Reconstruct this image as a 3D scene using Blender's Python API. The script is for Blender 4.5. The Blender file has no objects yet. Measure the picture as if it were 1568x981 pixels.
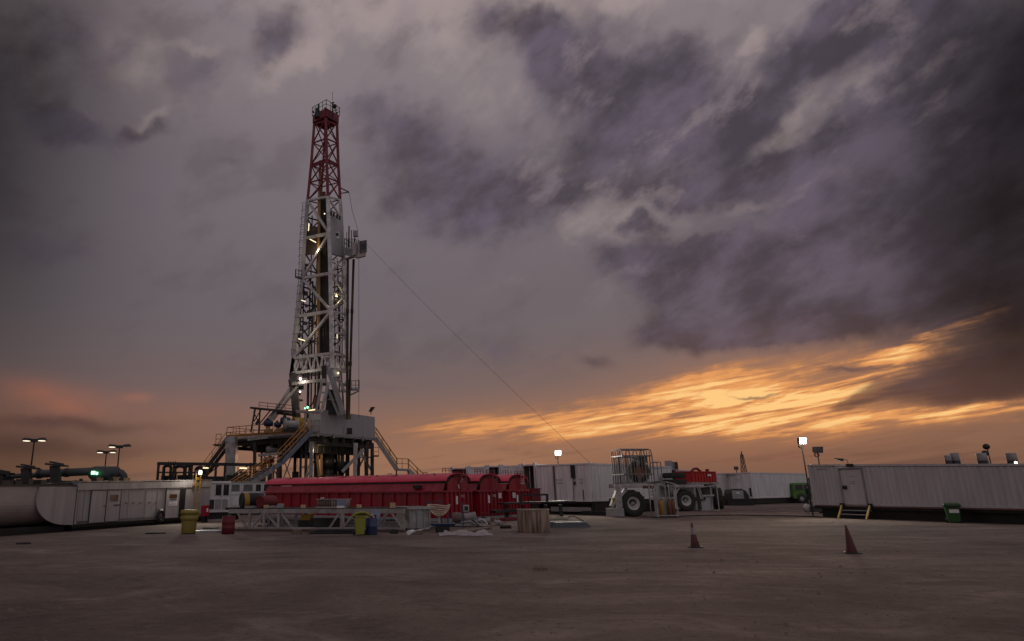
import bpy, math, random
from mathutils import Vector, Matrix
random.seed(7)
rad = math.radians
SC = bpy.context.scene
COL = SC.collection

# ------------------------------------------------------------------ camera
PW, PH = 1568.0, 981.0
FPX, PCX, PCY = 1000.0, 610.0, 490.5
PITCH, ROLL, CAMZ = rad(14.6), rad(0.5), 1.6
_f = Vector((0, math.cos(PITCH), math.sin(PITCH)))
_r0 = Vector((1, 0, 0)); _u0 = Vector((0, -math.sin(PITCH), math.cos(PITCH)))
_r = _r0*math.cos(ROLL) - _u0*math.sin(ROLL)
_u = _u0*math.cos(ROLL) + _r0*math.sin(ROLL)
cam_d = bpy.data.cameras.new('camera'); cam = bpy.data.objects.new('camera', cam_d); COL.objects.link(cam)
cam.matrix_world = Matrix(((_r.x,_u.x,-_f.x,0),(_r.y,_u.y,-_f.y,0),(_r.z,_u.z,-_f.z,CAMZ),(0,0,0,1)))
cam_d.sensor_width = 36.0; cam_d.lens = FPX/PW*36.0
cam_d.shift_x = (PW/2-PCX)/PW; cam_d.shift_y = 0
cam_d.clip_start = 0.1; cam_d.clip_end = 6000
SC.camera = cam

def ray(x, y):
    return (_r*((x-PCX)/FPX) + _u*((PCY-y)/FPX) + _f)
def G(x, y, z=0.0):                      # where the sight line through (x, y) meets height z
    d = ray(x, y); t = (z-CAMZ)/d.z
    return Vector((d.x*t, d.y*t, z))
def at(x, y, Y):                         # the point on that line at depth Y
    d = ray(x, y); t = Y/d.y
    return Vector((d.x*t, Y, CAMZ+d.z*t))
def zat(P, y, x=None):                   # height above ground spot P at image row y
    z = 0.0
    for _ in range(30):
        q = Vector((P[0], P[1], z-CAMZ)); c = q.dot(_f)
        py = PCY - q.dot(_u)/c*FPX
        z += (py-y)*c/FPX
    return z

# ------------------------------------------------------------------ render look
vs = SC.view_settings
SC.display_settings.display_device = 'sRGB'
vs.view_transform = 'Standard'; vs.look = 'None'; vs.exposure = 0.0; vs.gamma = 1.0; vs.use_curve_mapping = False
SC.render.engine = 'CYCLES'
SC.cycles.max_bounces = 5; SC.cycles.use_denoising = True

def lin(c):
    return tuple((v/255/12.92 if v/255 <= .04045 else ((v/255+.055)/1.055)**2.4) for v in c)

# ------------------------------------------------------------------ world: dusk sky
world = bpy.data.worlds.new("World"); SC.world = world; world.use_nodes = True
NT = world.node_tree; NT.nodes.clear()
class X:
    """a socket with arithmetic"""
    def __init__(s, sock): s.s = sock
    def __add__(a, b): return m_('ADD', a, b)
    __radd__ = __add__
    def __sub__(a, b): return m_('SUBTRACT', a, b)
    def __rsub__(a, b): return m_('SUBTRACT', b, a)
    def __mul__(a, b): return m_('MULTIPLY', a, b)
    __rmul__ = __mul__
    def __truediv__(a, b): return m_('DIVIDE', a, b)
def put(sock, v):
    if isinstance(v, X): NT.links.new(v.s, sock)
    else: sock.default_value = v
def m_(op, a, b=0.0, c=0.0, clamp=False):
    n = NT.nodes.new('ShaderNodeMath'); n.operation = op; n.use_clamp = clamp
    put(n.inputs[0], a); put(n.inputs[1], b); put(n.inputs[2], c)
    return X(n.outputs[0])
def vm(op, a, b=(0,0,0), scale=None):
    n = NT.nodes.new('ShaderNodeVectorMath'); n.operation = op
    put(n.inputs[0], a); put(n.inputs[1], b)
    if scale is not None: put(n.inputs['Scale'], scale)
    return X(n.outputs['Value'] if op in ('DOT_PRODUCT','LENGTH') else n.outputs[0])
def comb(a, b, c):
    n = NT.nodes.new('ShaderNodeCombineXYZ'); put(n.inputs[0], a); put(n.inputs[1], b); put(n.inputs[2], c); return X(n.outputs[0])
def noise(vec, scale, detail=6, rough=.55, lac=2.0, dist=0.0, col=False):
    n = NT.nodes.new('ShaderNodeTexNoise'); put(n.inputs['Vector'], vec)
    n.inputs['Scale'].default_value = scale; n.inputs['Detail'].default_value = detail
    n.inputs['Roughness'].default_value = rough; n.inputs['Lacunarity'].default_value = lac; n.inputs['Distortion'].default_value = dist
    return X(n.outputs['Color' if col else 'Fac'])
def sstep(v, a, b, lo=0.0, hi=1.0):
    n = NT.nodes.new('ShaderNodeMapRange'); n.interpolation_type = 'SMOOTHSTEP'
    put(n.inputs[0], v)
    for i, q in zip((1,2,3,4), (a,b,lo,hi)): n.inputs[i].default_value = q
    return X(n.outputs[0])
def mixc(fac, a, b, mode='MIX'):
    n = NT.nodes.new('ShaderNodeMix'); n.data_type = 'RGBA'; n.blend_type = mode; n.clamp_factor = True
    put(n.inputs[0], fac)
    for i, v in ((6, a), (7, b)):
        if isinstance(v, X): NT.links.new(v.s, n.inputs[i])
        else: n.inputs[i].default_value = tuple(v)+(1,)
    return X(n.outputs[2])
def ramp(fac, stops):
    n = NT.nodes.new('ShaderNodeValToRGB'); put(n.inputs[0], fac); cr = n.color_ramp
    cr.interpolation = 'EASE'
    while len(cr.elements) < len(stops): cr.elements.new(.5)
    for e, (p, c) in zip(cr.elements, stops):
        e.position = p
    for e, (p, c) in zip(cr.elements, stops): e.color = tuple(lin(c))+(1,)
    return X(n.outputs[0])
def azel(x, y):
    d = ray(x, y).normalized()
    return math.degrees(math.atan2(d.x, d.y)), math.degrees(math.asin(d.z))
def blobs(q1, lst):
    """sum of soft ellipses; each (px, py, rx, ry, tilt deg, amp), turned into azimuth / elevation"""
    acc = None
    for (bx, by, rx, ry, rot, amp) in lst:
        c = azel(bx, by); e = 4.0
        ax = azel(bx+e, by); ay = azel(bx, by+e)
        J = Matrix((((ax[0]-c[0])/e, (ay[0]-c[0])/e), ((ax[1]-c[1])/e, (ay[1]-c[1])/e)))
        Ji = J.inverted(); cr, sr = math.cos(rad(rot)), math.sin(rad(rot))
        R = Matrix(((cr/rx, -sr/rx), (sr/ry, cr/ry)))          # positive tilt: right end up
        M = R @ Ji
        b = M @ Vector(c)
        u = vm('DOT_PRODUCT', q1, (M[0][0], M[0][1], -b[0])); v = vm('DOT_PRODUCT', q1, (M[1][0], M[1][1], -b[1]))
        r2 = m_('MULTIPLY_ADD', v, v, u*u)
        g = m_('POWER', 0.3679, r2)
        acc = g*amp if acc is None else m_('MULTIPLY_ADD', g, amp, acc)
    return acc
tc = NT.nodes.new('ShaderNodeTexCoord'); DIR = X(tc.outputs['Generated'])
DIR = vm('NORMALIZE', DIR)
sp = NT.nodes.new('ShaderNodeSeparateXYZ'); NT.links.new(DIR.s, sp.inputs[0])
dx, dy, dz = X(sp.outputs[0]), X(sp.outputs[1]), X(sp.outputs[2])
AZ = m_('ARCTAN2', dx, dy)*57.2958; EL = m_('ARCSINE', dz)*57.2958
zz = m_('MAXIMUM', dz, 0.0)+0.10
a0 = rad(-22)
ca, sa = math.cos(a0), math.sin(a0)
along = (dx*sa + dy*ca)/zz; across = (dx*ca - dy*sa)/zz
P1 = comb(along*0.42, across*1.0, 3.7)
tl = rad(24); Ua = AZ*math.cos(tl)+EL*math.sin(tl); Va = EL*math.cos(tl)-AZ*math.sin(tl)
def tn(su, sv, off, detail, rough, dist=0.0): return noise(comb(Ua*(1/su), Va*(1/sv), off), 1.0, detail, rough, dist=dist)
n_big = tn(15, 10, 3.7, 8, .50, .1)
n_mid = tn(6.2, 4.3, 9.1, 9, .56, .12)
n_fine = tn(2.3, 1.5, 1.3, 7, .60, .1)
n_strk = noise(comb(AZ*0.045+EL*0.04, EL*0.55-AZ*0.075, 5.0), 1.5, 7, .58, dist=.8)
wcol = noise(DIR, 6.0, 4, .55, col=True)
wv = vm('SCALE', vm('SUBTRACT', wcol, (.5,.5,.5)), scale=7.0)
wv2 = vm('SCALE', vm('SUBTRACT', noise(DIR, 22.0, 5, .6, col=True), (.5,.5,.5)), scale=2.6)
Q0 = comb(AZ, EL, 1.0)
wf = sstep(EL, 2.0, 16.0, .25, 1.0)
Q1 = vm('MULTIPLY', vm('ADD', Q0, vm('SCALE', vm('ADD', wv, wv2), scale=wf)), (1,1,0))
Q1 = vm('ADD', Q1, (0,0,1))
QS = vm('ADD', vm('MULTIPLY', Q0, (1,1,0)), (0,0,1))        # unwarped, for broad tones

base = ramp(EL/60.0, [(0.0,(138,104,88)), (2/60,(146,108,86)), (5/60,(126,99,88)), (9/60,(112,97,97)), (15/60,(108,99,104)),
                      (26/60,(116,107,113)), (36/60,(132,121,125)), (46/60,(146,133,140)), (1.0,(150,138,146))])
# dark purple cloud banks
DK = blobs(Q1, [
    (430,60,60,46,55,.85), (300,100,80,42,25,.45), (60,60,150,70,0,.55), (90,190,110,36,-18,.75), (210,205,55,16,10,.45),
    (250,330,80,30,0,.22), (630,210,90,75,-30,.62), (760,320,130,55,0,.60), (740,30,50,40,-30,.5), (840,60,90,36,-35,.62),
    (930,130,120,60,-20,.85), (1040,130,75,80,40,.85), (960,205,150,48,8,.85), (860,270,120,36,14,.55), (1075,290,85,26,8,.95),
    (1100,205,60,40,20,.5), (1230,90,95,48,38,1.0), (1290,40,60,50,45,.9), (1270,215,120,40,28,.85), (1400,60,70,70,45,.85),
    (1420,190,130,50,22,.9), (1510,110,110,120,30,1.1), (1300,340,190,52,12,.95), (1180,395,190,36,8,.75), (1480,330,200,120,10,1.2),
    (1110,430,150,36,10,.95), (1030,400,120,40,10,.5), (1250,400,160,60,15,.7), (1060,500,90,26,8,.6), (1220,490,160,34,8,.8), (1010,280,120,40,10,.5), (680,240,110,60,-20,.35), (1330,450,260,40,10,1.15), (1130,500,150,34,6,.70), (1500,480,120,44,10,.7), (1180,250,90,30,15,.6),
    (1460,572,170,34,8,1.1), (1300,610,60,12,18,.6), (1150,606,55,5,3,.6),(1290,556,55,5,4,.55), (1520,600,120,24,8,.55), (900,555,32,14,-10,.45), (770,530,36,22,-20,.38), (985,350,30,13,15,.75),
    (360,245,30,9,0,.3), (60,370,110,40,-8,.35), (390,545,40,12,0,.25), (205,495,28,10,0,.22), (540,400,60,25,-10,.18),
    (110,650,180,14,0,.55), (60,690,240,22,0,.50), (560,590,120,12,3,.22), (650,300,150,50,0,.25),
])
nz = (n_big-.5)*1.3 + (n_mid-.5)*1.15 + (n_fine-.5)*.62
DD = sstep(DK*1.2 + nz*sstep(EL,3,20,.25,1.0)*sstep(DK,.0,.35,.45,1.0), 0.08, 1.08)
# pale gaps and lit edges
LT = blobs(Q1, [
    (190,80,110,48,-25,.85), (430,110,75,26,18,.65), (290,60,60,12,0,.55), (480,90,45,40,40,.6), (150,175,60,12,-20,.35), (210,190,45,14,30,.5),
    (700,90,120,60,0,.45), (870,245,60,24,12,.65), (700,250,60,60,-30,.4), (960,340,110,48,15,.7), (1150,80,50,22,40,.9),
    (1200,180,80,16,32,.75), (1220,205,50,20,15,.85), (1300,150,55,13,34,.55), (1310,262,55,26,12,.85), (1180,250,60,12,15,.8), (1390,100,60,14,30,.7),
    (1400,80,55,18,30,.6), (1500,180,70,8,25,.5), (1480,130,60,8,25,.5), (1100,355,60,10,10,.4), (1110,460,90,14,4,.35), (890,145,40,16,-20,.4), (880,10,260,26,0,.7),(600,10,220,60,0,.7),(480,20,120,30,0,.3),(740,180,90,50,30,.3),(1130,320,70,10,8,.5),
])
LL = sstep(LT + ((n_mid-.5)*1.5 + (n_fine-.5)*.7 + (n_big-.5)*.4)*sstep(LT,.05,.3), 0.15, 0.95)
# broad tones: sky colour dimmed far left and far right, vignette painted in
VD = blobs(QS, [(-60,60,330,330,0,.80), (-100,420,300,300,0,.62), (-60,720,380,90,0,.55), (1650,290,300,250,12,1.08), (1650,0,260,260,0,.70), (1600,480,250,110,10,.6)])
VD = m_('MINIMUM', VD, 1.0)
# sunset
GL = blobs(Q1, [
    (1170,640,210,30,4,.90), (1250,590,150,22,14,.80), (1390,530,110,18,20,1.0), (1120,600,150,32,8,.55), (940,640,190,28,4,.80),
    (720,658,150,20,3,.60), (1330,640,200,12,5,.90), (1500,625,130,12,5,.60), (1170,668,90,14,0,.75), (1060,640,120,20,5,.45), (1450,505,60,7,15,.7),
    (1200,570,230,60,8,.25), (1060,605,150,28,8,.50), (1300,592,150,22,10,.60), (900,665,170,16,3,.55), (1180,625,120,26,4,.45), (1480,640,120,14,3,.45), (640,690,110,12,2,.30),
])
GB = blobs(QS, [(1150,640,470,85,5,.85), (1420,600,280,60,5,.45), (700,675,240,55,0,.40), (1250,560,250,60,14,.30)])
n_strk2 = noise(comb(AZ*0.11+EL*0.10, EL*1.25-AZ*0.16, 2.0), 1.6, 8, .62, dist=.6)
strk = sstep(n_strk*.64+n_strk2*.36, .34, .68)
GI = m_('MAXIMUM', GL, 0.0)*m_('MULTIPLY_ADD', strk, .88, .06)
RB = blobs(QS, [(60,600,95,22,-8,.9),(100,622,30,12,-10,.5),(210,608,22,7,0,.6),(40,640,260,34,0,.45),(330,640,200,60,0,.20),(1190,700,30,3.5,2,1.6),(1153,694,9,3,0,1.3)])

col = base
col = mixc(m_('MINIMUM', LL*.62, 1.0), col, lin((170,153,150)))
col = mixc(m_('MINIMUM', GB*.80, 1.0), col, lin((164,116,88)))
col = mixc(m_('MINIMUM', RB*(n_mid*1.3)*.9, 1.0), col, lin((172,112,92)))
dkc = mixc(sstep(AZ, -20, 30), lin((80,70,76)), lin((65,58,68)))
n_in = tn(7, 4.2, 6.2, 9, .58, .1)
dkc = mixc(sstep(n_in, .35, .68), dkc, lin((100,90,105)))
dkc = mixc(sstep(EL, 3, 14), lin((86,62,58)), dkc)
mot = sstep(tn(9, 5.5, 31.0, 9, .56, .1), .50, .66)*sstep(EL, 7, 13)
col = mixc(mot*.34, col, lin((88,78,84)))
col = mixc(m_('MINIMUM', DD*.92, 1.0), col, dkc)
brk = sstep(tn(6.5, 3.6, 18.8, 9, .60, .15), .53, .68)*sstep(AZ, 0, 20)*sstep(EL, 13, 22)*sstep(AZ, 52, 40)
col = mixc(brk*.34, col, lin((158,142,142)))
col = vm('SCALE', col, scale=m_('MULTIPLY_ADD', VD, -.80, 1.0))
gcol = ramp(GI, [(0.0,(150,104,80)), (.30,(186,126,84)), (.60,(224,152,92)), (1.0,(250,200,130))])
col = mixc(m_('MINIMUM', sstep(GI, .02, .62)*(1.0-sstep(DD,.25,.8)*.8), 1.0), col, gcol)
col = mixc(sstep(EL, 5.0, 1.2)*sstep(AZ, 6, 24)*.60, col, lin((106,77,66)))
low = sstep(n_strk, .5, .72)*sstep(EL, 5.5, 2.0)*sstep(EL,.3,1.5)
col = mixc(low*.55, col, lin((92,66,60)))
# sky behind and overhead: unseen pale lobe, brightened to light camera-facing sides
back = sstep(dx*.34-dy*.92+dz*.19, 0.05, 0.95)
over = sstep(EL, 48, 75)
bcol = mixc(sstep(n_big,.3,.7), (.25,.232,.245), (.42,.39,.405))
col = mixc(m_('MAXIMUM', back, over*.35), col, bcol)
col = mixc(sstep(EL, -0.4, -3.0), col, (.03,.025,.022))
SUN_EL, SUN_AZ = rad(3.0), rad(27.0)
sky = NT.nodes.new('ShaderNodeTexSky'); sky.sky_type = 'NISHITA'; sky.sun_disc = False
sky.sun_elevation = SUN_EL; sky.sun_rotation = SUN_AZ; sky.air_density = 1.5; sky.dust_density = 4
bg1 = NT.nodes.new('ShaderNodeBackground'); NT.links.new(sky.outputs[0], bg1.inputs[0]); bg1.inputs[1].default_value = 0.0015
bg2 = NT.nodes.new('ShaderNodeBackground'); NT.links.new(col.s, bg2.inputs[0]); bg2.inputs[1].default_value = 1.0
ad = NT.nodes.new('ShaderNodeAddShader'); NT.links.new(bg1.outputs[0], ad.inputs[0]); NT.links.new(bg2.outputs[0], ad.inputs[1])
wo = NT.nodes.new('ShaderNodeOutputWorld'); NT.links.new(ad.outputs[0], wo.inputs[0])
world.cycles.sampling_method = 'MANUAL'; world.cycles.sample_map_resolution = 512

sun_d = bpy.data.lights.new('sun', 'SUN'); sun_d.energy = 0.6; sun_d.angle = rad(12); sun_d.color = (1.0, .62, .36)
sun = bpy.data.objects.new('sun', sun_d); COL.objects.link(sun)
sdir = Vector((math.sin(SUN_AZ)*math.cos(SUN_EL), math.cos(SUN_AZ)*math.cos(SUN_EL), math.sin(SUN_EL)))
sun.rotation_euler = sdir.to_track_quat('Z', 'Y').to_euler()

# ================================================================== materials
MATS = {}
def mat(name, c, rough=.55, metal=0.0, dirt=.35, dscale=1.2, dcol=None, bump=.0, bscale=20, rust=0.0, emit=None, estr=0, streak=False, spec=.5, coat=0.0):
    if name in MATS: return MATS[name]
    m = bpy.data.materials.new(name); m.use_nodes = True; MATS[name] = m
    t = m.node_tree; N = t.nodes; L = t.links
    b = N['Principled BSDF']
    b.inputs['Roughness'].default_value = rough; b.inputs['Metallic'].default_value = metal
    b.inputs['Specular IOR Level'].default_value = spec; b.inputs['Coat Weight'].default_value = coat
    tcn = N.new('ShaderNodeTexCoord'); mp = N.new('ShaderNodeMapping'); L.new(tcn.outputs['Object'], mp.inputs[0])
    oi = N.new('ShaderNodeObjectInfo'); va = N.new('ShaderNodeVectorMath'); va.operation = 'SCALE'
    cx = N.new('ShaderNodeCombineXYZ'); 
    for i in range(3): L.new(oi.outputs['Random'], cx.inputs[i])
    va.inputs['Scale'].default_value = 37.0; L.new(cx.outputs[0], va.inputs[0]); L.new(va.outputs[0], mp.inputs['Location'])
    mp.inputs['Scale'].default_value = (dscale*(2.5 if streak else 1), dscale*(2.5 if streak else 1), dscale*(.22 if streak else 1))
    n1 = N.new('ShaderNodeTexNoise'); L.new(mp.outputs[0], n1.inputs['Vector']); n1.inputs['Scale'].default_value = 1.0
    n1.inputs['Detail'].default_value = 8; n1.inputs['Roughness'].default_value = .62
    mr = N.new('ShaderNodeMapRange'); L.new(n1.outputs[0], mr.inputs[0])
    mr.inputs[1].default_value = .40; mr.inputs[2].default_value = .68; mr.inputs[3].default_value = 0; mr.inputs[4].default_value = dirt
    mx = N.new('ShaderNodeMix'); mx.data_type = 'RGBA'; L.new(mr.outputs[0], mx.inputs[0])
    mx.inputs[6].default_value = (*c, 1)
    dc = dcol if dcol else tuple(v*.45+.012 for v in c)
    mx.inputs[7].default_value = (*dc, 1)
    out = mx.outputs[2]
    if rust > 0:
        n2 = N.new('ShaderNodeTexNoise'); L.new(mp.outputs[0], n2.inputs['Vector']); n2.inputs['Scale'].default_value = 2.6; n2.inputs['Detail'].default_value = 9; n2.inputs['Roughness'].default_value=.7
        r2 = N.new('ShaderNodeMapRange'); L.new(n2.outputs[0], r2.inputs[0]); r2.inputs[1].default_value = .56; r2.inputs[2].default_value = .66; r2.inputs[4].default_value = rust
        m2 = N.new('ShaderNodeMix'); m2.data_type = 'RGBA'; L.new(r2.outputs[0], m2.inputs[0]); L.new(out, m2.inputs[6]); m2.inputs[7].default_value = (.13,.055,.03,1)
        out = m2.outputs[2]
    L.new(out, b.inputs['Base Color'])
    rr = N.new('ShaderNodeMapRange'); L.new(n1.outputs[0], rr.inputs[0]); rr.inputs[1].default_value=.3; rr.inputs[2].default_value=.7
    rr.inputs[3].default_value = max(.05, rough-.12); rr.inputs[4].default_value = min(1, rough+.2); L.new(rr.outputs[0], b.inputs['Roughness'])
    if bump:
        nb = N.new('ShaderNodeTexNoise'); L.new(tcn.outputs['Object'], nb.inputs['Vector']); nb.inputs['Scale'].default_value = bscale; nb.inputs['Detail'].default_value = 6
        bp = N.new('ShaderNodeBump'); bp.inputs['Strength'].default_value = bump; bp.inputs['Distance'].default_value = .03; L.new(nb.outputs[0], bp.inputs['Height']); L.new(bp.outputs[0], b.inputs['Normal'])
    if emit:
        b.inputs['Emission Color'].default_value = (*emit, 1); b.inputs['Emission Strength'].default_value = estr
    return m
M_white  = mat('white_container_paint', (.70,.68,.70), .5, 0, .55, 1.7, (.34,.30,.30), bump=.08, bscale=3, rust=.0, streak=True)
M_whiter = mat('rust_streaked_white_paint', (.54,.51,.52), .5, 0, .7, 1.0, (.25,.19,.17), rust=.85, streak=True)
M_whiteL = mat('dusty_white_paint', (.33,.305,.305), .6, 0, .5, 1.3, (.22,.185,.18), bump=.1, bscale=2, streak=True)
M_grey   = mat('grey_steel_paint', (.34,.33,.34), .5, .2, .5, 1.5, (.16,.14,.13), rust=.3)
M_lgrey  = mat('pale_grey_steel_paint', (.38,.36,.36), .5, .1, .8, 1.6, (.15,.12,.11), rust=.4)
M_truss  = mat('muddy_truss_paint', (.36,.33,.32), .6, .1, .8, 2.5, (.14,.115,.10), rust=.4)
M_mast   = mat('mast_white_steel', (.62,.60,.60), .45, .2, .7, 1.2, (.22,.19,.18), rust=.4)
M_dark   = mat('dark_oily_steel', (.035,.032,.034), .5, .3, .6, 2, (.012,.011,.011))
M_black  = mat('black_paint', (.014,.013,.014), .5, .1, .5, 2, (.006,.006,.006))
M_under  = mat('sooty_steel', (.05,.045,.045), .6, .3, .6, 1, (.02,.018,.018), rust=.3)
M_mastred= mat('mast_red_paint', (.20,.012,.026), .45, .1, .6, 1.4, (.10,.012,.018))
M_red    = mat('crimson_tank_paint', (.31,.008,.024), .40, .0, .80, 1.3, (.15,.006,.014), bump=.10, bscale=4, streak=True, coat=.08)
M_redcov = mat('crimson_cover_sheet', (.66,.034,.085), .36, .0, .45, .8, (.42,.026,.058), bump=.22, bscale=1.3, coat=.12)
M_reddk  = mat('dull_dark_red', (.16,.010,.018), .6, 0, .5, 2)
M_yel    = mat('safety_yellow_paint', (.36,.20,.02), .5, .1, .7, 2.0, (.15,.08,.02), rust=.3)
M_yrail  = mat('worn_orange_yellow_rail', (.36,.16,.025), .5, .1, .5, 2.5, (.16,.08,.02))
M_yplast = mat('yellow_plastic', (.26,.20,.04), .5, 0, .5, 3, (.20,.15,.03))
M_lime   = mat('lime_yellow_plastic', (.26,.26,.03), .5, 0, .35, 3, (.22,.20,.03))
M_blue   = mat('dark_blue_plastic', (.025,.04,.11), .45, 0, .5, 3)
M_bluest = mat('blue_steel_paint', (.03,.06,.13), .5, .1, .5, 2)
M_bluegr = mat('blue_grey_stringer', (.16,.19,.24), .5, .1, .5, 2)
M_green  = mat('lime_green_car_paint', (.065,.17,.012), .3, .1, .3, 2, coat=.5)
M_gbin   = mat('green_bin_plastic', (.015,.085,.012), .45, 0, .4, 3)
M_orange = mat('orange_crane_paint', (.45,.16,.02), .5, 0, .5, 2)
M_tyre   = mat('tyre_rubber', (.028,.025,.024), .85, 0, .6, 4, (.06,.05,.045), bump=.4, bscale=30)
M_glass  = mat('dark_glass', (.02,.022,.025), .08, 0, 0, 1)
M_wood   = mat('weathered_wood', (.20,.135,.10), .8, 0, .8, 6, (.05,.035,.028), bump=.5, bscale=25, streak=True)
M_timber = mat('pale_timber', (.52,.36,.20), .7, 0, .5, 6, bump=.2)
M_rope   = mat('cream_rope', (.62,.47,.36), .8, 0, .4, 12, bump=.4, bscale=60)
M_plast  = mat('dusty_clear_sheet', (.36,.31,.31), .45, 0, .6, 3, bump=.4, bscale=12)
M_rim    = mat('white_wheel_rim', (.55,.52,.50), .5, .1, .5, 4, rust=.3)
M_ochre  = mat('ochre_pipe', (.36,.20,.07), .5, .2, .6, 2, (.14,.08,.04))
M_brown  = mat('brown_oily_guard', (.045,.028,.022), .6, .2, .6, .6, (.018,.012,.010))
M_wall   = mat('grey_windwall_sheet', (.38,.37,.39), .55, .2, .35, .7, (.26,.24,.25), bump=.05, bscale=3, streak=True)
M_sign   = mat('white_sign', (.75,.72,.72), .5, 0, .2, 6)
M_redmark= mat('red_print', (.55,.02,.03), .5, 0, 0, 1)
M_ink    = mat('dark_print', (.05,.05,.07), .5, 0, 0, 1)
M_bluemk = mat('blue_print', (.04,.08,.25), .5, 0, 0, 1)
M_skin   = mat('skin', (.35,.20,.14), .6, 0, 0, 1)
M_navy   = mat('navy_coverall', (.015,.018,.035), .8, 0, .3, 5)
M_whiteR = mat('weathered_dimmed_white', (.48,.46,.475), .5, 0, .5, 1.6, (.28,.25,.25), bump=.08, bscale=3, streak=True)  # container white copied darker: right-side falloff put into its colour, plus dirt streaks
M_cone   = mat('faded_red_cone', (.085,.011,.011), .6, 0, .8, 6, (.04,.010,.009))
M_conew  = mat('dull_white_band', (.30,.27,.30), .5, 0, .4, 6)
M_bluecb = mat('deep_blue_cabin', (.012,.022,.065), .5, 0, .4, 2)
L_white  = mat('lit_lamp_lens', (.9,.9,.9), .4, 0, 0, 1, emit=(1,.96,.88), estr=7)
L_warm   = mat('lit_warm_tube', (.9,.8,.5), .4, 0, 0, 1, emit=(1,.84,.50), estr=1.2)
L_green  = mat('lit_green_lens', (.3,.9,.5), .4, 0, 0, 1, emit=(.25,1,.45), estr=4)
L_dim    = mat('lit_soft_lens', (.9,.85,.7), .4, 0, 0, 1, emit=(1,.90,.68), estr=1.5)

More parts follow.
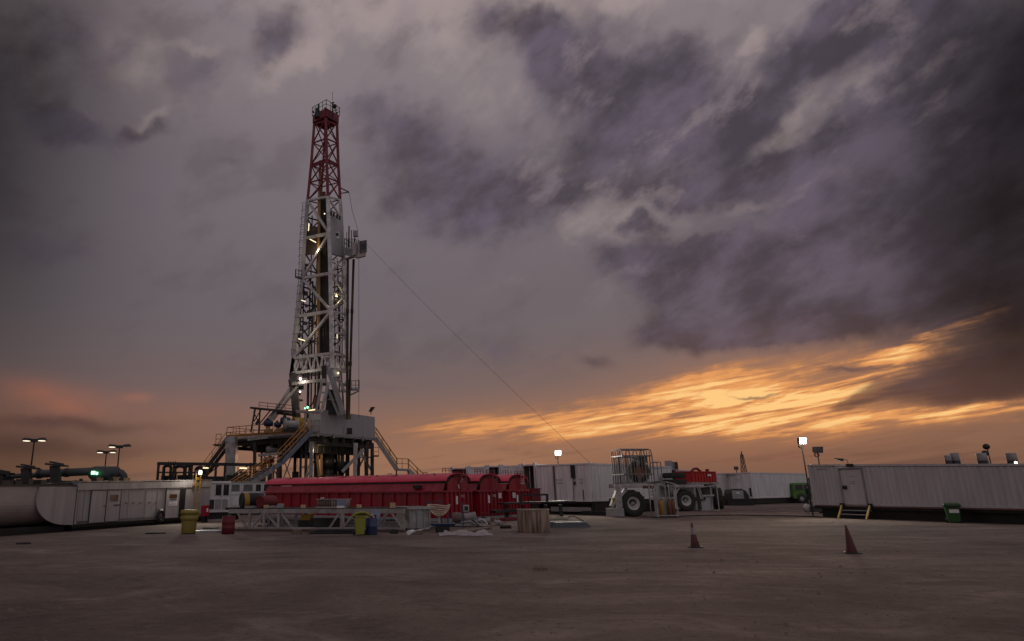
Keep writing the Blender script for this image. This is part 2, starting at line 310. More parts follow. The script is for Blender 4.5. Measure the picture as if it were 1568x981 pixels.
# ================================================================== helpers
class MB:
    def __init__(s): s.v = []; s.f = []; s.sm = []
    def add(s, vs_, fs, smooth=False):
        o = len(s.v); s.v += [tuple(v) for v in vs_]; s.f += [tuple(i+o for i in f) for f in fs]; s.sm += [smooth]*len(fs); return s
    def box(s, x0, y0, z0, x1, y1, z1):
        return s.hexa([(x0,y0,z0),(x1,y0,z0),(x1,y1,z0),(x0,y1,z0)], [(x0,y0,z1),(x1,y0,z1),(x1,y1,z1),(x0,y1,z1)])
    def hexa(s, lo, hi):
        return s.add(list(lo)+list(hi), [(3,2,1,0),(4,5,6,7),(0,1,5,4),(1,2,6,5),(2,3,7,6),(3,0,4,7)])
    def bar(s, p, q, w=.1, h=None, up=(0,0,1)):
        p, q = Vector(p), Vector(q); h = h or w; d = (q-p).normalized(); up = Vector(up)
        if abs(d.dot(up)) > .97: up = Vector((0,1,0)) if abs(d.y) < .9 else Vector((1,0,0))
        a = d.cross(up).normalized()*w/2; b = a.cross(d).normalized()*h/2
        return s.hexa([p-a-b, p+a-b, p+a+b, p-a+b][::-1], [q-a-b, q+a-b, q+a+b, q-a+b][::-1])
    def tube(s, pts, r, n=8, cap=True, r2=None):
        pts = [Vector(p) for p in pts]; rings = []; N_ = len(pts); pa = None
        for i, p in enumerate(pts):
            d = (pts[min(i+1, N_-1)]-pts[max(i-1, 0)]).normalized()
            if pa is None:
                up = Vector((0,0,1)) if abs(d.z) < .95 else Vector((1,0,0)); a = d.cross(up).normalized()
            else:
                a = (pa - d*pa.dot(d)); a = a.normalized() if a.length > 1e-5 else d.orthogonal().normalized()
            pa = a; b = a.cross(d)
            rr = r if r2 is None else r+(r2-r)*i/max(1, N_-1)
            if isinstance(r, (list, tuple)): rr = r[i]
            rings.append([p+a*math.cos(2*math.pi*k/n)*rr+b*math.sin(2*math.pi*k/n)*rr for k in range(n)])
        vs_ = [v for R in rings for v in R]; fs = []
        for i in range(N_-1):
            for k in range(n): fs.append((i*n+k, (i+1)*n+k, (i+1)*n+(k+1)%n, i*n+(k+1)%n))
        s.add(vs_, fs, n > 5)
        if cap: s.add(rings[0], [tuple(range(n))]); s.add(rings[-1], [tuple(range(n))[::-1]])
        return s
    def lathe(s, prof, n=24, c=(0,0,0), axis='z'):
        vs_ = []
        for (r, z) in prof:
            for k in range(n):
                a = 2*math.pi*k/n; x, y = r*math.cos(a), r*math.sin(a)
                v = {'z': (x, y, z), 'y': (x, z, y), 'x': (z, x, y)}[axis]
                vs_.append((v[0]+c[0], v[1]+c[1], v[2]+c[2]))
        fs = []
        for i in range(len(prof)-1):
            for k in range(n): fs.append((i*n+k, i*n+(k+1)%n, (i+1)*n+(k+1)%n, (i+1)*n+k))
        return s.add(vs_, fs, True)
    def prism(s, prof, d0, d1, axis='x', smooth=False):
        """profile of (a, z) pairs extruded along an axis"""
        n = len(prof)
        def P(d, a, z): return (d, a, z) if axis == 'x' else (a, d, z)
        vs_ = [P(d0, a, z) for a, z in prof]+[P(d1, a, z) for a, z in prof]
        s.add(vs_, [(k, (k+1)%n, n+(k+1)%n, n+k) for k in range(n)], smooth)
        s.add(vs_, [tuple(range(n))[::-1], tuple(range(n, 2*n))]); return s
    def rail(s, pts, h=1.05, step=1.6, r=.035, mid=True):
        pts = [Vector(p) for p in pts]; hz = Vector((0,0,h))
        s.tube([p+hz for p in pts], r, 5)
        if mid: s.tube([p+hz*.5 for p in pts], r*.8, 5)
        for a, b in zip(pts, pts[1:]):
            n = max(1, round((b-a).length/step))
            for i in range(n+1):
                p = a.lerp(b, i/n); s.tube([p, p+hz], r, 5)
        return s
    def build(s, name, m, parent=None, bevel=0):
        me = bpy.data.meshes.new(name); me.from_pydata([tuple(v) for v in s.v], [], s.f)
        me.polygons.foreach_set('use_smooth', s.sm); me.materials.append(m); me.validate(); me.update()
        bmv = bmesh.new(); bmv.from_mesh(me); bmesh.ops.recalc_face_normals(bmv, faces=bmv.faces); bmv.to_mesh(me); bmv.free()
        o = bpy.data.objects.new(name, me); COL.objects.link(o)
        if parent is not None: o.parent = parent
        if bevel:
            bv = o.modifiers.new('edge', 'BEVEL'); bv.width = bevel; bv.segments = 2; bv.limit_method = 'ANGLE'
        return o
import bmesh
def spot_lamp(P, d, e, c=(1,.90,.74), ang=130):
    l = bpy.data.lights.new('lamp_light', 'SPOT'); l.energy = e; l.color = c; l.shadow_soft_size = .25; l.spot_size = rad(ang); l.spot_blend = .9
    o = bpy.data.objects.new('lamp_light', l); COL.objects.link(o); o.location = P; o.rotation_euler = Vector(d).to_track_quat('-Z','Y').to_euler(); return o
def tag(o, label=None, cat=None, group=None, kind=None):
    if label: o['label'] = label
    if cat: o['category'] = cat
    if group: o['group'] = group
    if kind: o['kind'] = kind
    return o
def thing(name, label, cat, loc=(0,0,0), rz=0.0, group=None):
    o = bpy.data.objects.new(name, None); COL.objects.link(o); o.empty_display_size = .2
    o.location = loc; o.rotation_euler = (0,0,rz); return tag(o, label, cat, group)
def kids(o): return [c for c in bpy.data.objects if c.parent == o]
def copy_tree(o, parent=None):
    c = o.copy(); COL.objects.link(c); c.parent = parent
    for ch in kids(o): copy_tree(ch, c)
    return c
def text(name, s, size, m, parent, loc, rot, ext=.004):
    cu = bpy.data.curves.new(name, 'FONT'); cu.body = s; cu.size = size; cu.extrude = ext; cu.align_x = 'CENTER'; cu.align_y = 'CENTER'
    cu.materials.append(m); tmp = bpy.data.objects.new('tmp', cu); COL.objects.link(tmp); dg = bpy.context.evaluated_depsgraph_get(); me = bpy.data.meshes.new_from_object(tmp.evaluated_get(dg)); bpy.data.objects.remove(tmp)
    o = bpy.data.objects.new(name, me); COL.objects.link(o); o.parent = parent; o.location = loc; o.rotation_euler = rot
    return o
def front(A, B):
    """left-to-right foot line of a face seen from the camera: origin, z rotation, length"""
    d = Vector((B[0]-A[0], B[1]-A[1])); return (A[0], A[1], 0), math.atan2(d.y, d.x), d.length
def corr(mb, x0, x1, z0, z1, y, out=-1, pitch=.24, depth=.026, zr=None):
    """corrugated sheet in the local xz plane; out = -1 faces -y; zr: height of the top at x1"""
    zr = z1 if zr is None else zr
    n = max(1, int(round((x1-x0)/pitch))); p = (x1-x0)/n; xs = []
    for i in range(n):
        b = x0+i*p; xs += [(b, 0), (b+p*.36, 0), (b+p*.5, 1), (b+p*.86, 1)]
    xs.append((x1, 0)); vs_ = []
    for x, d in xs:
        yy = y - out*d*depth; t = (x-x0)/(x1-x0); vs_ += [(x, yy, z0), (x, yy, z1+(zr-z1)*t)]
    mb.add(vs_, [(2*i, 2*i+2, 2*i+3, 2*i+1) for i in range(len(xs)-1)]); return mb
def corr_side(mb, y0, y1, z0, z1, x, out=1, pitch=.28, depth=.036):
    n = max(1, int(round((y1-y0)/pitch))); p = (y1-y0)/n; xs = []
    for i in range(n):
        b = y0+i*p; xs += [(b, 0), (b+p*.36, 0), (b+p*.5, 1), (b+p*.86, 1)]
    xs.append((y1, 0)); vs_ = []
    for yv, d in xs: vs_ += [(x-out*d*depth, yv, z0), (x-out*d*depth, yv, z1)]
    mb.add(vs_, [(2*i, 2*i+2, 2*i+3, 2*i+1) for i in range(len(xs)-1)]); return mb
def scribble(parent, m, x, z, w, h, rows, y=-.03, name='lettering', seed=1):
    """worn lettering too faint to read: rows of short strokes"""
    rn = random.Random(seed); mb = MB(); rh = h/rows
    for i in range(rows):
        xx = x
        while xx < x+w-.02:
            cw = rn.uniform(.4, .9)*rh*.8
            z0 = z+h-(i+1)*rh+rh*.22
            mb.box(xx, y-.003, z0, xx+cw*.28, y, z0+rh*.58)
            if rn.random() < .7: mb.box(xx+cw*.28, y-.003, z0+rh*.2, xx+cw*.8, y, z0+rh*rn.uniform(.3,.5))
            xx += cw+rh*.18
    return mb.build(name, m, parent)

# ================================================================== ground
def ground():
    mb = MB(); n = 150; S = 2500.0
    def ax(i): 
        t = (i/n)*2-1; return math.copysign(abs(t)**3.2, t)*S
    vs_ = [(ax(i), ax(j)+20, 0) for j in range(n+1) for i in range(n+1)]
    # gentle unevenness near the camera, none far away
    out = []
    rn = random.Random(3); ph = [(rn.uniform(.12,.9), rn.uniform(0,6.28), rn.uniform(0,6.28)) for _ in range(14)]
    for (x, y, z) in vs_: out.append((x, y, 0))
    fs = [(j*(n+1)+i, j*(n+1)+i+1, (j+1)*(n+1)+i+1, (j+1)*(n+1)+i) for j in range(n) for i in range(n)]
    mb.add(out, fs)
    m = bpy.data.materials.new('compacted_sand'); m.use_nodes = True; t = m.node_tree; N = t.nodes; L = t.links
    b = N['Principled BSDF']; b.inputs['Roughness'].default_value = .92; b.inputs['Specular IOR Level'].default_value = .25
    tcn = N.new('ShaderNodeTexCoord')
    def tex(scale, sx, sy, rz, detail=8, rough=.6, dist=0):
        mp = N.new('ShaderNodeMapping'); L.new(tcn.outputs['Object'], mp.inputs[0]); mp.inputs['Scale'].default_value = (sx, sy, 1); mp.inputs['Rotation'].default_value = (0,0,rz)
        q = N.new('ShaderNodeTexNoise'); L.new(mp.outputs[0], q.inputs['Vector']); q.inputs['Scale'].default_value = scale
        q.inputs['Detail'].default_value = detail; q.inputs['Roughness'].default_value = rough; q.inputs['Distortion'].default_value = dist
        return q.outputs[0]
    def rng(v, a, b_, lo=0, hi=1):
        q = N.new('ShaderNodeMapRange'); L.new(v, q.inputs[0]); q.inputs[1].default_value = a; q.inputs[2].default_value = b_; q.inputs[3].default_value = lo; q.inputs[4].default_value = hi; return q.outputs[0]
    def mixn(f, a, c):
        q = N.new('ShaderNodeMix'); q.data_type = 'RGBA'
        L.new(f, q.inputs[0]) if not isinstance(f, float) else None
        if isinstance(a, tuple): q.inputs[6].default_value = (*a, 1)
        else: L.new(a, q.inputs[6])
        if isinstance(c, tuple): q.inputs[7].default_value = (*c, 1)
        else: L.new(c, q.inputs[7])
        return q.outputs[2]
    patches = tex(.16, 1, 1.2, .2, 6, .55, .4)
    streaks = tex(.42, .70, 1.15, .35, 10, .68, 1.0)
    streaks2 = tex(1.5, .60, 1.25, -.45, 10, .70, .8)
    fine = tex(6.0, 1, 1, 0, 10, .74)
    grit = tex(30.0, 1, 1, 0, 6, .72)
    def M2(op, a, b_=0.0, c_=None):
        q = N.new('ShaderNodeMath'); q.operation = op
        for k, v in enumerate((a, b_, c_)):
            if v is None: continue
            if isinstance(v, (int, float)): q.inputs[k].default_value = v
            else: L.new(v, q.inputs[k])
        return q.outputs[0]
    sx_ = N.new('ShaderNodeSeparateXYZ'); L.new(tcn.outputs['Object'], sx_.inputs[0])
    trk = None; trd = None
    # wheel tracks: pairs of ruts along wide arcs, with tread bars
    for (cx_, cy_, R_) in ((-6, 62, 41.0), (-6, 62, 43.1), (30, -20, 46.0), (30, -20, 48.2), (14, 90, 72.5), (14, 90, 74.8), (-30, -12, 36.0), (-30, -12, 38.1), (5, 52, 28.6), (5, 52, 30.6)):
        ddx = M2('SUBTRACT', sx_.outputs[0], cx_); ddy = M2('SUBTRACT', sx_.outputs[1], cy_)
        r_ = M2('SQRT', M2('ADD', M2('MULTIPLY', ddx, ddx), M2('MULTIPLY', ddy, ddy)))
        wob = M2('MULTIPLY_ADD', patches, 1.6, r_)
        dd = M2('ABSOLUTE', M2('SUBTRACT', wob, R_+.8))
        band = rng(dd, .34, .20); an = M2('MULTIPLY', M2('ARCTAN2', ddx, ddy), R_*24.0)
        td = M2('MULTIPLY', band, M2('SINE', M2('MULTIPLY_ADD', dd, 6.0, an)))
        trk = band if trk is None else M2('MAXIMUM', trk, band); trd = td if trd is None else M2('ADD', trd, td)
    keep = rng(streaks2, .42, .60)
    trk = M2('MULTIPLY', trk, keep); trd = M2('MULTIPLY', trd, keep)
    c = mixn(rng(patches, .38, .62), (0.121,0.087,0.074), (0.204,0.155,0.130))
    c = mixn(rng(streaks, .52, .68, 0, .75), c, (0.320,0.256,0.219))
    c = mixn(rng(streaks, .47, .32, 0, .75), c, (0.068,0.048,0.041))
    c = mixn(rng(streaks2, .54, .70, 0, .60), c, (0.262,0.208,0.178))
    c = mixn(rng(streaks2, .45, .32, 0, .6), c, (0.073,0.052,0.046))
    c = mixn(M2('MULTIPLY', trk, .38), c, (0.082,0.060,0.051))
    c = mixn(M2('MULTIPLY', M2('MAXIMUM', trd, 0.0), .35), c, (0.242,0.192,0.164))
    c = mixn(rng(fine, .54, .68, 0, .70), c, (0.049,0.035,0.031))
    c = mixn(rng(fine, .44, .32, 0, .45), c, (0.291,0.239,0.207))
    c = mixn(rng(grit, .58, .70, 0, .65), c, (0.330,0.276,0.239))
    c = mixn(rng(grit, .42, .32, 0, .6), c, (0.044,0.033,0.030))
    L.new(c, b.inputs['Base Color'])
    def mul(a, k, add=None):
        q = N.new('ShaderNodeMath'); q.operation = 'MULTIPLY_ADD'; L.new(a, q.inputs[0]); q.inputs[1].default_value = k
        if add is not None: L.new(add, q.inputs[2])
        else: q.inputs[2].default_value = 0
        return q.outputs[0]
    h = mul(patches, 1.6); h = mul(streaks, 1.0, h); h = mul(streaks2, .7, h); h = mul(fine, .60, h); h = mul(grit, .16, h); h = mul(trd, .06, h); h = mul(trk, -.25, h)
    bp = N.new('ShaderNodeBump'); bp.inputs['Strength'].default_value = .9; bp.inputs['Distance'].default_value = .10; L.new(h, bp.inputs['Height']); L.new(bp.outputs[0], b.inputs['Normal'])
    g = mb.build('ground', m); tag(g, 'bare compacted sand yard with faint tyre tracks', 'ground', kind='structure')
ground()
# loose stones on the sand
def stones():
    mb = MB(); rn = random.Random(11)
    for i in range(2600):
        Y = 4+34*rn.random()**1.3; X_ = rn.uniform(-.75, 1.15)*Y; r = rn.uniform(.006, .020)*(1 if rn.random() < .93 else 2.1)
        a = rn.uniform(0, 6.28); pts = []
        for k in range(5): 
            q = a+k*1.2566; rr = r*rn.uniform(.7, 1.3); pts.append((X_+math.cos(q)*rr, Y+math.sin(q)*rr, -.002))
        top = [(p[0]*.5+X_*.5, p[1]*.5+Y*.5, r*rn.uniform(.5, .9)) for p in pts]
        mb.add(pts+top, [(k, (k+1)%5, 5+(k+1)%5, 5+k) for k in range(5)]+[(5,6,7,8,9)])
    o = mb.build('gravel', mat('stone', (.20,.155,.13), .9, 0, .6, 8)); tag(o, 'loose stones scattered over the sand', 'gravel', kind='stuff')
stones()
# tyre tread marks: low ridges of pressed sand
def berm(x0, x1, Y, h, seed):
    rn = random.Random(seed); mb = MB(); n = 60; pr = []
    for i in range(n+1):
        x = x0+(x1-x0)*i/n; hh = h*(.75+.35*rn.random())*min(1, min(i, n-i)/6)
        pr.append((x, hh))
    vs_ = []
    for x, hh in pr: vs_ += [(x, Y-hh*2.2, -.05), (x, Y-1, hh), (x, Y+3, hh*.96), (x, Y+14, -.05)]
    mb.add(vs_, [(4*i+k, 4*i+4+k, 4*i+5+k, 4*i+1+k) for i in range(n) for k in range(3)], True)
    return mb.build('hills', mat('dark_spoil_bank', (.035,.030,.032), .95, 0, .5, .1))
tag(berm(-420, -60, 300, 6.8, 1), 'low dark rise on the horizon at left', 'hills', kind='structure')
tag(berm(60, 520, 330, 4.6, 2), 'low dark rise on the horizon at right', 'hills', kind='structure')

# ================================================================== skid containers
def container(name, label, cat, A, B, depth, z0, z1, m=None, group=None, z1r=None, lr=None, right=True, left=True, skid=True, smooth=False):
    """A, B: ground points below the left and right ends of the face towards the camera"""
    loc, rz, L = front(A, B)
    t = thing(name, label, cat, loc, rz, group); m = m or M_white; z1r = z1r or z1
    w = MB()
    if smooth: w.add([(0,0,z0),(L,0,z0),(L,0,z1r),(0,0,z1)], [(0,1,2,3)])
    else: corr(w, .12, L-.12, z0+.14, z1-.12, 0.02, zr=z1r-.12)
    if right: corr_side(w, .12, depth-.12, z0+.1, z1r-.1, L-.02, 1)
    else: w.add([(L-.02,0,z0),(L-.02,depth,z0),(L-.02,depth,z1r-.05),(L-.02,0,z1r-.05)], [(0,1,2,3)])
    if left: corr_side(w, .12, depth-.12, z0+.1, z1-.1, .02, -1)
    w.add([(0.03,depth-.02,z0),(L-.03,depth-.02,z0),(L-.03,depth-.02,z1r-.04),(0.03,depth-.02,z1-.04)], [(0,1,2,3)])
    w.build('wall', m, t)
    r = MB(); r.hexa([(0,0,z1-.10),(L,0,z1r-.10),(L,depth,z1r-.10),(0,depth,z1-.10)], [(0,0,z1),(L,0,z1r),(L,depth,z1r),(0,depth,z1)])
    r.build('roof', m, t)
    f = MB()
    for (x, y) in ((0,0),(L,0),(L,depth),(0,depth)):
        zt = z1 if x == 0 else z1r; sx = 0 if x == 0 else -.13; sy = 0 if y == 0 else -.13
        f.box(x+sx-.004, y+sy-.004, z0, x+sx+.134, y+sy+.134, zt-.103)
        f.box(x+sx-.012, y+sy-.012, zt-.10, x+sx+.15, y+sy+.15, zt+.012)
    f.box(.13, 0, z0, L-.13, .10, z0+.14); f.box(L-.10, .13, z0, L, depth-.13, z0+.14); f.box(0, .13, z0, .10, depth-.13, z0+.14)
    f.build('corner_frame', m, t, .006)
    if skid:
        s_ = MB()
        s_.box(.2, .3, 0, L-.2, .55, z0-.01); s_.box(.2, depth-.55, 0, L-.2, depth-.3, z0-.01)
        n = int(L/1.5)
        for i in range(n+1):
            x = .25+(L-.6)*i/n; s_.box(x, .56, .05, x+.18, depth-.56, z0-.02)
        s_.box(-.05, .05, z0-.14, L+.05, .29, z0-.012)
        s_.build('skid', M_black, t)
    return t, L
# ---- right-hand long cabin
A = G(1249,791.6); B = G(1568,803.5)
dv = (B-A); Ln = dv.length; dv.normalize(); B2 = A+dv*(Ln+6)
zl = zat(A, 711, 1240); zr = zat(B, 709.5, 1568)
z1r_ = zl+(zr-zl)*(Ln+6)/Ln
zf = .5*(zat(A, 773.5)+zat(B, 781.6))
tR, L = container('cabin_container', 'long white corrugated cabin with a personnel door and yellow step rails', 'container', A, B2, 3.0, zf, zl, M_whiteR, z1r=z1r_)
def xloc(t, px, py=760, L_=None):
    """local x on the front face of thing t seen at image column px"""
    d = ray(px, py); o = Vector(t.location); e = Vector((math.cos(t.rotation_euler.z), math.sin(t.rotation_euler.z), 0))
    det = e.x*d.y - e.y*d.x
    return (d.x*o.y - d.y*o.x)/det if abs(det) > 1e-9 else 0
def zl_(t, x, py):
    e = Vector((math.cos(t.rotation_euler.z), math.sin(t.rotation_euler.z), 0)); return zat(Vector(t.location)+e*x, py)
x0, x1 = xloc(tR, 1293, 760), xloc(tR, 1325.5, 760)
zd = zl_(tR, (x0+x1)/2, 719)
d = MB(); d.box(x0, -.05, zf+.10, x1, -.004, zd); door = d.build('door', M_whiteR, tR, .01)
MB().box(x0-.07, -.075, zf+.1, x0-.003, -.003, zd+.06).box(x1+.003, -.075, zf+.1, x1+.07, -.003, zd+.06).box(x0-.12, -.12, zd+.065, x1+.12, -.002, zd+.11).build('frame', M_grey, door)
MB().box(x0+.07, -.12, (zf+zd)/2-.05, x0+.28, -.053, (zf+zd)/2+.13).build('handle', M_black, door)
MB().box(x0+.45, -.06, zd-.36, x0+.80, -.051, zd-.33).build('grille', M_grey, door)
scribble(door, M_ink, x0+.45, zd-.75, .34, .2, 2, -.052, 'stencil', 5)
MB().box((x0+x1)/2-.12, -.09, zd+.16, (x0+x1)/2+.22, -.004, zd+.30).build('junction_box', M_black, tR)
xa = xloc(tR, 1249.5, 719); scribble(tR, M_ink, xa, zl_(tR, xa, 720.5), xloc(tR,1269.5,719)-xa, .12, 1, -.006, 'nameplate', 9)
MB().box(.10, -.03, zf-.02, L, -.004, zf+.05).build('base_rail', mat('oxide_rail', (.14,.07,.06), .7), tR)
# steps with yellow rails
p0 = Vector(tR.location); ex = Vector((math.cos(tR.rotation_euler.z), math.sin(tR.rotation_euler.z), 0)); nx = Vector((ex.y, -ex.x, 0))
st = thing('door_steps', 'short steel steps with yellow side rails below the cabin door', 'steps', p0+ex*(x0-.1)+nx*.02, tR.rotation_euler.z)
W = x1-x0+.35
MB().box(.04, -.30, zf*.66, W-.04, -.03, zf*.66+.035).box(.04, -.48, zf*.33, W-.04, -.22, zf*.33+.035).build('tread', M_grey, st)
for xx in (0, W):
    MB().bar((xx, -.12, zf+.1), (xx+.04, -.62, 0), .075).build('side_rail', mat('bright_yellow_paint', (.42,.29,.05), .5, 0, .4, 4), st)
    MB().box(xx-.1, -.17, zf-.02, xx+.1, -.07, zf+.17).build('bracket', M_black, st)
MB().box(-.2, -.62, zf*.02, -.03, -.1, zf*.5).build('stringer', M_grey, st) if False else None
# white round drum end & block near corner of cabin
b_ = G(1237,786); t = thing('towing_hitch', 'grey hitch with a round pad eye beside the cabin corner', 'hitch', b_, .3)
MB().lathe([(0,-.1),(.24,-.1),(.26,-.05),(.26,.05),(.24,.1),(0,.1)], 16, (0,0,.32), 'y').build('pad_eye', M_lgrey, t)
MB().box(.1,-.12,.08,1.1,.12,.42).box(1.12,-.18,0,1.4,.18,.62).build('drawbar', M_under, t)

# ---- left cabin
A = G(112,813.5); B = G(319,797.5); zt_l = zat(A, 738.5); zt_r = zat(B, 735.5)
zf = .5*(zat(A, 803)+zat(B, 789.5))
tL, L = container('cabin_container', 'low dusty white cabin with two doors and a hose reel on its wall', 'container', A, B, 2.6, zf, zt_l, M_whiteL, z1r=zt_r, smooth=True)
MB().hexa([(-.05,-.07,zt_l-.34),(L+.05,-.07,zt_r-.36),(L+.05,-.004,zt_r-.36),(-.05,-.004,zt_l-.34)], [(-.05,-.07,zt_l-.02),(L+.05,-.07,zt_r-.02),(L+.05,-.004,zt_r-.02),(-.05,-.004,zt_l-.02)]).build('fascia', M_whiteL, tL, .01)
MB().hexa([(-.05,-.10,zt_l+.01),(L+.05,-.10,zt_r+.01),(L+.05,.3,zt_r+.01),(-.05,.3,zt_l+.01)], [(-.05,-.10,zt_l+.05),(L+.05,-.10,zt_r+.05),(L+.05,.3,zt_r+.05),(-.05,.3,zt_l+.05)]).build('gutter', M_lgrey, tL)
def ldoor(pa, pb, pt, pbm, label, open_=False):
    xa, xb = xloc(tL, pa, 770), xloc(tL, pb, 770); za, zb = zl_(tL, xb, pbm), zl_(tL, xb, pt)
    d = MB().box(xa, -.045, za, xb, -.004, zb).build('door', M_whiteL, tL, .008); 
    if label: d['label'] = label
    g = MB(); g.box(xa-.035, -.05, za, xa-.006, -.003, zb).box(xb+.006, -.05, za, xb+.035, -.003, zb).box(xa-.035, -.07, zb+.006, xb+.035, -.003, zb+.05); g.build('frame', M_under, d)
    return d, xa, xb, za, zb
d, xa, xb, za, zb = ldoor(138, 161, 751, 799, None)
MB().box(xb-.14, -.07, (za+zb)/2, xb-.05, -.048, (za+zb)/2+.04).build('handle', M_black, d)
d, xa, xb, za, zb = ldoor(162.5, 183, 750.5, 797, 'door with a small brown window')
MB().box(xa+.22*(xb-xa), -.056, zb-.50, xa+.78*(xb-xa), -.048, zb-.20).build('window', mat('brown_glass', (.10,.045,.02), .15), d)
MB().box(xa+.55*(xb-xa), -.08, (za+zb)/2, xb-.05, -.048, (za+zb)/2+.05).build('handle', M_black, d)
d, xa, xb, za, zb = ldoor(253, 273, 748.5, 792, 'white door with blue notices beside a dark opening')
MB().box(xa+.25*(xb-xa), -.056, zb-.50, xa+.8*(xb-xa), -.048, zb-.27).build('window', mat('brown_glass', (.10,.045,.02), .15), d)
MB().box(xa+.20*(xb-xa), -.053, za+.62, xa+.85*(xb-xa), -.048, za+.98).build('notice', M_sign, d)
scribble(d, M_bluemk, xa+.24*(xb-xa), za+.64, .5*(xb-xa), .24, 2, -.054, 'notice_print', 3)
MB().box(xa+.24*(xb-xa), -.058, za+.88, xa+.80*(xb-xa), -.054, za+.96).build('notice_band', M_ink, d)
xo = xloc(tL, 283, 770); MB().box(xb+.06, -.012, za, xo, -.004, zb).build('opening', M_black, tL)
# panel seams, sockets
for px in (119, 128, 196, 222, 240): xx = xloc(tL, px, 770); MB().box(xx, -.012, zf+.1, xx+.03, -.004, zt_l-.36).build('seam', mat('grime_line', (.22,.18,.17), .7), tL)
for px in (192, 203, 214, 228, 238): xx = xloc(tL, px, 770); MB().box(xx, -.04, zf+.82, xx+.14, -.004, zf+.87).build('socket', mat('grime_line', (.22,.18,.17), .7), tL)
# hose reel
xr = xloc(tL, 242.5, 788); zr_ = zl_(tL, xr, 789.5)
hr = MB()
for i in range(5): 
    rr = .30-.035*i; hr.tube([(xr+math.cos(a*math.pi/10)*rr, -.16-.02*(i%2), zr_+math.sin(a*math.pi/10)*rr) for a in range(21)], .03, 6, False)
o = hr.build('hose_reel', M_black, None); o.location = tL.location; o.rotation_euler = tL.rotation_euler
tag(o, 'black coiled hose hanging on the low white cabin wall', 'hose reel')
MB().bar((xr-.2,-.05,zr_+.35),(xr+.2,-.05,zr_+.35),.03).bar((xr-.2,-.05,zr_+.35),(xr-.22,-.05,zr_),.03).bar((xr+.2,-.05,zr_+.35),(xr+.22,-.05,zr_),.03).build('bracket', M_grey, o)
# fire cabinet
P = G(313,800); zc = zat(P, 790); fc = thing('fire_cabinet', 'small red fire cabinet on a stand at the low cabin end', 'cabinet', P, tL.rotation_euler.z)
h1 = zat(P, 773.5); MB().box(-.22,-.12,zc,.22,.12,h1).build('cabinet_body', M_red, fc, .01)
MB().box(-.18,-.135,zc+.04,.18,-.123,h1-.04).build('door', M_red, fc); MB().box(-.08,-.142,zc+.22,.08,-.137,zc+.42).build('sign', M_sign, fc)
MB().box(-.18,-.08,0,-.12,.08,zc).box(.12,-.08,0,.18,.08,zc).build('stand', M_dark, fc)

# yellow bin with label by the cabin
P = G(212,803.5); h1 = zat(P, 778.5); yb = thing('waste_bin', 'squat yellow lidded bin with a white label against the low cabin', 'bin', P, .3)
w = .36
MB().hexa([(-w*.85,-w*.8,0),(w*.85,-w*.8,0),(w*.85,w*.8,0),(-w*.85,w*.8,0)],[(-w,-w,h1*.8),(w,-w,h1*.8),(w,w,h1*.8),(-w,w,h1*.8)]).build('bin_body', M_yplast, yb, .02)
MB().hexa([(-w*1.12,-w*1.12,h1*.8+.004),(w*1.12,-w*1.12,h1*.8+.004),(w*1.12,w*1.12,h1*.8+.004),(-w*1.12,w*1.12,h1*.8+.004)],[(-w*1.0,-w,h1),(w*1.0,-w,h1),(w*1.0,w,h1),(-w*1.0,w,h1)]).build('lid', M_yplast, yb, .02)
MB().box(-.04,-w-.012,h1*.5,.2,-w+.03,h1*.75).build('label_plate', M_sign, yb)
for sx in (-1,1): MB().lathe([(0,-.04),(.11,-.04),(.11,.04),(0,.04)], 14, (sx*w*1.08, .25, .11), 'x').build('wheel', M_black, yb)

# tall yellow drum
P = G(288.5,817); h1 = zat(P, 780); r = .34
yd = thing('salvage_drum', 'large yellow salvage drum with a banded screw lid on the sand', 'drum', P)
MB().lathe([(0,0),(r*.72,0),(r*.80,.04),(r*.90,h1*.55),(r*.90,h1*.60),(0,h1*.60)], 28).build('drum_body', M_yplast, yd)
MB().lathe([(r*.93,h1*.555),(r*1.0,h1*.56),(r*1.02,h1*.70),(r*.98,h1*.72),(r*.98,h1*.80),(r*1.0,h1*.81)], 28).build('band', M_yplast, yd)
MB().lathe([(r*1.0,h1*.82),(r*1.07,h1*.82),(r*1.07,h1*.90),(r*1.03,h1*.97),(r*.8,h1),(0,h1)], 28).build('lid', M_yplast, yd)
MB().lathe([(0,.0),(r*.78,.0),(r*.80,.07)], 28, (0,0,.004)).build('base_ring', M_black, yd)

# cabin roof ladder: yellow
xa = xloc(tL, 296, 778); P = Vector(tL.location)+Vector((math.cos(tL.rotation_euler.z), math.sin(tL.rotation_euler.z),0))*xa
ld = thing('wall_ladder', 'narrow yellow ladder with a lit lamp at its top on the low cabin end', 'ladder', P, tL.rotation_euler.z)
za = zat(P, 790); zb = zat(P, 725)
mb = MB(); 
for sx in (-.21,.21): mb.tube([(sx,-.2,za),(sx,-.2,zb)], .028, 6)
k = za+.1
while k < zb: mb.tube([(-.21,-.2,k),(.21,-.2,k)], .018, 5); k += .28
mb.bar((-.3,-.2,zb-.3),(.3,-.2,zb-.3),.06); mb.bar((-.35,-.15,zt_l-.1),(.35,-.15,zt_l-.1),.07).bar((-.2,-.2,zb-.35),(-.35,-.15,zt_l-.1),.05).bar((.2,-.2,zb-.35),(.35,-.15,zt_l-.1),.05)
mb.build('rung_frame', M_yel, ld)
lampz = zat(P, 723); l_ = MB().box(-.05,-.22,lampz-.16,.28,.0,lampz+.12).build('lamp_housing', M_dark, ld)
MB().box(-.01,-.24,lampz-.12,.24,-.225,lampz+.08).build('lens', L_white, l_)
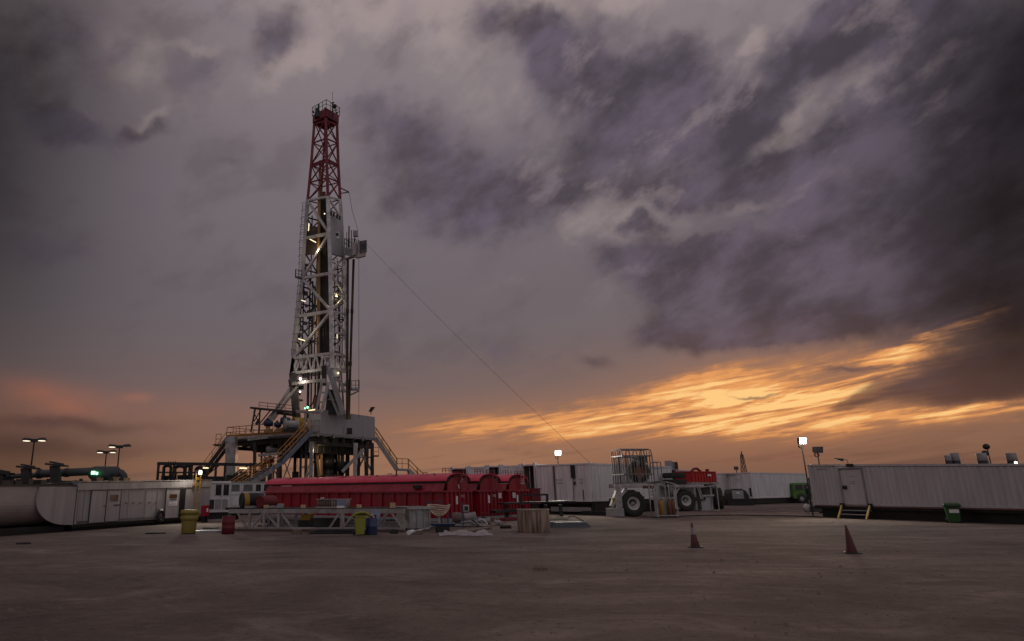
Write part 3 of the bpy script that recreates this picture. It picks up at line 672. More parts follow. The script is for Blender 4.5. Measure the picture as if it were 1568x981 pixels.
def point_lamp(P, e, c=(1,.93,.8), r=.15):
    ld_ = bpy.data.lights.new('lamp_light', 'POINT'); ld_.energy = e; ld_.color = c; ld_.shadow_soft_size = r
    o = bpy.data.objects.new('lamp_light', ld_); COL.objects.link(o); o.location = P; return o
q = Vector(tL.location)
point_lamp(P+Vector((.3,-.8,lampz)), 35); spot_lamp(P+Vector((.12,-.4,lampz)), (.25,-1,-.22), 450)

# ---- curved-bottom tank left of the cabin
e = Vector((math.cos(tL.rotation_euler.z), math.sin(tL.rotation_euler.z), 0)); O = Vector(tL.location)-e*.06
LT_ = 9.0
ht = zat(O, 744.5); hb = zat(O, 803); R_ = (ht-hb)
tk = thing('belly_tank', 'long white tank with a rounded belly at the left edge of the photo', 'tank', O, tL.rotation_euler.z)
def bellyprof(s=1.0, y_out=0.0):
    pr = [(y_out+.0, ht)]
    for i in range(13):
        a = i/12*math.pi/2; pr.append((y_out+1.45*(1-math.cos(a)), hb+.0+(R_*.62)*(1-math.sin(a))))
    pr.append((2.5, hb)); pr.append((2.5, ht)); return pr
MB().prism(bellyprof(y_out=.06), -LT_, -.02, 'x', False).build('tank_shell', mat('tank_white', (.34,.29,.28), .55, 0, .5, .7, (.25,.17,.15)), tk)
xg = -(xloc(tL, 112, 770)-xloc(tL, 55, 760)); pl = [(xg, ht-.02)]
for i in range(13):
    a = i/12*math.pi/2; pl.append((xg*math.cos(a)**.85 - .1, hb+R_*.70*(1-math.sin(a))))
pl.append((-.03, hb-.04)); pl.append((-.03, ht-.02))
n = len(pl); mb = MB(); mb.add([(x,-.02,z) for x,z in pl]+[(x,.05,z) for x,z in pl], [tuple(range(n)), tuple(range(n,2*n))[::-1]]+[(k,(k+1)%n,n+(k+1)%n,n+k) for k in range(n)])
mb.build('end_panel', M_whiteL, tk)
MB().box(-LT_,.35,0,-.1,2.3,hb-.003).build('skid', M_black, tk)  # skid widened into a solid black fill, standing in for shadow under the belly
mb = MB(); mb.box(-LT_,0.0,ht+.003,-.02,.1,ht+.07)
for k in range(14):
    x = -LT_+.4+k*.62; hh = random.uniform(.08,.3); mb.box(x,.2,ht+.003,x+random.uniform(.2,.55),.9,ht+hh)
mb.build('deck_gear', M_dark, tk)
for px_, s_ in ((79,'a'),(93,'b')):
    pass
o = MB(); P = G(98,812); 
for k,px in enumerate((97,112)):
    P = G(px,811); o = MB().lathe([(0,-.1),(.1,-.1),(.12,-.07),(.12,.07),(.1,.1),(0,.1)],12,(0,0,.12),'y').build('roller', M_lgrey); o.location=P
    tag(o, 'small pale roller on the dark ground under the belly tank, '+('left of two' if k==0 else 'right of two'), 'roller')

# ---- generator exhaust ducts above
Yd = 46.0
dt = thing('exhaust_duct', 'grey horizontal exhaust duct with a fat silencer on generator roofs', 'duct', at(160, 757, Yd)*1.0)
dt.location.z = 0; D0 = Vector(dt.location)
def dl(x, y, Y=Yd): return at(x, y, Y)-D0
M_duct = mat('weathered_green_grey_duct', (.055,.060,.064), .6, .1, .5, 1)
MB().tube([dl(-60,733),dl(60,727)], .17, 12).build('thin_pipe', M_duct, dt)
MB().tube([dl(58,725.5),dl(140,721.5)], .27, 14).build('pipe', M_duct, dt)
for px, py, rr in ((58,725.5,.33),(100,723.6,.31),(12,729.5,.24)): MB().tube([dl(px,py),dl(px+5,py-.2)], rr, 14).build('flange', M_dark, dt)
c0, c1 = dl(141,724.5), dl(181,724.5)
sl = MB(); dirc = (c1-c0).normalized(); sl.tube([c0-dirc*.15, c0, c0+dirc*.15, c1-dirc*.15, c1, c1+dirc*.12], [.30,.42,.47,.47,.42,.28], 20).build('silencer', M_duct, dt)
MB().tube([dl(181,722.5),dl(186,724),dl(189.5,728),dl(190.5,734),dl(190.5,745)], .24, 12).build('elbow', M_duct, dt)
g_ = MB().tube([dl(176,727)+Vector((0,-.47,0)), dl(176,727)+Vector((0,-.52,0))], .1, 10).build('inspection_port', M_black, dt)
mb = MB()
for px in (20, 75, 125, 150, 172): p = dl(px, 727); mb.box(p.x-.08, p.y-.1, 0, p.x+.08, p.y+.1, p.z-.25)
mb.build('support', M_dark, dt)
q = dl(152,724.3)+Vector((0,-.55,0))
gl = MB().box(q.x-.26,q.y-.1,q.z-.09,q.x-.04,q.y+.02,q.z+.12).box(q.x+.06,q.y-.1,q.z-.11,q.x+.15,q.y+.02,q.z+.06).build('green_lamp', L_green); gl.location = D0
tag(gl, 'bright green lamp shining in front of the exhaust silencer', 'lamp')
point_lamp(D0+q+Vector((0,-.6,0)), 3, (.3,1,.5))
for i,(px, py0, py1, lab) in enumerate(((3,742,722,'leftmost, cut by the photo edge'),(42,744,714,'middle one of three'),(86,744,710,'rightmost, nearest the silencer'))):
    p = at(px, 757, Yd-2); p.z = 0; s_ = thing('exhaust_stack', 'leaning generator exhaust stack with a flap cap, '+lab, 'exhaust', p, group='exhaust stacks on the generator roofs')
    a = at(px+3, py0, Yd-2)-p; b = at(px-2, py1+3, Yd-2)-p
    MB().hexa([a+Vector((-.28,-.2,-.6)),a+Vector((.28,-.2,-.6)),a+Vector((.28,.2,-.6)),a+Vector((-.28,.2,-.6))],[b+Vector((-.26,-.2,0)),b+Vector((.26,-.2,0)),b+Vector((.26,.2,0)),b+Vector((-.26,.2,0))]).build('stack_pipe', M_dark, s_)
    MB().bar(b+Vector((-.5,0,.12)), b+Vector((.75,0,-.02)), .7, .12).bar(b+Vector((-.3,0,.25)), b+Vector((.5,0,.1)), .4, .10).build('flap_cap', M_dark, s_)
    MB().box(a.x-.1,a.y-.1,0,a.x+.1,a.y+.1,a.z-.5).build('support', M_dark, s_)
# dark generator housings
for i,(pa, pb, top) in enumerate(((-40,36,738),(38,76,739.5),(78,190,739))):
    A2, B2 = at(pa, 757, 43), at(pb, 757, 43); A2.z = B2.z = 0; loc, rz, LL_ = front(A2, B2); h1 = zat(A2, top)
    o = thing('generator_set', ('black generator housing under the leftmost exhaust stack','black generator housing under the middle exhaust stack','long black generator housing below the silencer')[i], 'generator', loc, rz, 'generator housings behind the belly tank')
    MB().box(0,0,.2,LL_,2.4,h1-.12).build('housing', M_dark, o)
    mb = MB(); mb.box(-.05,-.05,h1-.115,LL_+.05,2.45,h1)
    k = .2
    while k < LL_-.5: mb.box(k, .2, h1+.003, k+random.uniform(.2,.5), 1.2, h1+random.uniform(.05,.35)); k += random.uniform(.6,1.3)
    mb.build('roof', M_dark, o); MB().box(0,.1,0,LL_,2.2,.195).build('skid', M_black, o)

# ---- twin-head floodlight masts at left
def twin(px, ptop, pb, Y, lab, lit=(1,1), spread=1.0):
    P = at(px, 757, Y); P.z = 0; T = at(px+1.2, ptop, Y); zt = T.z; t = thing('floodlight_mast', lab, 'floodlight', P, group='twin-head floodlight masts on the left')
    MB().tube([(0,0,0),(0,0,zt)], .09, 8, r2=.06).build('pole', M_dark, t)
    MB().box(-.3*spread,-.16,zt-.12,.3*spread,.16,zt+.1).bar((-.9*spread,0,zt+.1),(.9*spread,0,zt+.1),.08).build('crosshead', M_dark, t)
    for k, sx in enumerate((-1,1)):
        h = MB().hexa([(sx*.35*spread,-.25,zt+.0),(sx*1.15*spread,-.25,zt+.02),(sx*1.15*spread,.25,zt+.02),(sx*.35*spread,.25,zt+.0)],[(sx*.45*spread,-.15,zt+.2),(sx*1.0*spread,-.15,zt+.24),(sx*1.0*spread,.15,zt+.24),(sx*.45*spread,.15,zt+.2)]).build('lamp_head', M_dark, t)
        if lit[k]: MB().box(min(sx*.55,sx*.98)*spread,-.27,zt-.05,max(sx*.55,sx*.98)*spread,.2,zt-.005).build('lens', L_dim, h)
twin(42,674.5,740,56,'tallest twin-head floodlight mast, with two white lit lenses', (1,1), .85)
twin(156.5,692.5,740,68,'shortest twin-head floodlight mast, left of the silencer pair', (1,1), .85)
twin(176,684,740,62,'twin-head floodlight mast rising right behind the silencer', (1,0), .9)

# ================================================================== drilling rig: substructure
ZF = 8.0
F_, R_c, L_c = G(490,660,ZF), G(573.5,668.5,ZF), G(347,670,ZF)
Bk = L_c+R_c-F_
sub = thing('rig_substructure', 'steel drill floor on tall legs with grey windwall and yellow handrails, under the mast', 'drill floor', ((F_+Bk)/2)*1.0)
sub.location.z = 0; S0 = Vector(sub.location)
def s_(p): return p-S0
def sa(x, y, Y): return at(x, y, Y)-S0
def quad_slab(mb, pts, z0, z1): return mb.hexa([(p.x,p.y,z0) for p in pts], [(p.x,p.y,z1) for p in pts])
dp = [s_(F_), s_(R_c), s_(Bk), s_(L_c)]
quad_slab(MB(), dp, ZF-.45, ZF).build('deck', M_grey, sub)
e1 = (R_c-F_).normalized(); e2 = (L_c-F_).normalized(); LW = (R_c-F_).length; LL2 = (L_c-F_).length
mb = MB()
for k in range(6):                                     # underside beams
    a = s_(F_)+e1*(LW*(.06+.176*k)); mb.bar(a+Vector((0,0,-.75)), a+e2*LL2*.98+Vector((0,0,-.75)), .28, .55)
for k in range(5):
    a = s_(F_)+e2*(LL2*(.03+.23*k)); mb.bar(a+Vector((0,0,-1.25)), a+e1*LW*.98+Vector((0,0,-1.25)), .3, .42)
mb.build('floor_beam', M_under, sub)
mb = MB()
for k in range(1,5):
    a = s_(F_)+e1*(LW*.2*k)+Vector((0,0,-.5)); mb.bar(a-e2*.05, a+e2*4.2+Vector((0,0,-1.7)), .26, .30)
mb.build('bracket_beam', M_under, sub)
for k_, (f0, zz0, zz1) in enumerate(((1.5, ZF-2.25, ZF-.8), (6.0, ZF-2.6, ZF-.8), (10.0, ZF-1.9, ZF-.8))):
    a = s_(F_)+e2*f0; b = a+e1*LW*.97; g_ = MB().hexa([Vector((p.x,p.y,zz0)) for p in (a,b,b+e2*.12,a+e2*.12)],[Vector((p.x,p.y,zz1)) for p in (a,b,b+e2*.12,a+e2*.12)])
    for j in range(9): p = a+e1*(LW*(.03+.11*j)); g_.bar(Vector((p.x,p.y,zz0)), Vector((p.x,p.y,zz1)), .10, .3)
    g_.build('plate_girder', M_under, sub)
# windwall
zt = zat(F_, 628); zt2 = zat(R_c, 637); zz_ = (zt+zt2)/2
off = -(e2*.06)
ww = MB(); a = s_(F_)+off-Vector((0,0,.25)); b = s_(R_c)+off-Vector((0,0,.25))
hh = Vector((0,0,zz_-ZF+.25)); th = e2*.12
ww.hexa([a,b,b+th,a+th],[a+hh,b+hh,b+th+hh,a+th+hh])
c1, c2 = b+th, b+e2*4.5; ww.hexa([c1-e1*.12,c1,c2,c2-e1*.12],[c1-e1*.12+hh,c1+hh,c2+hh,c2-e1*.12+hh])
c1, c2 = a+th, a+e2*1.6; ww.hexa([c1,c1+e1*.12,c2+e1*.12,c2],[c1+hh,c1+e1*.12+hh,c2+e1*.12+hh,c2+hh])
wwo = ww.build('windwall', M_wall, sub, .01)
def wpt(px, py):                                       # point on the windwall face
    d = ray(px, py); o = F_+off; n = Vector((e1.y,-e1.x,0)); t = (o-Vector((0,0,CAMZ))).dot(n)/d.dot(n); return Vector((0,0,CAMZ))+d*t-S0
nW = Vector((e1.y,-e1.x,0))
def wplate(x0,y0,x1,y1,m,name,par,out=.03):
    a,b,c,d = wpt(x0,y1),wpt(x1,y1),wpt(x1,y0),wpt(x0,y0); o=nW*out
    return MB().hexa([a+o*.2,b+o*.2,b+o,a+o],[d+o*.2,c+o*.2,c+o,d+o]).build(name,m,par)
wplate(526,653.5,545,664,M_wall,'door',wwo,.05); wplate(530.5,655,538.5,664.5,M_black,'opening',wwo,.07)
wplate(533.8,634.5,537,641,M_dark,'porthole',wwo,.06)
mb = MB(); 
for px in (488,512,556,574): p = wpt(px, 661+ (px-490)*.1); mb.box(p.x-.10,p.y-.22,p.z-.55,p.x+.10,p.y-.06,p.z-.05)
mb.build('corner_bracket', M_lgrey, wwo)
mb = MB(); p = wpt(568,634); mb.box(p.x-.05,p.y+.2,p.z,p.x+.05,p.y+.3,p.z+.6).hexa([p+Vector((-.3,.1,.35)),p+Vector((.1,.1,.35)),p+Vector((.1,.5,.35)),p+Vector((-.3,.5,.35))],[p+Vector((.0,.1,.9)),p+Vector((.5,.1,.9)),p+Vector((.5,.5,.9)),p+Vector((.0,.5,.9))]); mb.build('work_lamp', M_black, wwo)
# legs of the substructure, each its own part
def col_(x0, y0, x1, y1, Y, w, m, name='leg', Y2=None, toground=True, h=None):
    a = sa(x0, y0, Y); b = sa(x1, y1, Y2 or Y)
    if toground: b = a+(b-a)*((a.z)/(a.z-b.z))
    return MB().bar(a, b, w, h or w, (0,1,0)).build(name, m, sub)
big = MB(); a0_, a1_ = sa(354.5,670,77.2), sa(354.5,737,77.2); a1_ = a0_+(a1_-a0_)*(a0_.z/(a0_.z-a1_.z)); a0_.z = ZF-.15
big.bar(a0_, a1_, 1.15, 1.3, (0,1,0)).build('leg', M_lgrey, sub, .03)
col_(390.5,674,389.5,737,77,.34,M_under); col_(401,676,400,737,79,.22,M_under)
col_(477.5,676,476,730,72,.36,M_grey); col_(485,678,484,730,78,.5,M_dark); col_(497,678,496,730,80,.55,M_dark); col_(525,678,524,722,79,.45,M_dark); col_(550,678,549,722,80,.4,M_dark); col_(563,676,562,722,77.5,.3,M_under); col_(533,678,532,722,81,.5,M_dark); col_(469.5,676,468,730,75,.30,M_under); col_(461,676,460,730,78,.26,M_under)
col_(544.5,678,543.5,722,76,.42,M_grey); col_(570,678,570,722,78.5,.42,M_under); col_(430,676,430,735,79,.26,M_under)
col_(514,680,514,722,80,.5,M_dark); col_(559,680,560,722,80,.3,M_under)
mb = MB()
for (x0,y0,x1,y1,Y,w) in ((557,688,524,722,76.5,.34),(551,690,571,724,79,.24),(562,690,546,724,80,.2),(470,730,488,690,79,.16),(433,700,446,735,78,.12),(446,700,433,735,78,.12),(392,680,430,735,80,.12),(476,705,468,730,74,.12),(462,715,478,715,75,.15),(543,700,572,700,79,.16)):
    mb.bar(sa(x0,y0,Y), sa(x1,y1,Y), w, w, (0,1,0))
mb.build('bracing', M_grey, sub)
mb = MB(); mb.bar(sa(396,697,76), sa(433,693.5,75), .3).bar(sa(398,703,76), sa(430,700,75), .12)
mb.bar(sa(380,673,76.5), sa(412,669,75.6), .28).build('side_beam', M_lgrey, sub)
# front edge of left deck: pale pipe rail below yellow kick plate
mb = MB(); z_ = Vector((0,0,1)); a = s_(F_)+e2*1.6; b = s_(L_c)
nL = Vector((e2.y,-e2.x,0)); nL = nL if nL.y < 0 else -nL
mb.tube([a+nL*.12-z_*.2, b+nL*.12-z_*.2], .2, 10); mb.tube([b+nL*.12-z_*.2, b+nL*.12-z_*.2+e2*.4-z_*.35, b+nL*.12+e2*.55-z_*1.2], .2, 10)
mb.build('edge_pipe', M_lgrey, sub)
MB().bar(a+nL*.05+z_*.16, b+nL*.05+z_*.16, .06, .30).build('kick_plate', M_yrail, sub)
mb = MB(); mb.rail([a+nL*.02, b+nL*.02], 1.25, 1.1, .045); mb.rail([b, s_(Bk)], 1.25, 1.5, .04); mb.build('handrail', M_yrail, sub)
mb = MB(); lo = b+e2*.9; mb.rail([lo-z_*.7+nL*.05, lo+e2*.9-z_*.7+nL*.05], 1.2, .9, .045).build('handrail', M_yrail, sub)
MB().box(lo.x-.9, lo.y-.2, ZF-.9, lo.x+.6, lo.y+1.5, ZF-.72).build('landing', M_dark, sub)
mb = MB(); mb.rail([s_(R_c)+e2*4.6, s_(Bk)], 1.2, 1.6, .035); mb.rail([s_(F_)+e2*.1-e1*.02, s_(F_)+e2*1.5-e1*.02], 1.25, .7, .04); mb.build('handrail', M_grey, sub)
# upper service platform on the left
up = MB(); YU = 76
up.bar(sa(386,624.5,YU), sa(452,631,YU-2), .9, .22).build('upper_platform', M_dark, sub)
mb = MB(); mb.bar(sa(391,626,YU), sa(384.5,662,YU), .22).bar(sa(398.5,627,YU), sa(396.5,663,YU), .2).bar(sa(388,630,YU), sa(398,650,YU), .1).bar(sa(398,630,YU), sa(389,645,YU), .1).bar(sa(392,650,YU), sa(397,642,YU),.28)
mb.bar(sa(414,628,YU-1), sa(398,648,YU), .1).bar(sa(418,630,YU-1), sa(401,650,YU), .08).bar(sa(424,632,YU-1), sa(452,635.5,YU-2), .3)
mb.build('platform_bracing', M_dark, sub)
MB().rail([sa(396.5,625.5,YU), sa(450,631,YU-2)], .75, 1.3, .035).build('platform_handrail', M_under, sub)
MB().bar(sa(455,629.5,71.5), sa(491,632,70), .5, .28).bar(sa(467,630,70.5), sa(467,661,70.5), .16).bar(sa(477,633,70),sa(474,655,70),.45).build('door_frame', M_lgrey, sub)
# stairs
def stair(name_m, a, b, w, rail_m, string_m, side, h=1.1, nst=None, rr=.045, label=None):
    """flight from a (top) to b (bottom), w wide towards `side`"""
    d = b-a; sv = side*w; p = MB(); dz_ = Vector((0,0,-.12))
    p.bar(a+dz_, b+dz_, .10, .45); p.bar(a+sv+dz_, b+sv+dz_, .10, .45); fl = p.build('stair_stringer', string_m, sub)
    n = nst or max(4, int(abs(d.z)/.22)); t = MB()
    for i in range(n): 
        q = a+d*((i+.5)/n); t.hexa([q+sv*.06+Vector((-.1,-.13,-.03)), q+sv*.94+Vector((-.1,-.13,-.03)), q+sv*.94+Vector((.1,.13,-.03)), q+sv*.06+Vector((.1,.13,-.03))],[q+sv*.06+Vector((-.1,-.13,0)), q+sv*.94+Vector((-.1,-.13,0)), q+sv*.94+Vector((.1,.13,0)), q+sv*.06+Vector((.1,.13,0))])
    t.build('stair_tread', M_under, sub)
    MB().rail([a, b], h, 1.5, rr).rail([a+sv, b+sv], h, 1.5, rr).build('stair_handrail', rail_m, sub)
sd = Vector((.55,.83,0))
T0 = sa(477,659,69.2); T1 = sa(432,707,65.6); T2 = sa(419,716,64.9); T3 = sa(386,737.5,61); T3 = T2+(T3-T2)*(T2.z/(T2.z-T3.z))
sdv = Vector((.6,-.8,0))*-1
stair('', T0, T1, 1.0, M_yrail, M_bluegr, sdv); stair('', T2, T3, 1.0, M_yrail, M_bluegr, sdv)
mb = MB(); mb.hexa([T1-z_*.3,T2-z_*.3,T2+sdv-z_*.3,T1+sdv-z_*.3],[T1-z_*.02,T2-z_*.02,T2+sdv-z_*.02,T1+sdv-z_*.02]); mb.build('stair_landing', M_bluegr, sub)
MB().rail([T1,T2],1.1,.8,.045).build('stair_handrail', M_yrail, sub)
MB().bar(T2-z_*.3, Vector((T2.x,T2.y,0)), .14).bar(T1+sdv-z_*.3, Vector((T1.x,T1.y,0))+sdv, .14).build('landing_post', M_under, sub)
T0 = sa(574,668,77.4); T1 = sa(607,717,76.4); T2 = sa(625,717.5,76); T3 = T2+Vector((2.2,-.3,-2.2)); T3 = T2+(T3-T2)*(T2.z/(T2.z-T3.z))
sdr = Vector((.1,.99,0))
stair('', T0, T1, 1.0, M_yrail, M_grey, sdr, rr=.04); stair('', T2, T3, 1.0, M_yrail, M_grey, sdr, rr=.04)
MB().hexa([T1-z_*.25,T2-z_*.25,T2+sdr-z_*.25,T1+sdr-z_*.25],[T1,T2,T2+sdr,T1+sdr]).build('stair_landing', M_grey, sub)
MB().rail([T1,T2],1.1,.9,.04).build('stair_handrail', M_yrail, sub)
MB().bar(T1-z_*.2,Vector((T1.x,T1.y,0)),.16).bar(T2-z_*.2,Vector((T2.x,T2.y,0)),.16).build('landing_post', M_under, sub)
T0 = sa(346,676,77.6); T1 = sa(318,713,79); T1 = T0+(T1-T0)*(T0.z/(T0.z-T1.z))
stair('', T0, T1, 1.0, M_yrail, M_dark, Vector((.3,.95,0)), rr=.035)
# side catwalk at the right legs
mb = MB(); mb.bar(sa(570,698,78), sa(580,698,78), .8, .14).build('side_platform', M_under, sub)
MB().rail([sa(571,698,77.6), sa(580,698,77.6)], 1.0, .5, .03).build('handrail', M_under, sub)

# ---- blowout preventer under the floor
BO = at(502, 752, 77); BO.z = 0
bop = thing('blowout_preventer', 'black stacked blowout preventer between ochre bars beneath the drill floor', 'wellhead', BO)
MB().lathe([(0,0),(.9,0),(.9,.3),(.5,.3),(.5,1.2),(.95,1.2),(.95,2.0),(.5,2.1),(.5,2.6),(.9,2.6),(.9,3.4),(.55,3.5),(.55,4.2),(.8,4.3),(.8,5.2),(.4,5.4),(.4,6.6),(0,6.6)], 20).build('valve_stack', M_black, bop)
MB().box(-1.3,-.35,1.3,1.3,.35,1.9).box(-1.4,-.35,2.7,1.4,.35,3.3).build('ram_block', M_black, bop)
MB().lathe([(.15,4.9),(.15,3.3),(.75,4.3),(.75,4.9)],16,(1.55,.2,.0)).build('flow_hood', M_black, bop)
mb = MB()
for (x0,y0,x1,y1,Y) in ((484,684,488.5,728,76),(492.5,684,492.5,728,76),(505,684,505,728,78.5),(519,690,519,728,79.5)): mb.bar(at(x0,y0,Y)-BO, at(x1,y1,Y)-BO, .26, .26, (0,1,0))
mb.bar(at(484,696,76)-BO, at(493,696,76)-BO, .16).build('guide_frame', M_ochre, bop)
MB().box(*(at(455,693,80)-BO), *((at(463,689,80)-BO)+Vector((0,.4,0)))).box(*(at(524,694,80)-BO), *((at(531,689.5,80)-BO)+Vector((0,.4,0)))).build('trolley_beam', M_orange, bop)
# dark vessels and pumps seen through the frame
def cyl(name, label, cat, x0, y0, x1, y1, Y, r, m, group=None, legs=True):
    a, b = at(x0,y0,Y), at(x1,y1,Y); O_ = Vector((a.x, a.y, 0)); t = thing(name, label, cat, O_, 0, group); d = (b-a).normalized()
    MB().tube([a-O_, a-O_+d*r*.4, b-O_-d*r*.4, b-O_], [r*.75, r, r, r*.75], 18).build('shell', m, t)
    if legs:
        for f in (.2,.8): p = (a-O_).lerp(b-O_, f); MB().box(p.x-.1,p.y-.2,0,p.x+.1,p.y+.2,p.z-r*.8).build('leg', M_under, t)
    return t
cyl('pressure_vessel', 'pale rusty horizontal vessel under the left side of the drill floor', 'tank', 408,688,434,687,77.5,.42,M_lgrey)
cyl('hydraulic_pump', 'dull red pump under the drill floor beside the orange stair', 'pump', 404,706,419,703,77.5,.42,M_reddk)
for (x0,x1,y0,y1,Y,lab) in ((366,384,722,740,78,'dark pump skid just right of the pale corner leg'),(448,458,700,735,80,'dark cabinet behind the orange stair foot'),(497,512,690,735,84,'dark tank deep under the middle of the drill floor')):
    a = at(x0,y0,Y); b = at(x1,y0,Y); t = thing('equipment_skid', lab, 'machinery', (a.x,a.y,0))
    MB().box(0,0,.3,b.x-a.x,1.5,a.z*.7).build('housing', M_dark, t, .04); MB().box(.1,.1,a.z*.7+.003,(b.x-a.x)*.6,1.2,a.z).build('hood', M_under, t, .03); MB().box(-.1,-.05,0,b.x-a.x+.1,1.55,.295).build('skid', M_black, t)
# machinery on the deck
def onfloor(px, py, back=0): 
    d = G(px, py, ZF); return d
def motor(px, lab, s=1.0, Y=73.5, m=M_bluecb, ptop=640):
    P = at(px, 664, Y); P.z = ZF; zt_ = zat(P, ptop)-ZF
    t = thing('winch_motor', lab, 'motor', P, .4)
    MB().lathe([(0,0),(.28*s,0),(.28*s,zt_*.35),(.20*s,zt_*.4),(.20*s,zt_*.55),(0,zt_*.55)], 16).box(-.42*s,-.3*s,0,.42*s,.3*s,zt_*.30).build('gearbox', M_ochre, t)
    MB().lathe([(0,-.48*s),(.25*s,-.48*s),(.36*s,-.38*s),(.36*s,.25*s),(.28*s,.45*s),(0,.5*s)], 18, (0,0,zt_*.55+.37*s), 'x').build('motor_body', m, t)
    MB().lathe([(0,-.1),(.16*s,-.1),(.16*s,.1),(0,.1)], 14, (-.1*s,0,zt_*.55+.80*s)).build('terminal_box', M_dark, t)
motor(410.5,'dark blue winch motor on the deck, left one of three',1.05,74.5,ptop=645); motor(425,'small dark blue winch motor on the deck, middle of three',.85,74,ptop=648); motor(436.5,'dark blue winch motor raised higher than its two neighbours',1.15,73,ptop=641)
P = at(446,664,72); P.z = ZF; t = thing('winch_drum', 'mottled grey winch drum on the deck beside the yellow guard', 'winch', P, .5)
MB().lathe([(0,-.8),(.62,-.8),(.62,-.7),(.45,-.65),(.45,.55),(.62,.6),(.62,.7),(0,.7)], 22, (0,0,.68), 'x').build('drum', M_grey, t); MB().box(-.9,-.5,0,.8,.5,.2).build('skid', M_dark, t)
P = at(456,664,73.4); P.z = ZF; t = thing('drawworks', 'drawworks in a rounded yellow guard on the drill floor below the mast leg', 'winch', P, .5)
pr = [(-.75,0),(-.75,1.0)]+[(-.75*math.cos(a*math.pi/8), 1.0+.62*math.sin(a*math.pi/8)) for a in range(1,8)]+[(.75,1.0),(.75,0)]
MB().prism(pr, -.6, .6, 'x').build('guard', M_yel, t, .03); MB().box(.65,-.6,0,1.4,.6,.8).build('gear_case', M_dark, t)

# ================================================================== mast
MO = at(492, 640, 74); MO.z = ZF
mast = thing('rig_mast', 'tall lattice drilling mast, red at the top and white below, leaning slightly', 'mast', MO)
def mp(x, y, Y): return at(x, y, Y)-MO
YM = [73.4,73.2,73.0,72.8,72.6,72.4,72.2,72.1]; DLq = [1.4,1.6,1.9,2.1,2.4,2.6,2.8,2.9]; DRq = [1.5,1.7,2.0,2.3,2.6,2.9,3.1,3.2]
Lq = [(481.5,186),(476.5,252),(471,307),(467,365),(463,426),(456.5,484),(449.5,548),(446.5,571)]
Mq = [(499,181),(500.3,243),(502,301),(504,357),(506,418),(507,476),(508,541),(508.5,564)]
Rq = [(516,187),(518,252),(521,306),(524.5,363),(528,424),(529.5,481),(531.5,545),(531.5,568)]
LP = [mp(x,y,Y+d) for (x,y),Y,d in zip(Lq,YM,DLq)]; MP = [mp(x,y,Y) for (x,y),Y in zip(Mq,YM)]
RP = [mp(x,y,Y+d) for (x,y),Y,d in zip(Rq,YM,DRq)]
BP = [l+r-m for l,m,r in zip(LP,MP,RP)]
def leg(P_, i0, i1, w, m, name='leg'):
    mb = MB()
    for a, b in zip(P_[i0:i1], P_[i0+1:i1+1]): mb.bar(a, b, w, w, (0,1,0))
    return mb.build(name, m, mast)
for P_, w in ((LP,.30),(MP,.34),(RP,.34),(BP,.26)):
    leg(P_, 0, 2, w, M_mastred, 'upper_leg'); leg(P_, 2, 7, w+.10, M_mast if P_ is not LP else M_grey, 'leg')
def lerpP(P_, s): i = min(int(s), len(P_)-2); return P_[i].lerp(P_[i+1], s-i)
def face(A_, B_, s0, s1, n, w, mode, mb, girt=True):
    for k in range(n):
        a, b = s0+(s1-s0)*k/n, s0+(s1-s0)*(k+1)/n
        if girt: mb.bar(lerpP(A_,b), lerpP(B_,b), w*1.15, w*1.15)
        if mode == 'X' or (mode == 'Z' and k % 2 == 0): mb.bar(lerpP(A_,a), lerpP(B_,b), w)
        if mode == 'X' or (mode == 'Z' and k % 2 == 1): mb.bar(lerpP(B_,a), lerpP(A_,b), w)
mb = MB()
for a, b in ((LP,MP),(MP,RP)): face(a, b, 0, 1, 2, .13, 'X', mb); face(a, b, 1, 2, 2, .13, 'X', mb)
for a, b in ((LP,BP),(BP,RP)): face(a, b, 0, 2, 4, .10, 'Z', mb)
for i in (0,1): 
    for a, b in ((LP,MP),(MP,RP)): mb.bar(lerpP(a,i+.06), lerpP(b,i+.06), .2)
mb.build('upper_bracing', M_mastred, mast)
mb = MB(); face(LP, MP, 2, 6, 4, .27, 'Z', mb); face(MP, RP, 2, 6, 8, .18, 'Z', mb)
mb.bar(LP[2], MP[2], .26).bar(MP[2], RP[2], .2)
mb.build('bracing', M_mast, mast)
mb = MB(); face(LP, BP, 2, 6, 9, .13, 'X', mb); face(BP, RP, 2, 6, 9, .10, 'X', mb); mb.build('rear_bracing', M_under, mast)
# truss band
mb = MB()
for a, b, n in ((LP,MP,5),(MP,RP,3),(LP,BP,3),(BP,RP,4)):
    mb.bar(a[6], b[6], .26); mb.bar(a[7], b[7], .28)
    for k in range(n):
        u0, u1, um = k/n, (k+1)/n, (k+.5)/n
        mb.bar(a[6].lerp(b[6],u0), a[7].lerp(b[7],um), .15); mb.bar(a[7].lerp(b[7],um), a[6].lerp(b[6],u1), .15)
for P_ in (LP,MP,RP,BP): mb.bar(P_[6], P_[7], .4)
mb.build('truss_ring', M_mast, mast)
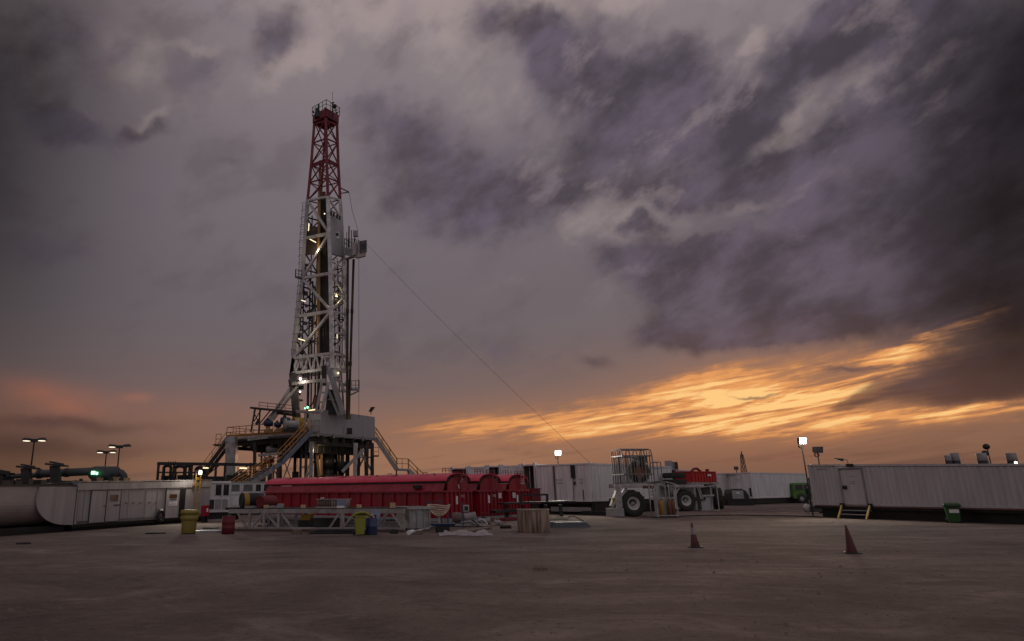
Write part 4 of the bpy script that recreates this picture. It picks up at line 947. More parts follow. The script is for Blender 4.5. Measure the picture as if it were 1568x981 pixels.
# lower A frame
def mbar(x0,y0,x1,y1,Y0,Y1,w,m,name='lower_leg',h=None): return MB().bar(mp(x0,y0,Y0), mp(x1,y1,Y1), w, h or w, (0,1,0)).build(name, m, mast)
mbar(449,572,455,646,75,74.5,.85,M_under,'lower_leg',.9); mbar(443,588,449,587,75,75,.9,M_black,'hinge')
mb = MB(); mb.hexa([mp(444,592,74.8)+Vector((-.1,-.3,0)),mp(458,592,74.8)+Vector((0,-.3,0)),mp(458,592,74.8)+Vector((0,.5,0)),mp(444,592,74.8)+Vector((-.1,.5,0))],[mp(447,572,74.8)+Vector((0,-.3,0)),mp(453,572,74.8)+Vector((0,-.3,0)),mp(453,572,74.8)+Vector((0,.5,0)),mp(447,572,74.8)+Vector((0,.5,0))]); mb.build('gusset', M_under, mast)
mbar(449,588,411,645,74.6,75.5,.30,M_lgrey,'raking_leg',.42); mbar(457,589,418,643,74.2,75.2,.26,M_lgrey,'raking_leg',.36)
mb = MB(); mb.bar(mp(448,588,74.3), mp(470,584.5,73), .34).bar(mp(470,584.5,73), mp(499,582,72), .34); mb.build('cross_beam', M_lgrey, mast)
mb = MB(); A0, A1, B0, B1 = mp(493.5,584,71.6), mp(484,630,71), mp(503,585,71.6), mp(492.5,631,71)
mb.bar(A0,A1,.26,.3,(0,1,0)).bar(B0,B1,.34,.3,(0,1,0))
for f in (.02,.36,.68,.97): mb.bar(A0.lerp(A1,f), B0.lerp(B1,f), .16)
mb.build('lower_leg', M_lgrey, mast)
mbar(504,566,526,634,72.2,72.8,.62,M_grey,'lower_leg',.5); mbar(500,590,519,636,72.6,73,.30,M_grey,'strut'); mbar(511,566,528,600,72.4,74,.3,M_mast,'strut')
mbar(531.5,566,534,642,75.4,75.2,.30,M_mast,'lower_leg'); mbar(522,566,527.5,640,75.8,75.4,.22,M_grey,'strut'); mbar(496,560,497,590,72.3,72.4,.5,M_under,'strut')
mbar(503,611,520,613,72.9,73,.14,M_lgrey,'strut'); mbar(512,580,535,593,72.5,75,.2,M_mast,'strut'); mbar(533,578,521,600,75,74,.16,M_mast,'strut')
mb = MB(); mb.hexa([mp(497,634,73.6),mp(520,634,73.6),mp(520,634,75.2),mp(497,634,75.2)],[mp(502,596,73.6),mp(514,596,73.6),mp(514,596,75.2),mp(502,596,75.2)]); mb.build('drive_housing', M_black, mast)
MB().hexa([mp(508,578,72),mp(520,576,72.4),mp(520,576,72.7),mp(508,578,72.3)],[mp(508,564,72),mp(519,568,72.4),mp(519,568,72.7),mp(508,564,72.3)]).build('gusset', M_mast, mast)
# crown
zt_ = Vector((0,0,1)); mb = MB(); cr = [MP[0],RP[0],BP[0],LP[0]]; cc = sum(cr, Vector())/4
ex_ = [c+(c-cc)*.10 for c in cr]; zb0 = min(c.z for c in cr)-.1
for i in range(4):
    a, b = ex_[i], ex_[(i+1)%4]; mb.bar(Vector((a.x,a.y,cc.z+.35)), Vector((b.x,b.y,cc.z+.35)), .28, 1.15)
mb.hexa([Vector((p.x,p.y,cc.z+.60)) for p in ex_],[Vector((p.x,p.y,cc.z+.80)) for p in ex_]); crown = mb.build('crown_block', M_mastred, mast, .02)
pts = [Vector((p.x,p.y,cc.z+.95)) for p in [c+(c-cc)*.22 for c in cr]]; 
MB().rail(pts+[pts[0]], 1.15, .7, .04).build('handrail', M_dark, crown)
MB().hexa([p-zt_*.12 for p in pts],[p-zt_*.02 for p in pts]).build('platform', M_dark, crown)
mb = MB(); b0 = mp(487,180,74); mb.hexa([b0+Vector((-.42,-.3,0)),b0+Vector((.5,-.3,0)),b0+Vector((.5,.3,0)),b0+Vector((-.42,.3,0))],[b0+Vector((-.32,-.2,1.3)),b0+Vector((.1,-.2,1.3)),b0+Vector((.1,.2,1.3)),b0+Vector((-.32,.2,1.3))]); mb.tube([b0+Vector((0,0,1.3)),b0+Vector((.05,0,1.9))],.12,6); mb.build('sheave_cluster', M_black, crown)
mb = MB(); mb.tube([mp(509.5,184,73.5),mp(509.5,157,73.5)],.10,6).tube([mp(509.5,157,73.5),mp(509.2,140,73.5)],.025,5).bar(mp(507.5,157.5,73.5),mp(512,156.5,73.5),.1); mb.build('antenna', M_black, crown)
MB().lathe([(0,-.28),(.2,-.2),(.24,0),(.2,.2),(0,.28)],12,tuple(mp(513,162.5,73.5))).build('beacon', M_black, crown)
mb = MB()
for px,py in ((480,171),(497.5,165),(516,172)): mb.box(*(mp(px-1.2,py+1,73.6)),*(mp(px+1.2,py-1,73.6)+Vector((0,.2,0))))
mb.build('beacon', M_black, crown)
mb = MB(); mb.bar(mp(520.5,287,75),mp(534.5,294,75.4),.11).bar(mp(520.5,296,75),mp(534.5,294,75.4),.11).bar(mp(520.5,287,75),mp(520.5,296,75),.1).build('bracket_arm', M_dark, mast)
# inner gear
def mtube(x0,y0,x1,y1,Y0,Y1,r,m,name): return MB().tube([mp(x0,y0,Y0),mp(x1,y1,Y1)], r, 8).build(name, m, mast)
mtube(490.5,246,489,300,74.2,74.2,.17,M_ochre,'torque_tube'); mtube(489,300,487.5,545,74.2,74.2,.20,M_ochre,'torque_tube')
mtube(504,300,502,345,74.6,74.6,.14,M_ochre,'standpipe')
mb = MB(); mb.hexa([mp(488.5,545,74.4),mp(505,545,74.4),mp(505,545,75.6),mp(488.5,545,75.6)],[mp(490.5,303,74.6),mp(500.5,300,74.6),mp(500.5,300,75.6),mp(490.5,303,75.6)]); mb.build('guide_track', M_brown, mast)
mb = MB()
for px in (492,496,500): mb.tube([mp(px,304,74.3),mp(px-1,544,74.2)],.05,5)
mb.build('drill_line', M_dark, mast)
mb = MB(); mb.hexa([mp(493,300,74.3),mp(499,300,74.3),mp(499,300,75),mp(493,300,75)],[mp(493.5,293,74.3),mp(498.5,293,74.3),mp(498.5,293,75),mp(493.5,293,75)]); mb.build('travelling_block', M_black, mast)
mb = MB()
for (x0,y0,x1,y1,r) in ((470,310,452,640,.06),(475,430,470,645,.10),(479,430,476,640,.10),(466,410,462,570,.09),(484,545,482,640,.13),(473,560,471,640,.16),(489,545,487,640,.2),(512,420,514,640,.07),(517,400,520,560,.09),(524,400,524,560,.06),(521,430,519,640,.08),(478,330,476,430,.08),(483,500,481,545,.08),(496,548,494,582,.10)):
    mb.tube([mp(x0,y0,75.6),mp(x1,y1,75.6)], r, 6)
mb.build('pipework', M_dark, mast)
mb = MB(); rn = random.Random(4)
for k in range(26):
    y = 405+k*9; sh = (y-405)*.06; x = 466-sh+rn.uniform(0,14); w_ = rn.uniform(.12,.4); p = mp(x,y,75.5+rn.uniform(-.4,.4)); mb.box(p.x-w_,p.y-.15,p.z-.15,p.x+w_,p.y+.15,p.z+rn.uniform(.05,.35))
for k in range(12):
    y = 410+k*13; p = mp(515+rn.uniform(-3,6),y,75.6); w_ = rn.uniform(.1,.3); mb.box(p.x-w_,p.y-.1,p.z-.1,p.x+w_,p.y+.1,p.z+.2)
mb.build('pipe_clamp', M_dark, mast)
mb = MB(); mb.tube([mp(480,440,74.6),mp(484,480,74.6),mp(484.5,505,74.6),mp(481,512,74.6),mp(474,508,74.6),mp(470,498,74.6)],.07,6).tube([mp(484,560,74.6),mp(483,600,74.6),mp(479,618,74.6),mp(473,622,74.6)],.09,6); mb.build('hose', M_black, mast)
mb = MB(); mb.tube([mp(484,605,75.2),mp(482,628,75.2)],.22,8).build('rotary_hose', mat('rust_brown', (.20,.07,.04), .6), mast)
# guard panels on the left face
mb = MB(); mb.hexa([mp(463,392,75),mp(486,388,74.2),mp(486,388,74.35),mp(463,392,75.15)],[mp(466,344,75),mp(486.5,347,74.2),mp(486.5,347,74.35),mp(466,344,75.15)]); mb.build('guard_panel', M_brown, mast)
# ladder with cage beside the left leg
lp = [mp(467.5,312,75.4),mp(463,370,75.3),mp(461.5,425,75.2),mp(456.5,484,75.1),mp(450,545,75)]
mb = MB()
for o_ in (-.22,.22): mb.tube([p+Vector((o_-.1,0,0)) for p in lp],.03,5)
tot = 60
for k in range(tot):
    s = k/(tot-1)*(len(lp)-1); p = lerpP(lp,s)+Vector((-.1,0,0)); mb.bar(p+Vector((-.22,0,0)),p+Vector((.22,0,0)),.035)
    if k%3==0: mb.tube([p+Vector((.34*math.cos(a*math.pi/5)*1, -.0-.6*math.sin(a*math.pi/5),0)) for a in range(6)],.022,4,False)
mb.build('caged_ladder', M_dark, mast)
mb = MB(); lq = [mp(514,395,75.8),mp(518,470,75.6),mp(520,560,75.4)]
for o_ in (-.2,.2): mb.tube([p+Vector((o_,0,0)) for p in lq],.03,5)
for k in range(50):
    p = lerpP(lq,k/49*2); mb.bar(p+Vector((-.2,0,0)),p+Vector((.2,0,0)),.035)
mb.build('ladder', M_lgrey, mast)
# windwall high on the right face
def fp(s, x): # on the right face, s level, x 0..1
    return lerpP(MP,s).lerp(lerpP(RP,s),x)
nR = (RP[3]-MP[3]).cross(Vector((0,0,1))).normalized(); nR = nR if nR.y<0 else -nR; o_ = nR*.25
a,b,c,d = fp(3.52,.0)+o_, fp(3.52,.86)+o_, fp(2.45,.98)+o_, fp(2.50,.02)+o_
ww = MB().hexa([a,b,b-nR*.08,a-nR*.08],[d,c,c-nR*.08,d-nR*.08]).build('wind_panel', M_wall, mast)
p = mp(513,358,72.4)+nR*.1; q1_ = fp(3.02,.42)+o_+nR*.03
MB().box(q1_.x-.30,q1_.y-.04,q1_.z-.42,q1_.x+.30,q1_.y+.03,q1_.z+.42).build('board', M_sign, ww)
MB().box(q1_.x-.18,q1_.y-.09,q1_.z-.12,q1_.x+.22,q1_.y-.045,q1_.z+.30).build('lamp_case', M_black, ww)
mb = MB()
for x_,y_ in ((507,326),(511,328),(516,331),(520,333)): p = mp(x_,y_,72.8); mb.box(p.x-.12,p.y,p.z-.2,p.x+.12,p.y+.2,p.z+.25)
mb.build('clamp', M_black, mast)
# racking board
rb0, rb1 = mp(528,378.5,74.6), mp(549,386,73.2); rv = Vector((1.5,2.2,0))
c0_, c1_ = mp(529,398,74.6), mp(551,400,73.2)
P1_ = [mp(528,379,74), mp(547,389,72.2), mp(560.5,386,75.0), mp(542,379.5,77)]
mb = MB(); mb.hexa([p-zt_*.95 if i in (0,3) else p-zt_*.45 for i,p in enumerate(P1_)],P1_); rbd = mb.build('racking_board', M_grey, mast)
MB().hexa([P1_[1]+(P1_[2]-P1_[1])*.02+zt_*.0, P1_[2], P1_[2]+Vector((-.7,.45,0)), P1_[1]+Vector((-.7,.3,0))],[p+zt_*1.55 for p in (P1_[1]+(P1_[2]-P1_[1])*.02, P1_[2], P1_[2]+Vector((-.7,.45,0)), P1_[1]+Vector((-.7,.3,0)))]).build('cabin', M_lgrey, rbd) 
nb = (P1_[2]-P1_[1]).cross(Vector((0,0,1))).normalized(); nb = nb if nb.y<0 else -nb
a,b = P1_[1].lerp(P1_[2],.30), P1_[2]+ (P1_[2]-P1_[1])*.01
MB().hexa([a+nb*.03,b+nb*.03,b+nb*.09,a+nb*.09],[p+zt_*1.6 for p in (a+nb*.03,b+nb*.03,b+nb*.09,a+nb*.09)]).build('blue_panel', M_bluecb, rbd)
mb = MB()
for k in range(4): f0 = .42+.14*k; p = P1_[1].lerp(P1_[2],f0)+nb*.10; q = P1_[1].lerp(P1_[2],f0+.07)+nb*.10; mb.hexa([p+zt_*.4,q+zt_*.4,q+zt_*.4+nb*.01,p+zt_*.4+nb*.01],[p+zt_*1.2,q+zt_*1.2,q+zt_*1.2+nb*.01,p+zt_*1.2+nb*.01])
mb.build('window', M_glass, rbd)
mb = MB(); mb.rail([P1_[0],P1_[1]],1.1,.5,.04).rail([P1_[0],P1_[3],P1_[2]],1.2,.6,.035).build('handrail', M_dark, rbd)
mb = MB(); mb.bar(mp(534,378,74),mp(534.5,346,74),.15).bar(mp(538,378,75),mp(538,352,75),.1).bar(mp(531,378,74.6),mp(531,355,74.6),.08).bar(mp(543,384,73.5),mp(543.5,362,73.5),.12); mb.build('post', M_black, rbd)
p = mp(544.5,357.5,75); MB().box(p.x-.3,p.y-.2,p.z-.36,p.x+.3,p.y+.2,p.z+.36).build('floodlight', M_lgrey, rbd)
mb = MB()
for k in range(7): f0 = (k+.5)/7; mb.bar(P1_[0].lerp(P1_[3],f0)-zt_*.7,P1_[1].lerp(P1_[2],f0)-zt_*.55,.09)
mb.build('finger', M_black, rbd)
MB().bar(mp(529,396,74.3),mp(548,390,73),.16).bar(mp(529,398,76),mp(556,389,75.5),.12).build('support_arm', M_lgrey, rbd)
# small platforms
mb = MB(); pa, pb, pc = mp(533,596,75), mp(550,596,74), mp(549,593,77); mb.hexa([p-zt_*.15 for p in (pa,pb,pc,mp(533,593,77))],[pa,pb,pc,mp(533,593,77)]); sp_ = mb.build('access_platform', M_grey, mast)
MB().rail([pa,pb,pc],1.0,.55,.035).build('handrail', M_dark, sp_); MB().bar(pb-zt_*.15,mp(534,606,75),.12).build('bracket', M_grey, sp_)
mb = MB(); pa, pb, pc = mp(462,426,74.6), mp(452,424,75), mp(453,422,76.5); mb.hexa([p-zt_*.12 for p in (pa,pb,pc,mp(462,424,76.5))],[pa,pb,pc,mp(462,424,76.5)]); sp_ = mb.build('access_platform', M_dark, mast); MB().rail([pa,pb,pc],.95,.5,.03).build('handrail', M_dark, sp_)
# lamps on the mast
def mlamp(x0,y0,x1,y1,Y,w,m,name='tube_lamp'): return MB().bar(mp(x0,y0,Y),mp(x1,y1,Y),w).build(name,m,mast)
mlamp(473.2,342,472.3,353,74.0,.10,L_warm); mlamp(474.5,366,484,371,73.6,.09,L_warm); mlamp(461.5,459.5,468,461.5,74.2,.09,L_warm); mlamp(457,518.5,467,521.5,74,.10,L_warm)
mlamp(472,628.5,483,626.8,72,.12,L_warm); mlamp(513,453,517,453.5,74.5,.09,L_warm); mlamp(516,511,516.3,518,75,.08,L_warm)
def bulb(x,y,Y,r,m,nm='bulb_lamp'): p = mp(x,y,Y); MB().lathe([(0,-r),(r*.75,-r*.6),(r,0),(r*.75,r*.6),(0,r)],12,tuple(p)).build(nm,m,mast)
bulb(460,580,73.6,.15,L_white); bulb(459.5,599.5,73.6,.09,L_white); bulb(518,571,72.2,.13,L_warm); bulb(500,567,73,.1,L_dim); bulb(471,623.5,71.8,.13,L_green,'green_lamp'); bulb(467,625,71.8,.08,L_green,'green_lamp'); bulb(497,327,73,.09,L_dim)
point_lamp(at(460,582,72.6), 75, (1,.9,.7)); point_lamp(at(478,632,70.5), 60, (1,.9,.65)); point_lamp(at(480,380,73.4), 40, (1,.85,.55)); point_lamp(at(466,500,73.4), 35, (1,.85,.55)); point_lamp(at(489,690,73.5), 50, (1,.75,.42)); point_lamp(at(515,455,74.2), 15, (1,.8,.45))  # includes an added warm fill under the drill floor, without a fixture
# racked drill pipe leaning in the board
for i,(x0,x1) in enumerate(((532.5,531.5),(541.5,534))):
    a, b = at(x0,397,74.6+i*.5), at(x1,642,73.6+i*.4); O_ = Vector((b.x,b.y,b.z)); 
    o = MB().tube([Vector((0,0,0)), a-O_], .15, 8)
    d_ = (a-O_)
    for f in (.33,.66): o.tube([d_*f-d_.normalized()*.25, d_*f+d_.normalized()*.25], .19, 8)
    o = o.build('drill_pipe', M_brown); o.location = O_
    tag(o, ('dark drill pipe standing close against the mast, under the racking board','dark drill pipe under the racking board, standing farther out from the mast')[i], 'pipe', 'drill pipes racked beside the mast')
# guy lines
a = at(562,374,74.5); b = at(905,706,62); b = a+(b-a)*(a.z/(a.z-b.z)); pts = []
for i in range(25): f = i/24; p = a.lerp(b, f); p.z -= 1.6*4*f*(1-f)*.35; pts.append(p)
o = MB().tube([p-b for p in pts], .013, 4).build('guy_wire', M_dark); o.location = b; tag(o, 'long thin guy wire running from the racking board down to the right', 'wire')
a = at(534.5,294,75.3); b = at(548,352,75.3); c = at(549.5,640,75); O_ = Vector(c)
o = MB().tube([a-O_, a.lerp(b,.5)-O_+Vector((-.15,0,0)), b-O_], .025, 4).tube([b-O_, at(549.5,395,75.3)-O_, Vector((0,0,0))], .022, 4).build('hoist_line', M_dark); o.location = O_; tag(o, 'thin vertical line hanging from the mast bracket past the racking board', 'wire')

# ================================================================== pipe skid frame left of the rig
YP = 66.0
O_ = at(294, 757, YP); O_.z = 0
sk = thing('shaker_frame', 'black open steel frame full of pipes behind the low white cabin', 'frame', O_)
def kp(x, y, Y=YP): return at(x, y, Y)-O_
mb = MB()
for Y in (YP, YP+4):
    mb.bar(kp(242,709.5,Y), kp(404,711.5,Y), .26, .30); mb.bar(kp(242,723,Y), kp(300,723.5,Y), .14)
    for x in (243,267,294,318,331,345,384,403): p = kp(x,710,Y); mb.bar(p, Vector((p.x,p.y,0)), .2)
for x in (242,267,294,318,345,384,403): mb.bar(kp(x,709.7,YP), kp(x,709.7,YP+4), .2)
mb.build('frame', M_black, sk)
mb = MB()
for x0,x1,y in ((251,262,716),(268,283,718),(284,291,715),(300,312,719)):
    Rr = (kp(x1,y).x-kp(x0,y).x)/2; c = kp((x0+x1)/2,y,YP+1); pts = [Vector((c.x-Rr,c.y,.2))]+[Vector((c.x-Rr*math.cos(a*math.pi/8),c.y,c.z+Rr*.6*math.sin(a*math.pi/8))) for a in range(9)]+[Vector((c.x+Rr,c.y,.2))]
    mb.tube(pts,.16,8,False)
mb.build('pipe_loop', M_dark, sk)
mb = MB()
for (x0,x1,y0,y1) in ((246,262,728,738),(258,264,724,738),(297,310,722,738),(318,340,729,738),(271,290,727,738),(346,380,727,738),(386,402,720,738)):
    a, b = kp(x0,y1,YP+1.2), kp(x1,y0,YP+1.2); mb.box(a.x,a.y,.05,b.x,a.y+1.5,b.z)
mb.build('valve_block', M_dark, sk)
mb = MB()
for (x0,y0,x1,y1) in ((300,736,330,712),(306,736,336,712),(346,736,372,716),(352,736,380,712)): mb.bar(kp(x0,y0,YP+2),kp(x1,y1,YP+2),.1)
for x in (258,262,266,269): mb.bar(kp(x,709,YP),kp(x,705.5,YP),.05)
mb.build('bracing', M_black, sk)
MB().bar(kp(311,716.2,YP-.2),kp(319,716.4,YP-.2),.12).build('tube_lamp', L_warm, sk); MB().bar(kp(367,716.5,YP-.2),kp(378,716.7,YP-.2),.13).build('tube_lamp', L_warm, sk)

# ================================================================== crimson mud tanks
C1 = G(682.5,798.5); SDIR = Vector((-.742,.670,0)).normalized(); EDIR = Vector((SDIR.y,-SDIR.x,0))  # length runs back left, width runs back right
TW, TP, TLEN = 2.35, 3.02, 15.6
zrim = zat(C1, 751.0); zspr = zrim+.38; ztop = zat(C1+EDIR*TW*.5, 722.5)
TRZ = math.atan2(EDIR.y, EDIR.x)
tank_labels = ['nearest crimson mud tank with an arched cover, its long side facing the yard',
               'middle crimson mud tank of three, its arched end between its neighbours',
               'farthest crimson mud tank, its arched end carrying a framed white notice']
signs = []
def mud_tank(i):
    # local x = across the tank (0..TW), local y = along it (0..TLEN)
    t = thing('mud_tank', tank_labels[i], 'tank', C1+EDIR*(TP*i), TRZ, 'crimson mud tanks behind the pipe rack')
    zb_ = .16
    b = MB()
    # end wall towards the camera: ribs
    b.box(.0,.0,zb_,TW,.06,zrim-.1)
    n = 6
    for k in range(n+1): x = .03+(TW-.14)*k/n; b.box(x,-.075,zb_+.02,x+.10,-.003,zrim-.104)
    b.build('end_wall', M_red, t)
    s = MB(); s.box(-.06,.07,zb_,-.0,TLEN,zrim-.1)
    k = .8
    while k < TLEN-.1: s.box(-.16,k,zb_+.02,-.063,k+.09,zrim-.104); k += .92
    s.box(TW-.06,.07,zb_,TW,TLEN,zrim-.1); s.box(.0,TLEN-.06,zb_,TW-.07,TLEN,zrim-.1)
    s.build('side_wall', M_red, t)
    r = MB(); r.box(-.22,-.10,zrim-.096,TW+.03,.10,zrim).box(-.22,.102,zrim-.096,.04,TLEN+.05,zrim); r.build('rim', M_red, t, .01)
    # sloping shoulder between rim and cover
    sh = MB(); sh.hexa([(-.10,.12,zrim+.003),(.04,.12,zrim+.003),(.04,TLEN,zrim+.003),(-.10,TLEN,zrim+.003)],[(.10,.12,zspr),(.2,.12,zspr),(.2,TLEN,zspr),(.10,TLEN,zspr)])
    sh.hexa([(TW-.04,.12,zrim+.003),(TW+.05,.12,zrim+.003),(TW+.05,TLEN,zrim+.003),(TW-.04,TLEN,zrim+.003)],[(TW-.2,.12,zspr),(TW-.1,.12,zspr),(TW-.1,TLEN,zspr),(TW-.2,TLEN,zspr)])
    sh.build('shoulder', M_red, t)
    # arched end plate
    cx = TW/2; R1 = .90; H1 = ztop-.10-zspr; prof = [(cx-R1-.03, zrim+.003)]
    for k in range(17): a = math.pi*k/16; prof.append((cx-R1*math.cos(a), zspr-.02+H1*math.sin(a)**.9))
    prof.append((cx+R1+.03, zrim+.003))
    MB().prism(prof, .02, .10, 'y').build('arched_end', M_red, t)
    # cover: curved sheet that overhangs the end and the side
    R2 = 1.16; H2 = ztop-(zspr+.12); cv = MB(); N_ = 18; outer = []; inner = []
    for k in range(N_+1):
        a = math.pi*(.03+.94*k/N_); outer.append((cx-R2*math.cos(a), zspr+.08+H2*math.sin(a)**.9)); inner.append((cx-(R2-.05)*math.cos(a), zspr+.04+(H2)*math.sin(a)**.9))
    segs = [(-.06, 5.1), (5.12, 10.4), (10.42, TLEN+.15)]
    for y0, y1 in segs:
        vs_ = []
        for (x,z),(xi,zi) in zip(outer, inner): vs_ += [(x,y0,z),(x,y1,z),(xi,y0,zi),(xi,y1,zi)]
        f = []
        for k in range(N_):
            o = 4*k; f += [(o,o+4,o+5,o+1)]
        cv.add(vs_, f, True); f2 = []
        for k in range(N_): o = 4*k; f2 += [(o+2,o+3,o+7,o+6)]
        cv.add(vs_, f2, True); f3 = []
        for k in range(N_): o = 4*k; f3 += [(o,o+2,o+6,o+4),(o+1,o+5,o+7,o+3)]
        f3 += [(0,1,3,2),(4*N_,4*N_+2,4*N_+3,4*N_+1)]; cv.add(vs_, f3)
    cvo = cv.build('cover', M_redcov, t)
    lin_ = MB()                                          # black strip under the cover edge, gap shade put into its colour
    for k in range(N_):
        (x,z),(x2,z2) = inner[k], inner[k+1]; d = Vector((cx-x,0,zspr-z))*.30; d2 = Vector((cx-x2,0,zspr-z2))*.30
        lin_.add([(x,-.02,z-.004),(x2,-.02,z2-.004),(x2+d2.x,.012,z2+d2.z),(x+d.x,.012,z+d.z)], [(0,1,2,3)])
    lin_.box(inner[0][0]+.02,-.02,zspr+.02,inner[0][0]+.14,TLEN,zspr+.14)
    lin_.build('gap_shade_strip', M_black, t)
    # latches and handles on the cover
    for k, y in enumerate((1.2,3.9,5.6,8.2,11.0,13.5)):
        a = math.pi*.33; x = cx-R2*math.cos(a); z = zspr+.08+H2*math.sin(a)**.9
        MB().bar((x-.02,y,z+.04),(x-.22,y+.35 if k%2 else y-.3,z-.10),.05).build('stay_arm', M_black, cvo)
        h = MB().tube([(x+.02,y+.5,z+.02),(x+.02,y+.5,z+.10),(x+.02,y+.8,z+.10),(x+.02,y+.8,z+.02)],.02,5); h.build('latch', M_reddk if k%2 else M_black, cvo)
    # ladder on the end
    ld = MB(); lx = cx+.12
    for sx in (0,.44): ld.bar((lx+sx,-.14,zrim-.1),(lx+sx,-.14,ztop-.12),.035)
    for k in range(5): z = zrim+.12+k*(ztop-zrim-.3)/4; ld.bar((lx,-.14,z),(lx+.44,-.14,z),.03)
    ld.build('ladder', mat('scuffed_red', (.42,.06,.07), .5, 0, .6, 6), t)
    gr = MB(); gr.rail([(cx-.35,-.05,ztop-.12),(cx+.55,-.05,ztop-.12)],.26,.3,.02).rail([(cx-.35,.8,ztop-.02),(cx+.55,.8,ztop-.02)],.22,.3,.02)
    for k in range(6): x = cx-.45+k*.18; gr.box(x,-.10,ztop-.26,x+.09,-.05,ztop-.14)
    gr.build('top_handrail', M_reddk, t)
    # skid and feet
    sk_ = MB(); sk_.box(-.1,-.25,0,.15,TLEN,.155).box(TW-.15,-.25,0,TW+.1,TLEN,.155).box(.16,-.2,.01,TW-.16,-.05,.15); sk_.build('skid', M_grey, t)
    # pocket doors and markings
    MB().box(.12+.30*TW,-.115,.55*zrim,.12+.30*TW+.14,-.078,.55*zrim+.42).build('placard', M_sign, t)
    tx = ('T11','T10','T9')[i]
    text('tank_number', tx, .20, M_sign, t, (TW*.62,-.082,zrim-.32), (math.pi/2,0,0)) if i < 2 else None
    if i > 0:
        p_ = MB().box(TW*(.80 if i==1 else .16),-.118,zrim-.46,TW*(.80 if i==1 else .16)+.28,-.08,zrim-.16).build('placard', M_sign, t)
        scribble(p_, M_redmark, TW*(.80 if i==1 else .16)+.03, zrim-.43, .2, .24, 3, -.121, 'print', 3+i)
    if i == 2:
        p_ = MB().box(TW*.62,-.03,zrim+.35,TW*.62+.40,.017,zrim+.92).build('notice', M_sign, t)
        MB().box(TW*.62+.05,-.036,zrim+.42,TW*.62+.35,-.032,zrim+.84).build('notice_picture', mat('pink_print', (.55,.25,.30), .6), p_)
    if i == 0:
        MB().bar((TW*.56,-.05,zrim+.42),(TW*.62,-.09,zrim+.62),.07,.03).bar((TW*.50,-.05,zrim+.1),(TW*.47,-.09,zrim+.30),.07,.03).build('tag_plate', M_sign, t)
        q = MB().box(-.185,9.4,.55*zrim,-.165,9.75,.55*zrim+.36).build('hazard_sign', M_sign, t)
        MB().box(-.192,9.45,.55*zrim+.25,-.188,9.70,.55*zrim+.31).build('red_print', M_redmark, q)
        MB().box(-.192,9.46,.55*zrim+.06,-.188,9.54,.55*zrim+.18).build('blue_print', M_bluemk, q); MB().box(-.192,9.60,.55*zrim+.06,-.188,9.69,.55*zrim+.18).build('dark_print', M_ink, q)
        MB().box(-.2,1.6,zrim+.12,-.02,2.1,zrim+.3).build('grease_block', M_black, t)
for i in range(3): mud_tank(i)
P = C1+EDIR*(TP*2+TW+.35); t = thing('side_box', 'small dark red box at the far tank end beside the white container', 'box', P, TRZ)
MB().box(0,.0,.7,1.1,1.3,zrim+.05).build('box_body', M_reddk, t); MB().box(-.05,-.05,zrim+.053,1.15,1.35,zrim+.10).build('lid', M_reddk, t); MB().box(.05,.1,0,1.0,1.2,.69).build('stand', M_dark, t)

# ================================================================== white louvred unit left of the tanks
A = at(351,757,49); A.z=0; B = at(432,757,50.5); B.z=0; loc, rz, L = front(A,B); h1 = zat(A,737); h2 = zat(A,742); h3 = zat(A,755)
lu = thing('louvred_unit', 'white panelled unit with a row of framed louvre windows, left of the crimson tanks', 'machine', loc, rz)
MB().box(0,.06,.5,L,2.4,h2+.15).build('body', M_white, lu); MB().box(-.1,-.1,h1-.06,L+.1,2.5,h1).build('roof', M_lgrey, lu)
MB().box(0,0,h3-.1,L,.055,h3+.12).box(0,0,h1-.22,L,.055,h1-.065).build('band', M_white, lu)
xs = [0,.16,.22,.42,.47,.66,.70,.84,.89,1.0]
pos = [0, 98/315, 190/315, 285/315] 
edges = [(.03,.105),(.13,.36),(.40,.60),(.63,.74),(.77,.97)]
for k,(u0,u1) in enumerate([(0.02,.20),(.24,.44),(.475,.60),(.63,.76),(.79,.98)]):
    x0,x1 = u0*L,u1*L; w_ = MB().box(x0+.05,.02,h3+.12,x1-.05,.058,h1-.22).build('window', M_dark, lu)
    fr = MB().box(x0-.04,-.03,h3+.12,x0+.05,.018,h1-.22).box(x1-.05,-.03,h3+.12,x1+.04,.018,h1-.22); fr.build('frame', M_white, w_)
    if k in (0,1,4):
        s = MB(); z = h3+.16
        while z < h1-.26: s.box(x0+.055,-.0,z,x1-.055,.018,z+.035); z += .085
        s.build('louvre', M_grey, w_)
for k in range(4): MB().box(L*(.03+.24*k),.02,.65,L*(.22+.24*k),.055,h3-.2).build('lower_panel', M_lgrey if k%2 else M_white, lu)
MB().box(0,.2,0,L,2.3,.495).build('skid', M_black, lu)
A = at(319,757,41.5); A.z=0; B = at(352,757,42.5); B.z=0; loc, rz, L = front(A,B); h1 = zat(A,736.5)
lu = thing('power_unit', 'narrow white power unit with two small windows beside the fire cabinet', 'machine', loc, rz)
MB().box(0,.06,.4,L,2.2,h1-.12).build('body', M_white, lu); MB().box(-.03,-.05,h1-.115,L+.03,2.3,h1).build('roof', M_white, lu)
for u0,u1 in ((.32,.60),(.68,.95)): 
    w_=MB().box(u0*L,.02,h1-.85,u1*L,.058,h1-.2).build('window', M_glass, lu); MB().box(u0*L-.05,-.01,h1-.9,u0*L-.003,.05,h1-.15).box(u1*L+.003,-.01,h1-.9,u1*L+.05,.05,h1-.15).build('frame', M_white, w_)
for u0,u1 in ((.05,.30),(.36,.62),(.68,.95)): MB().box(u0*L,.02,.6,u1*L,.055,h1-1.1).build('vent_panel', M_under if u0<.1 else M_grey, lu)
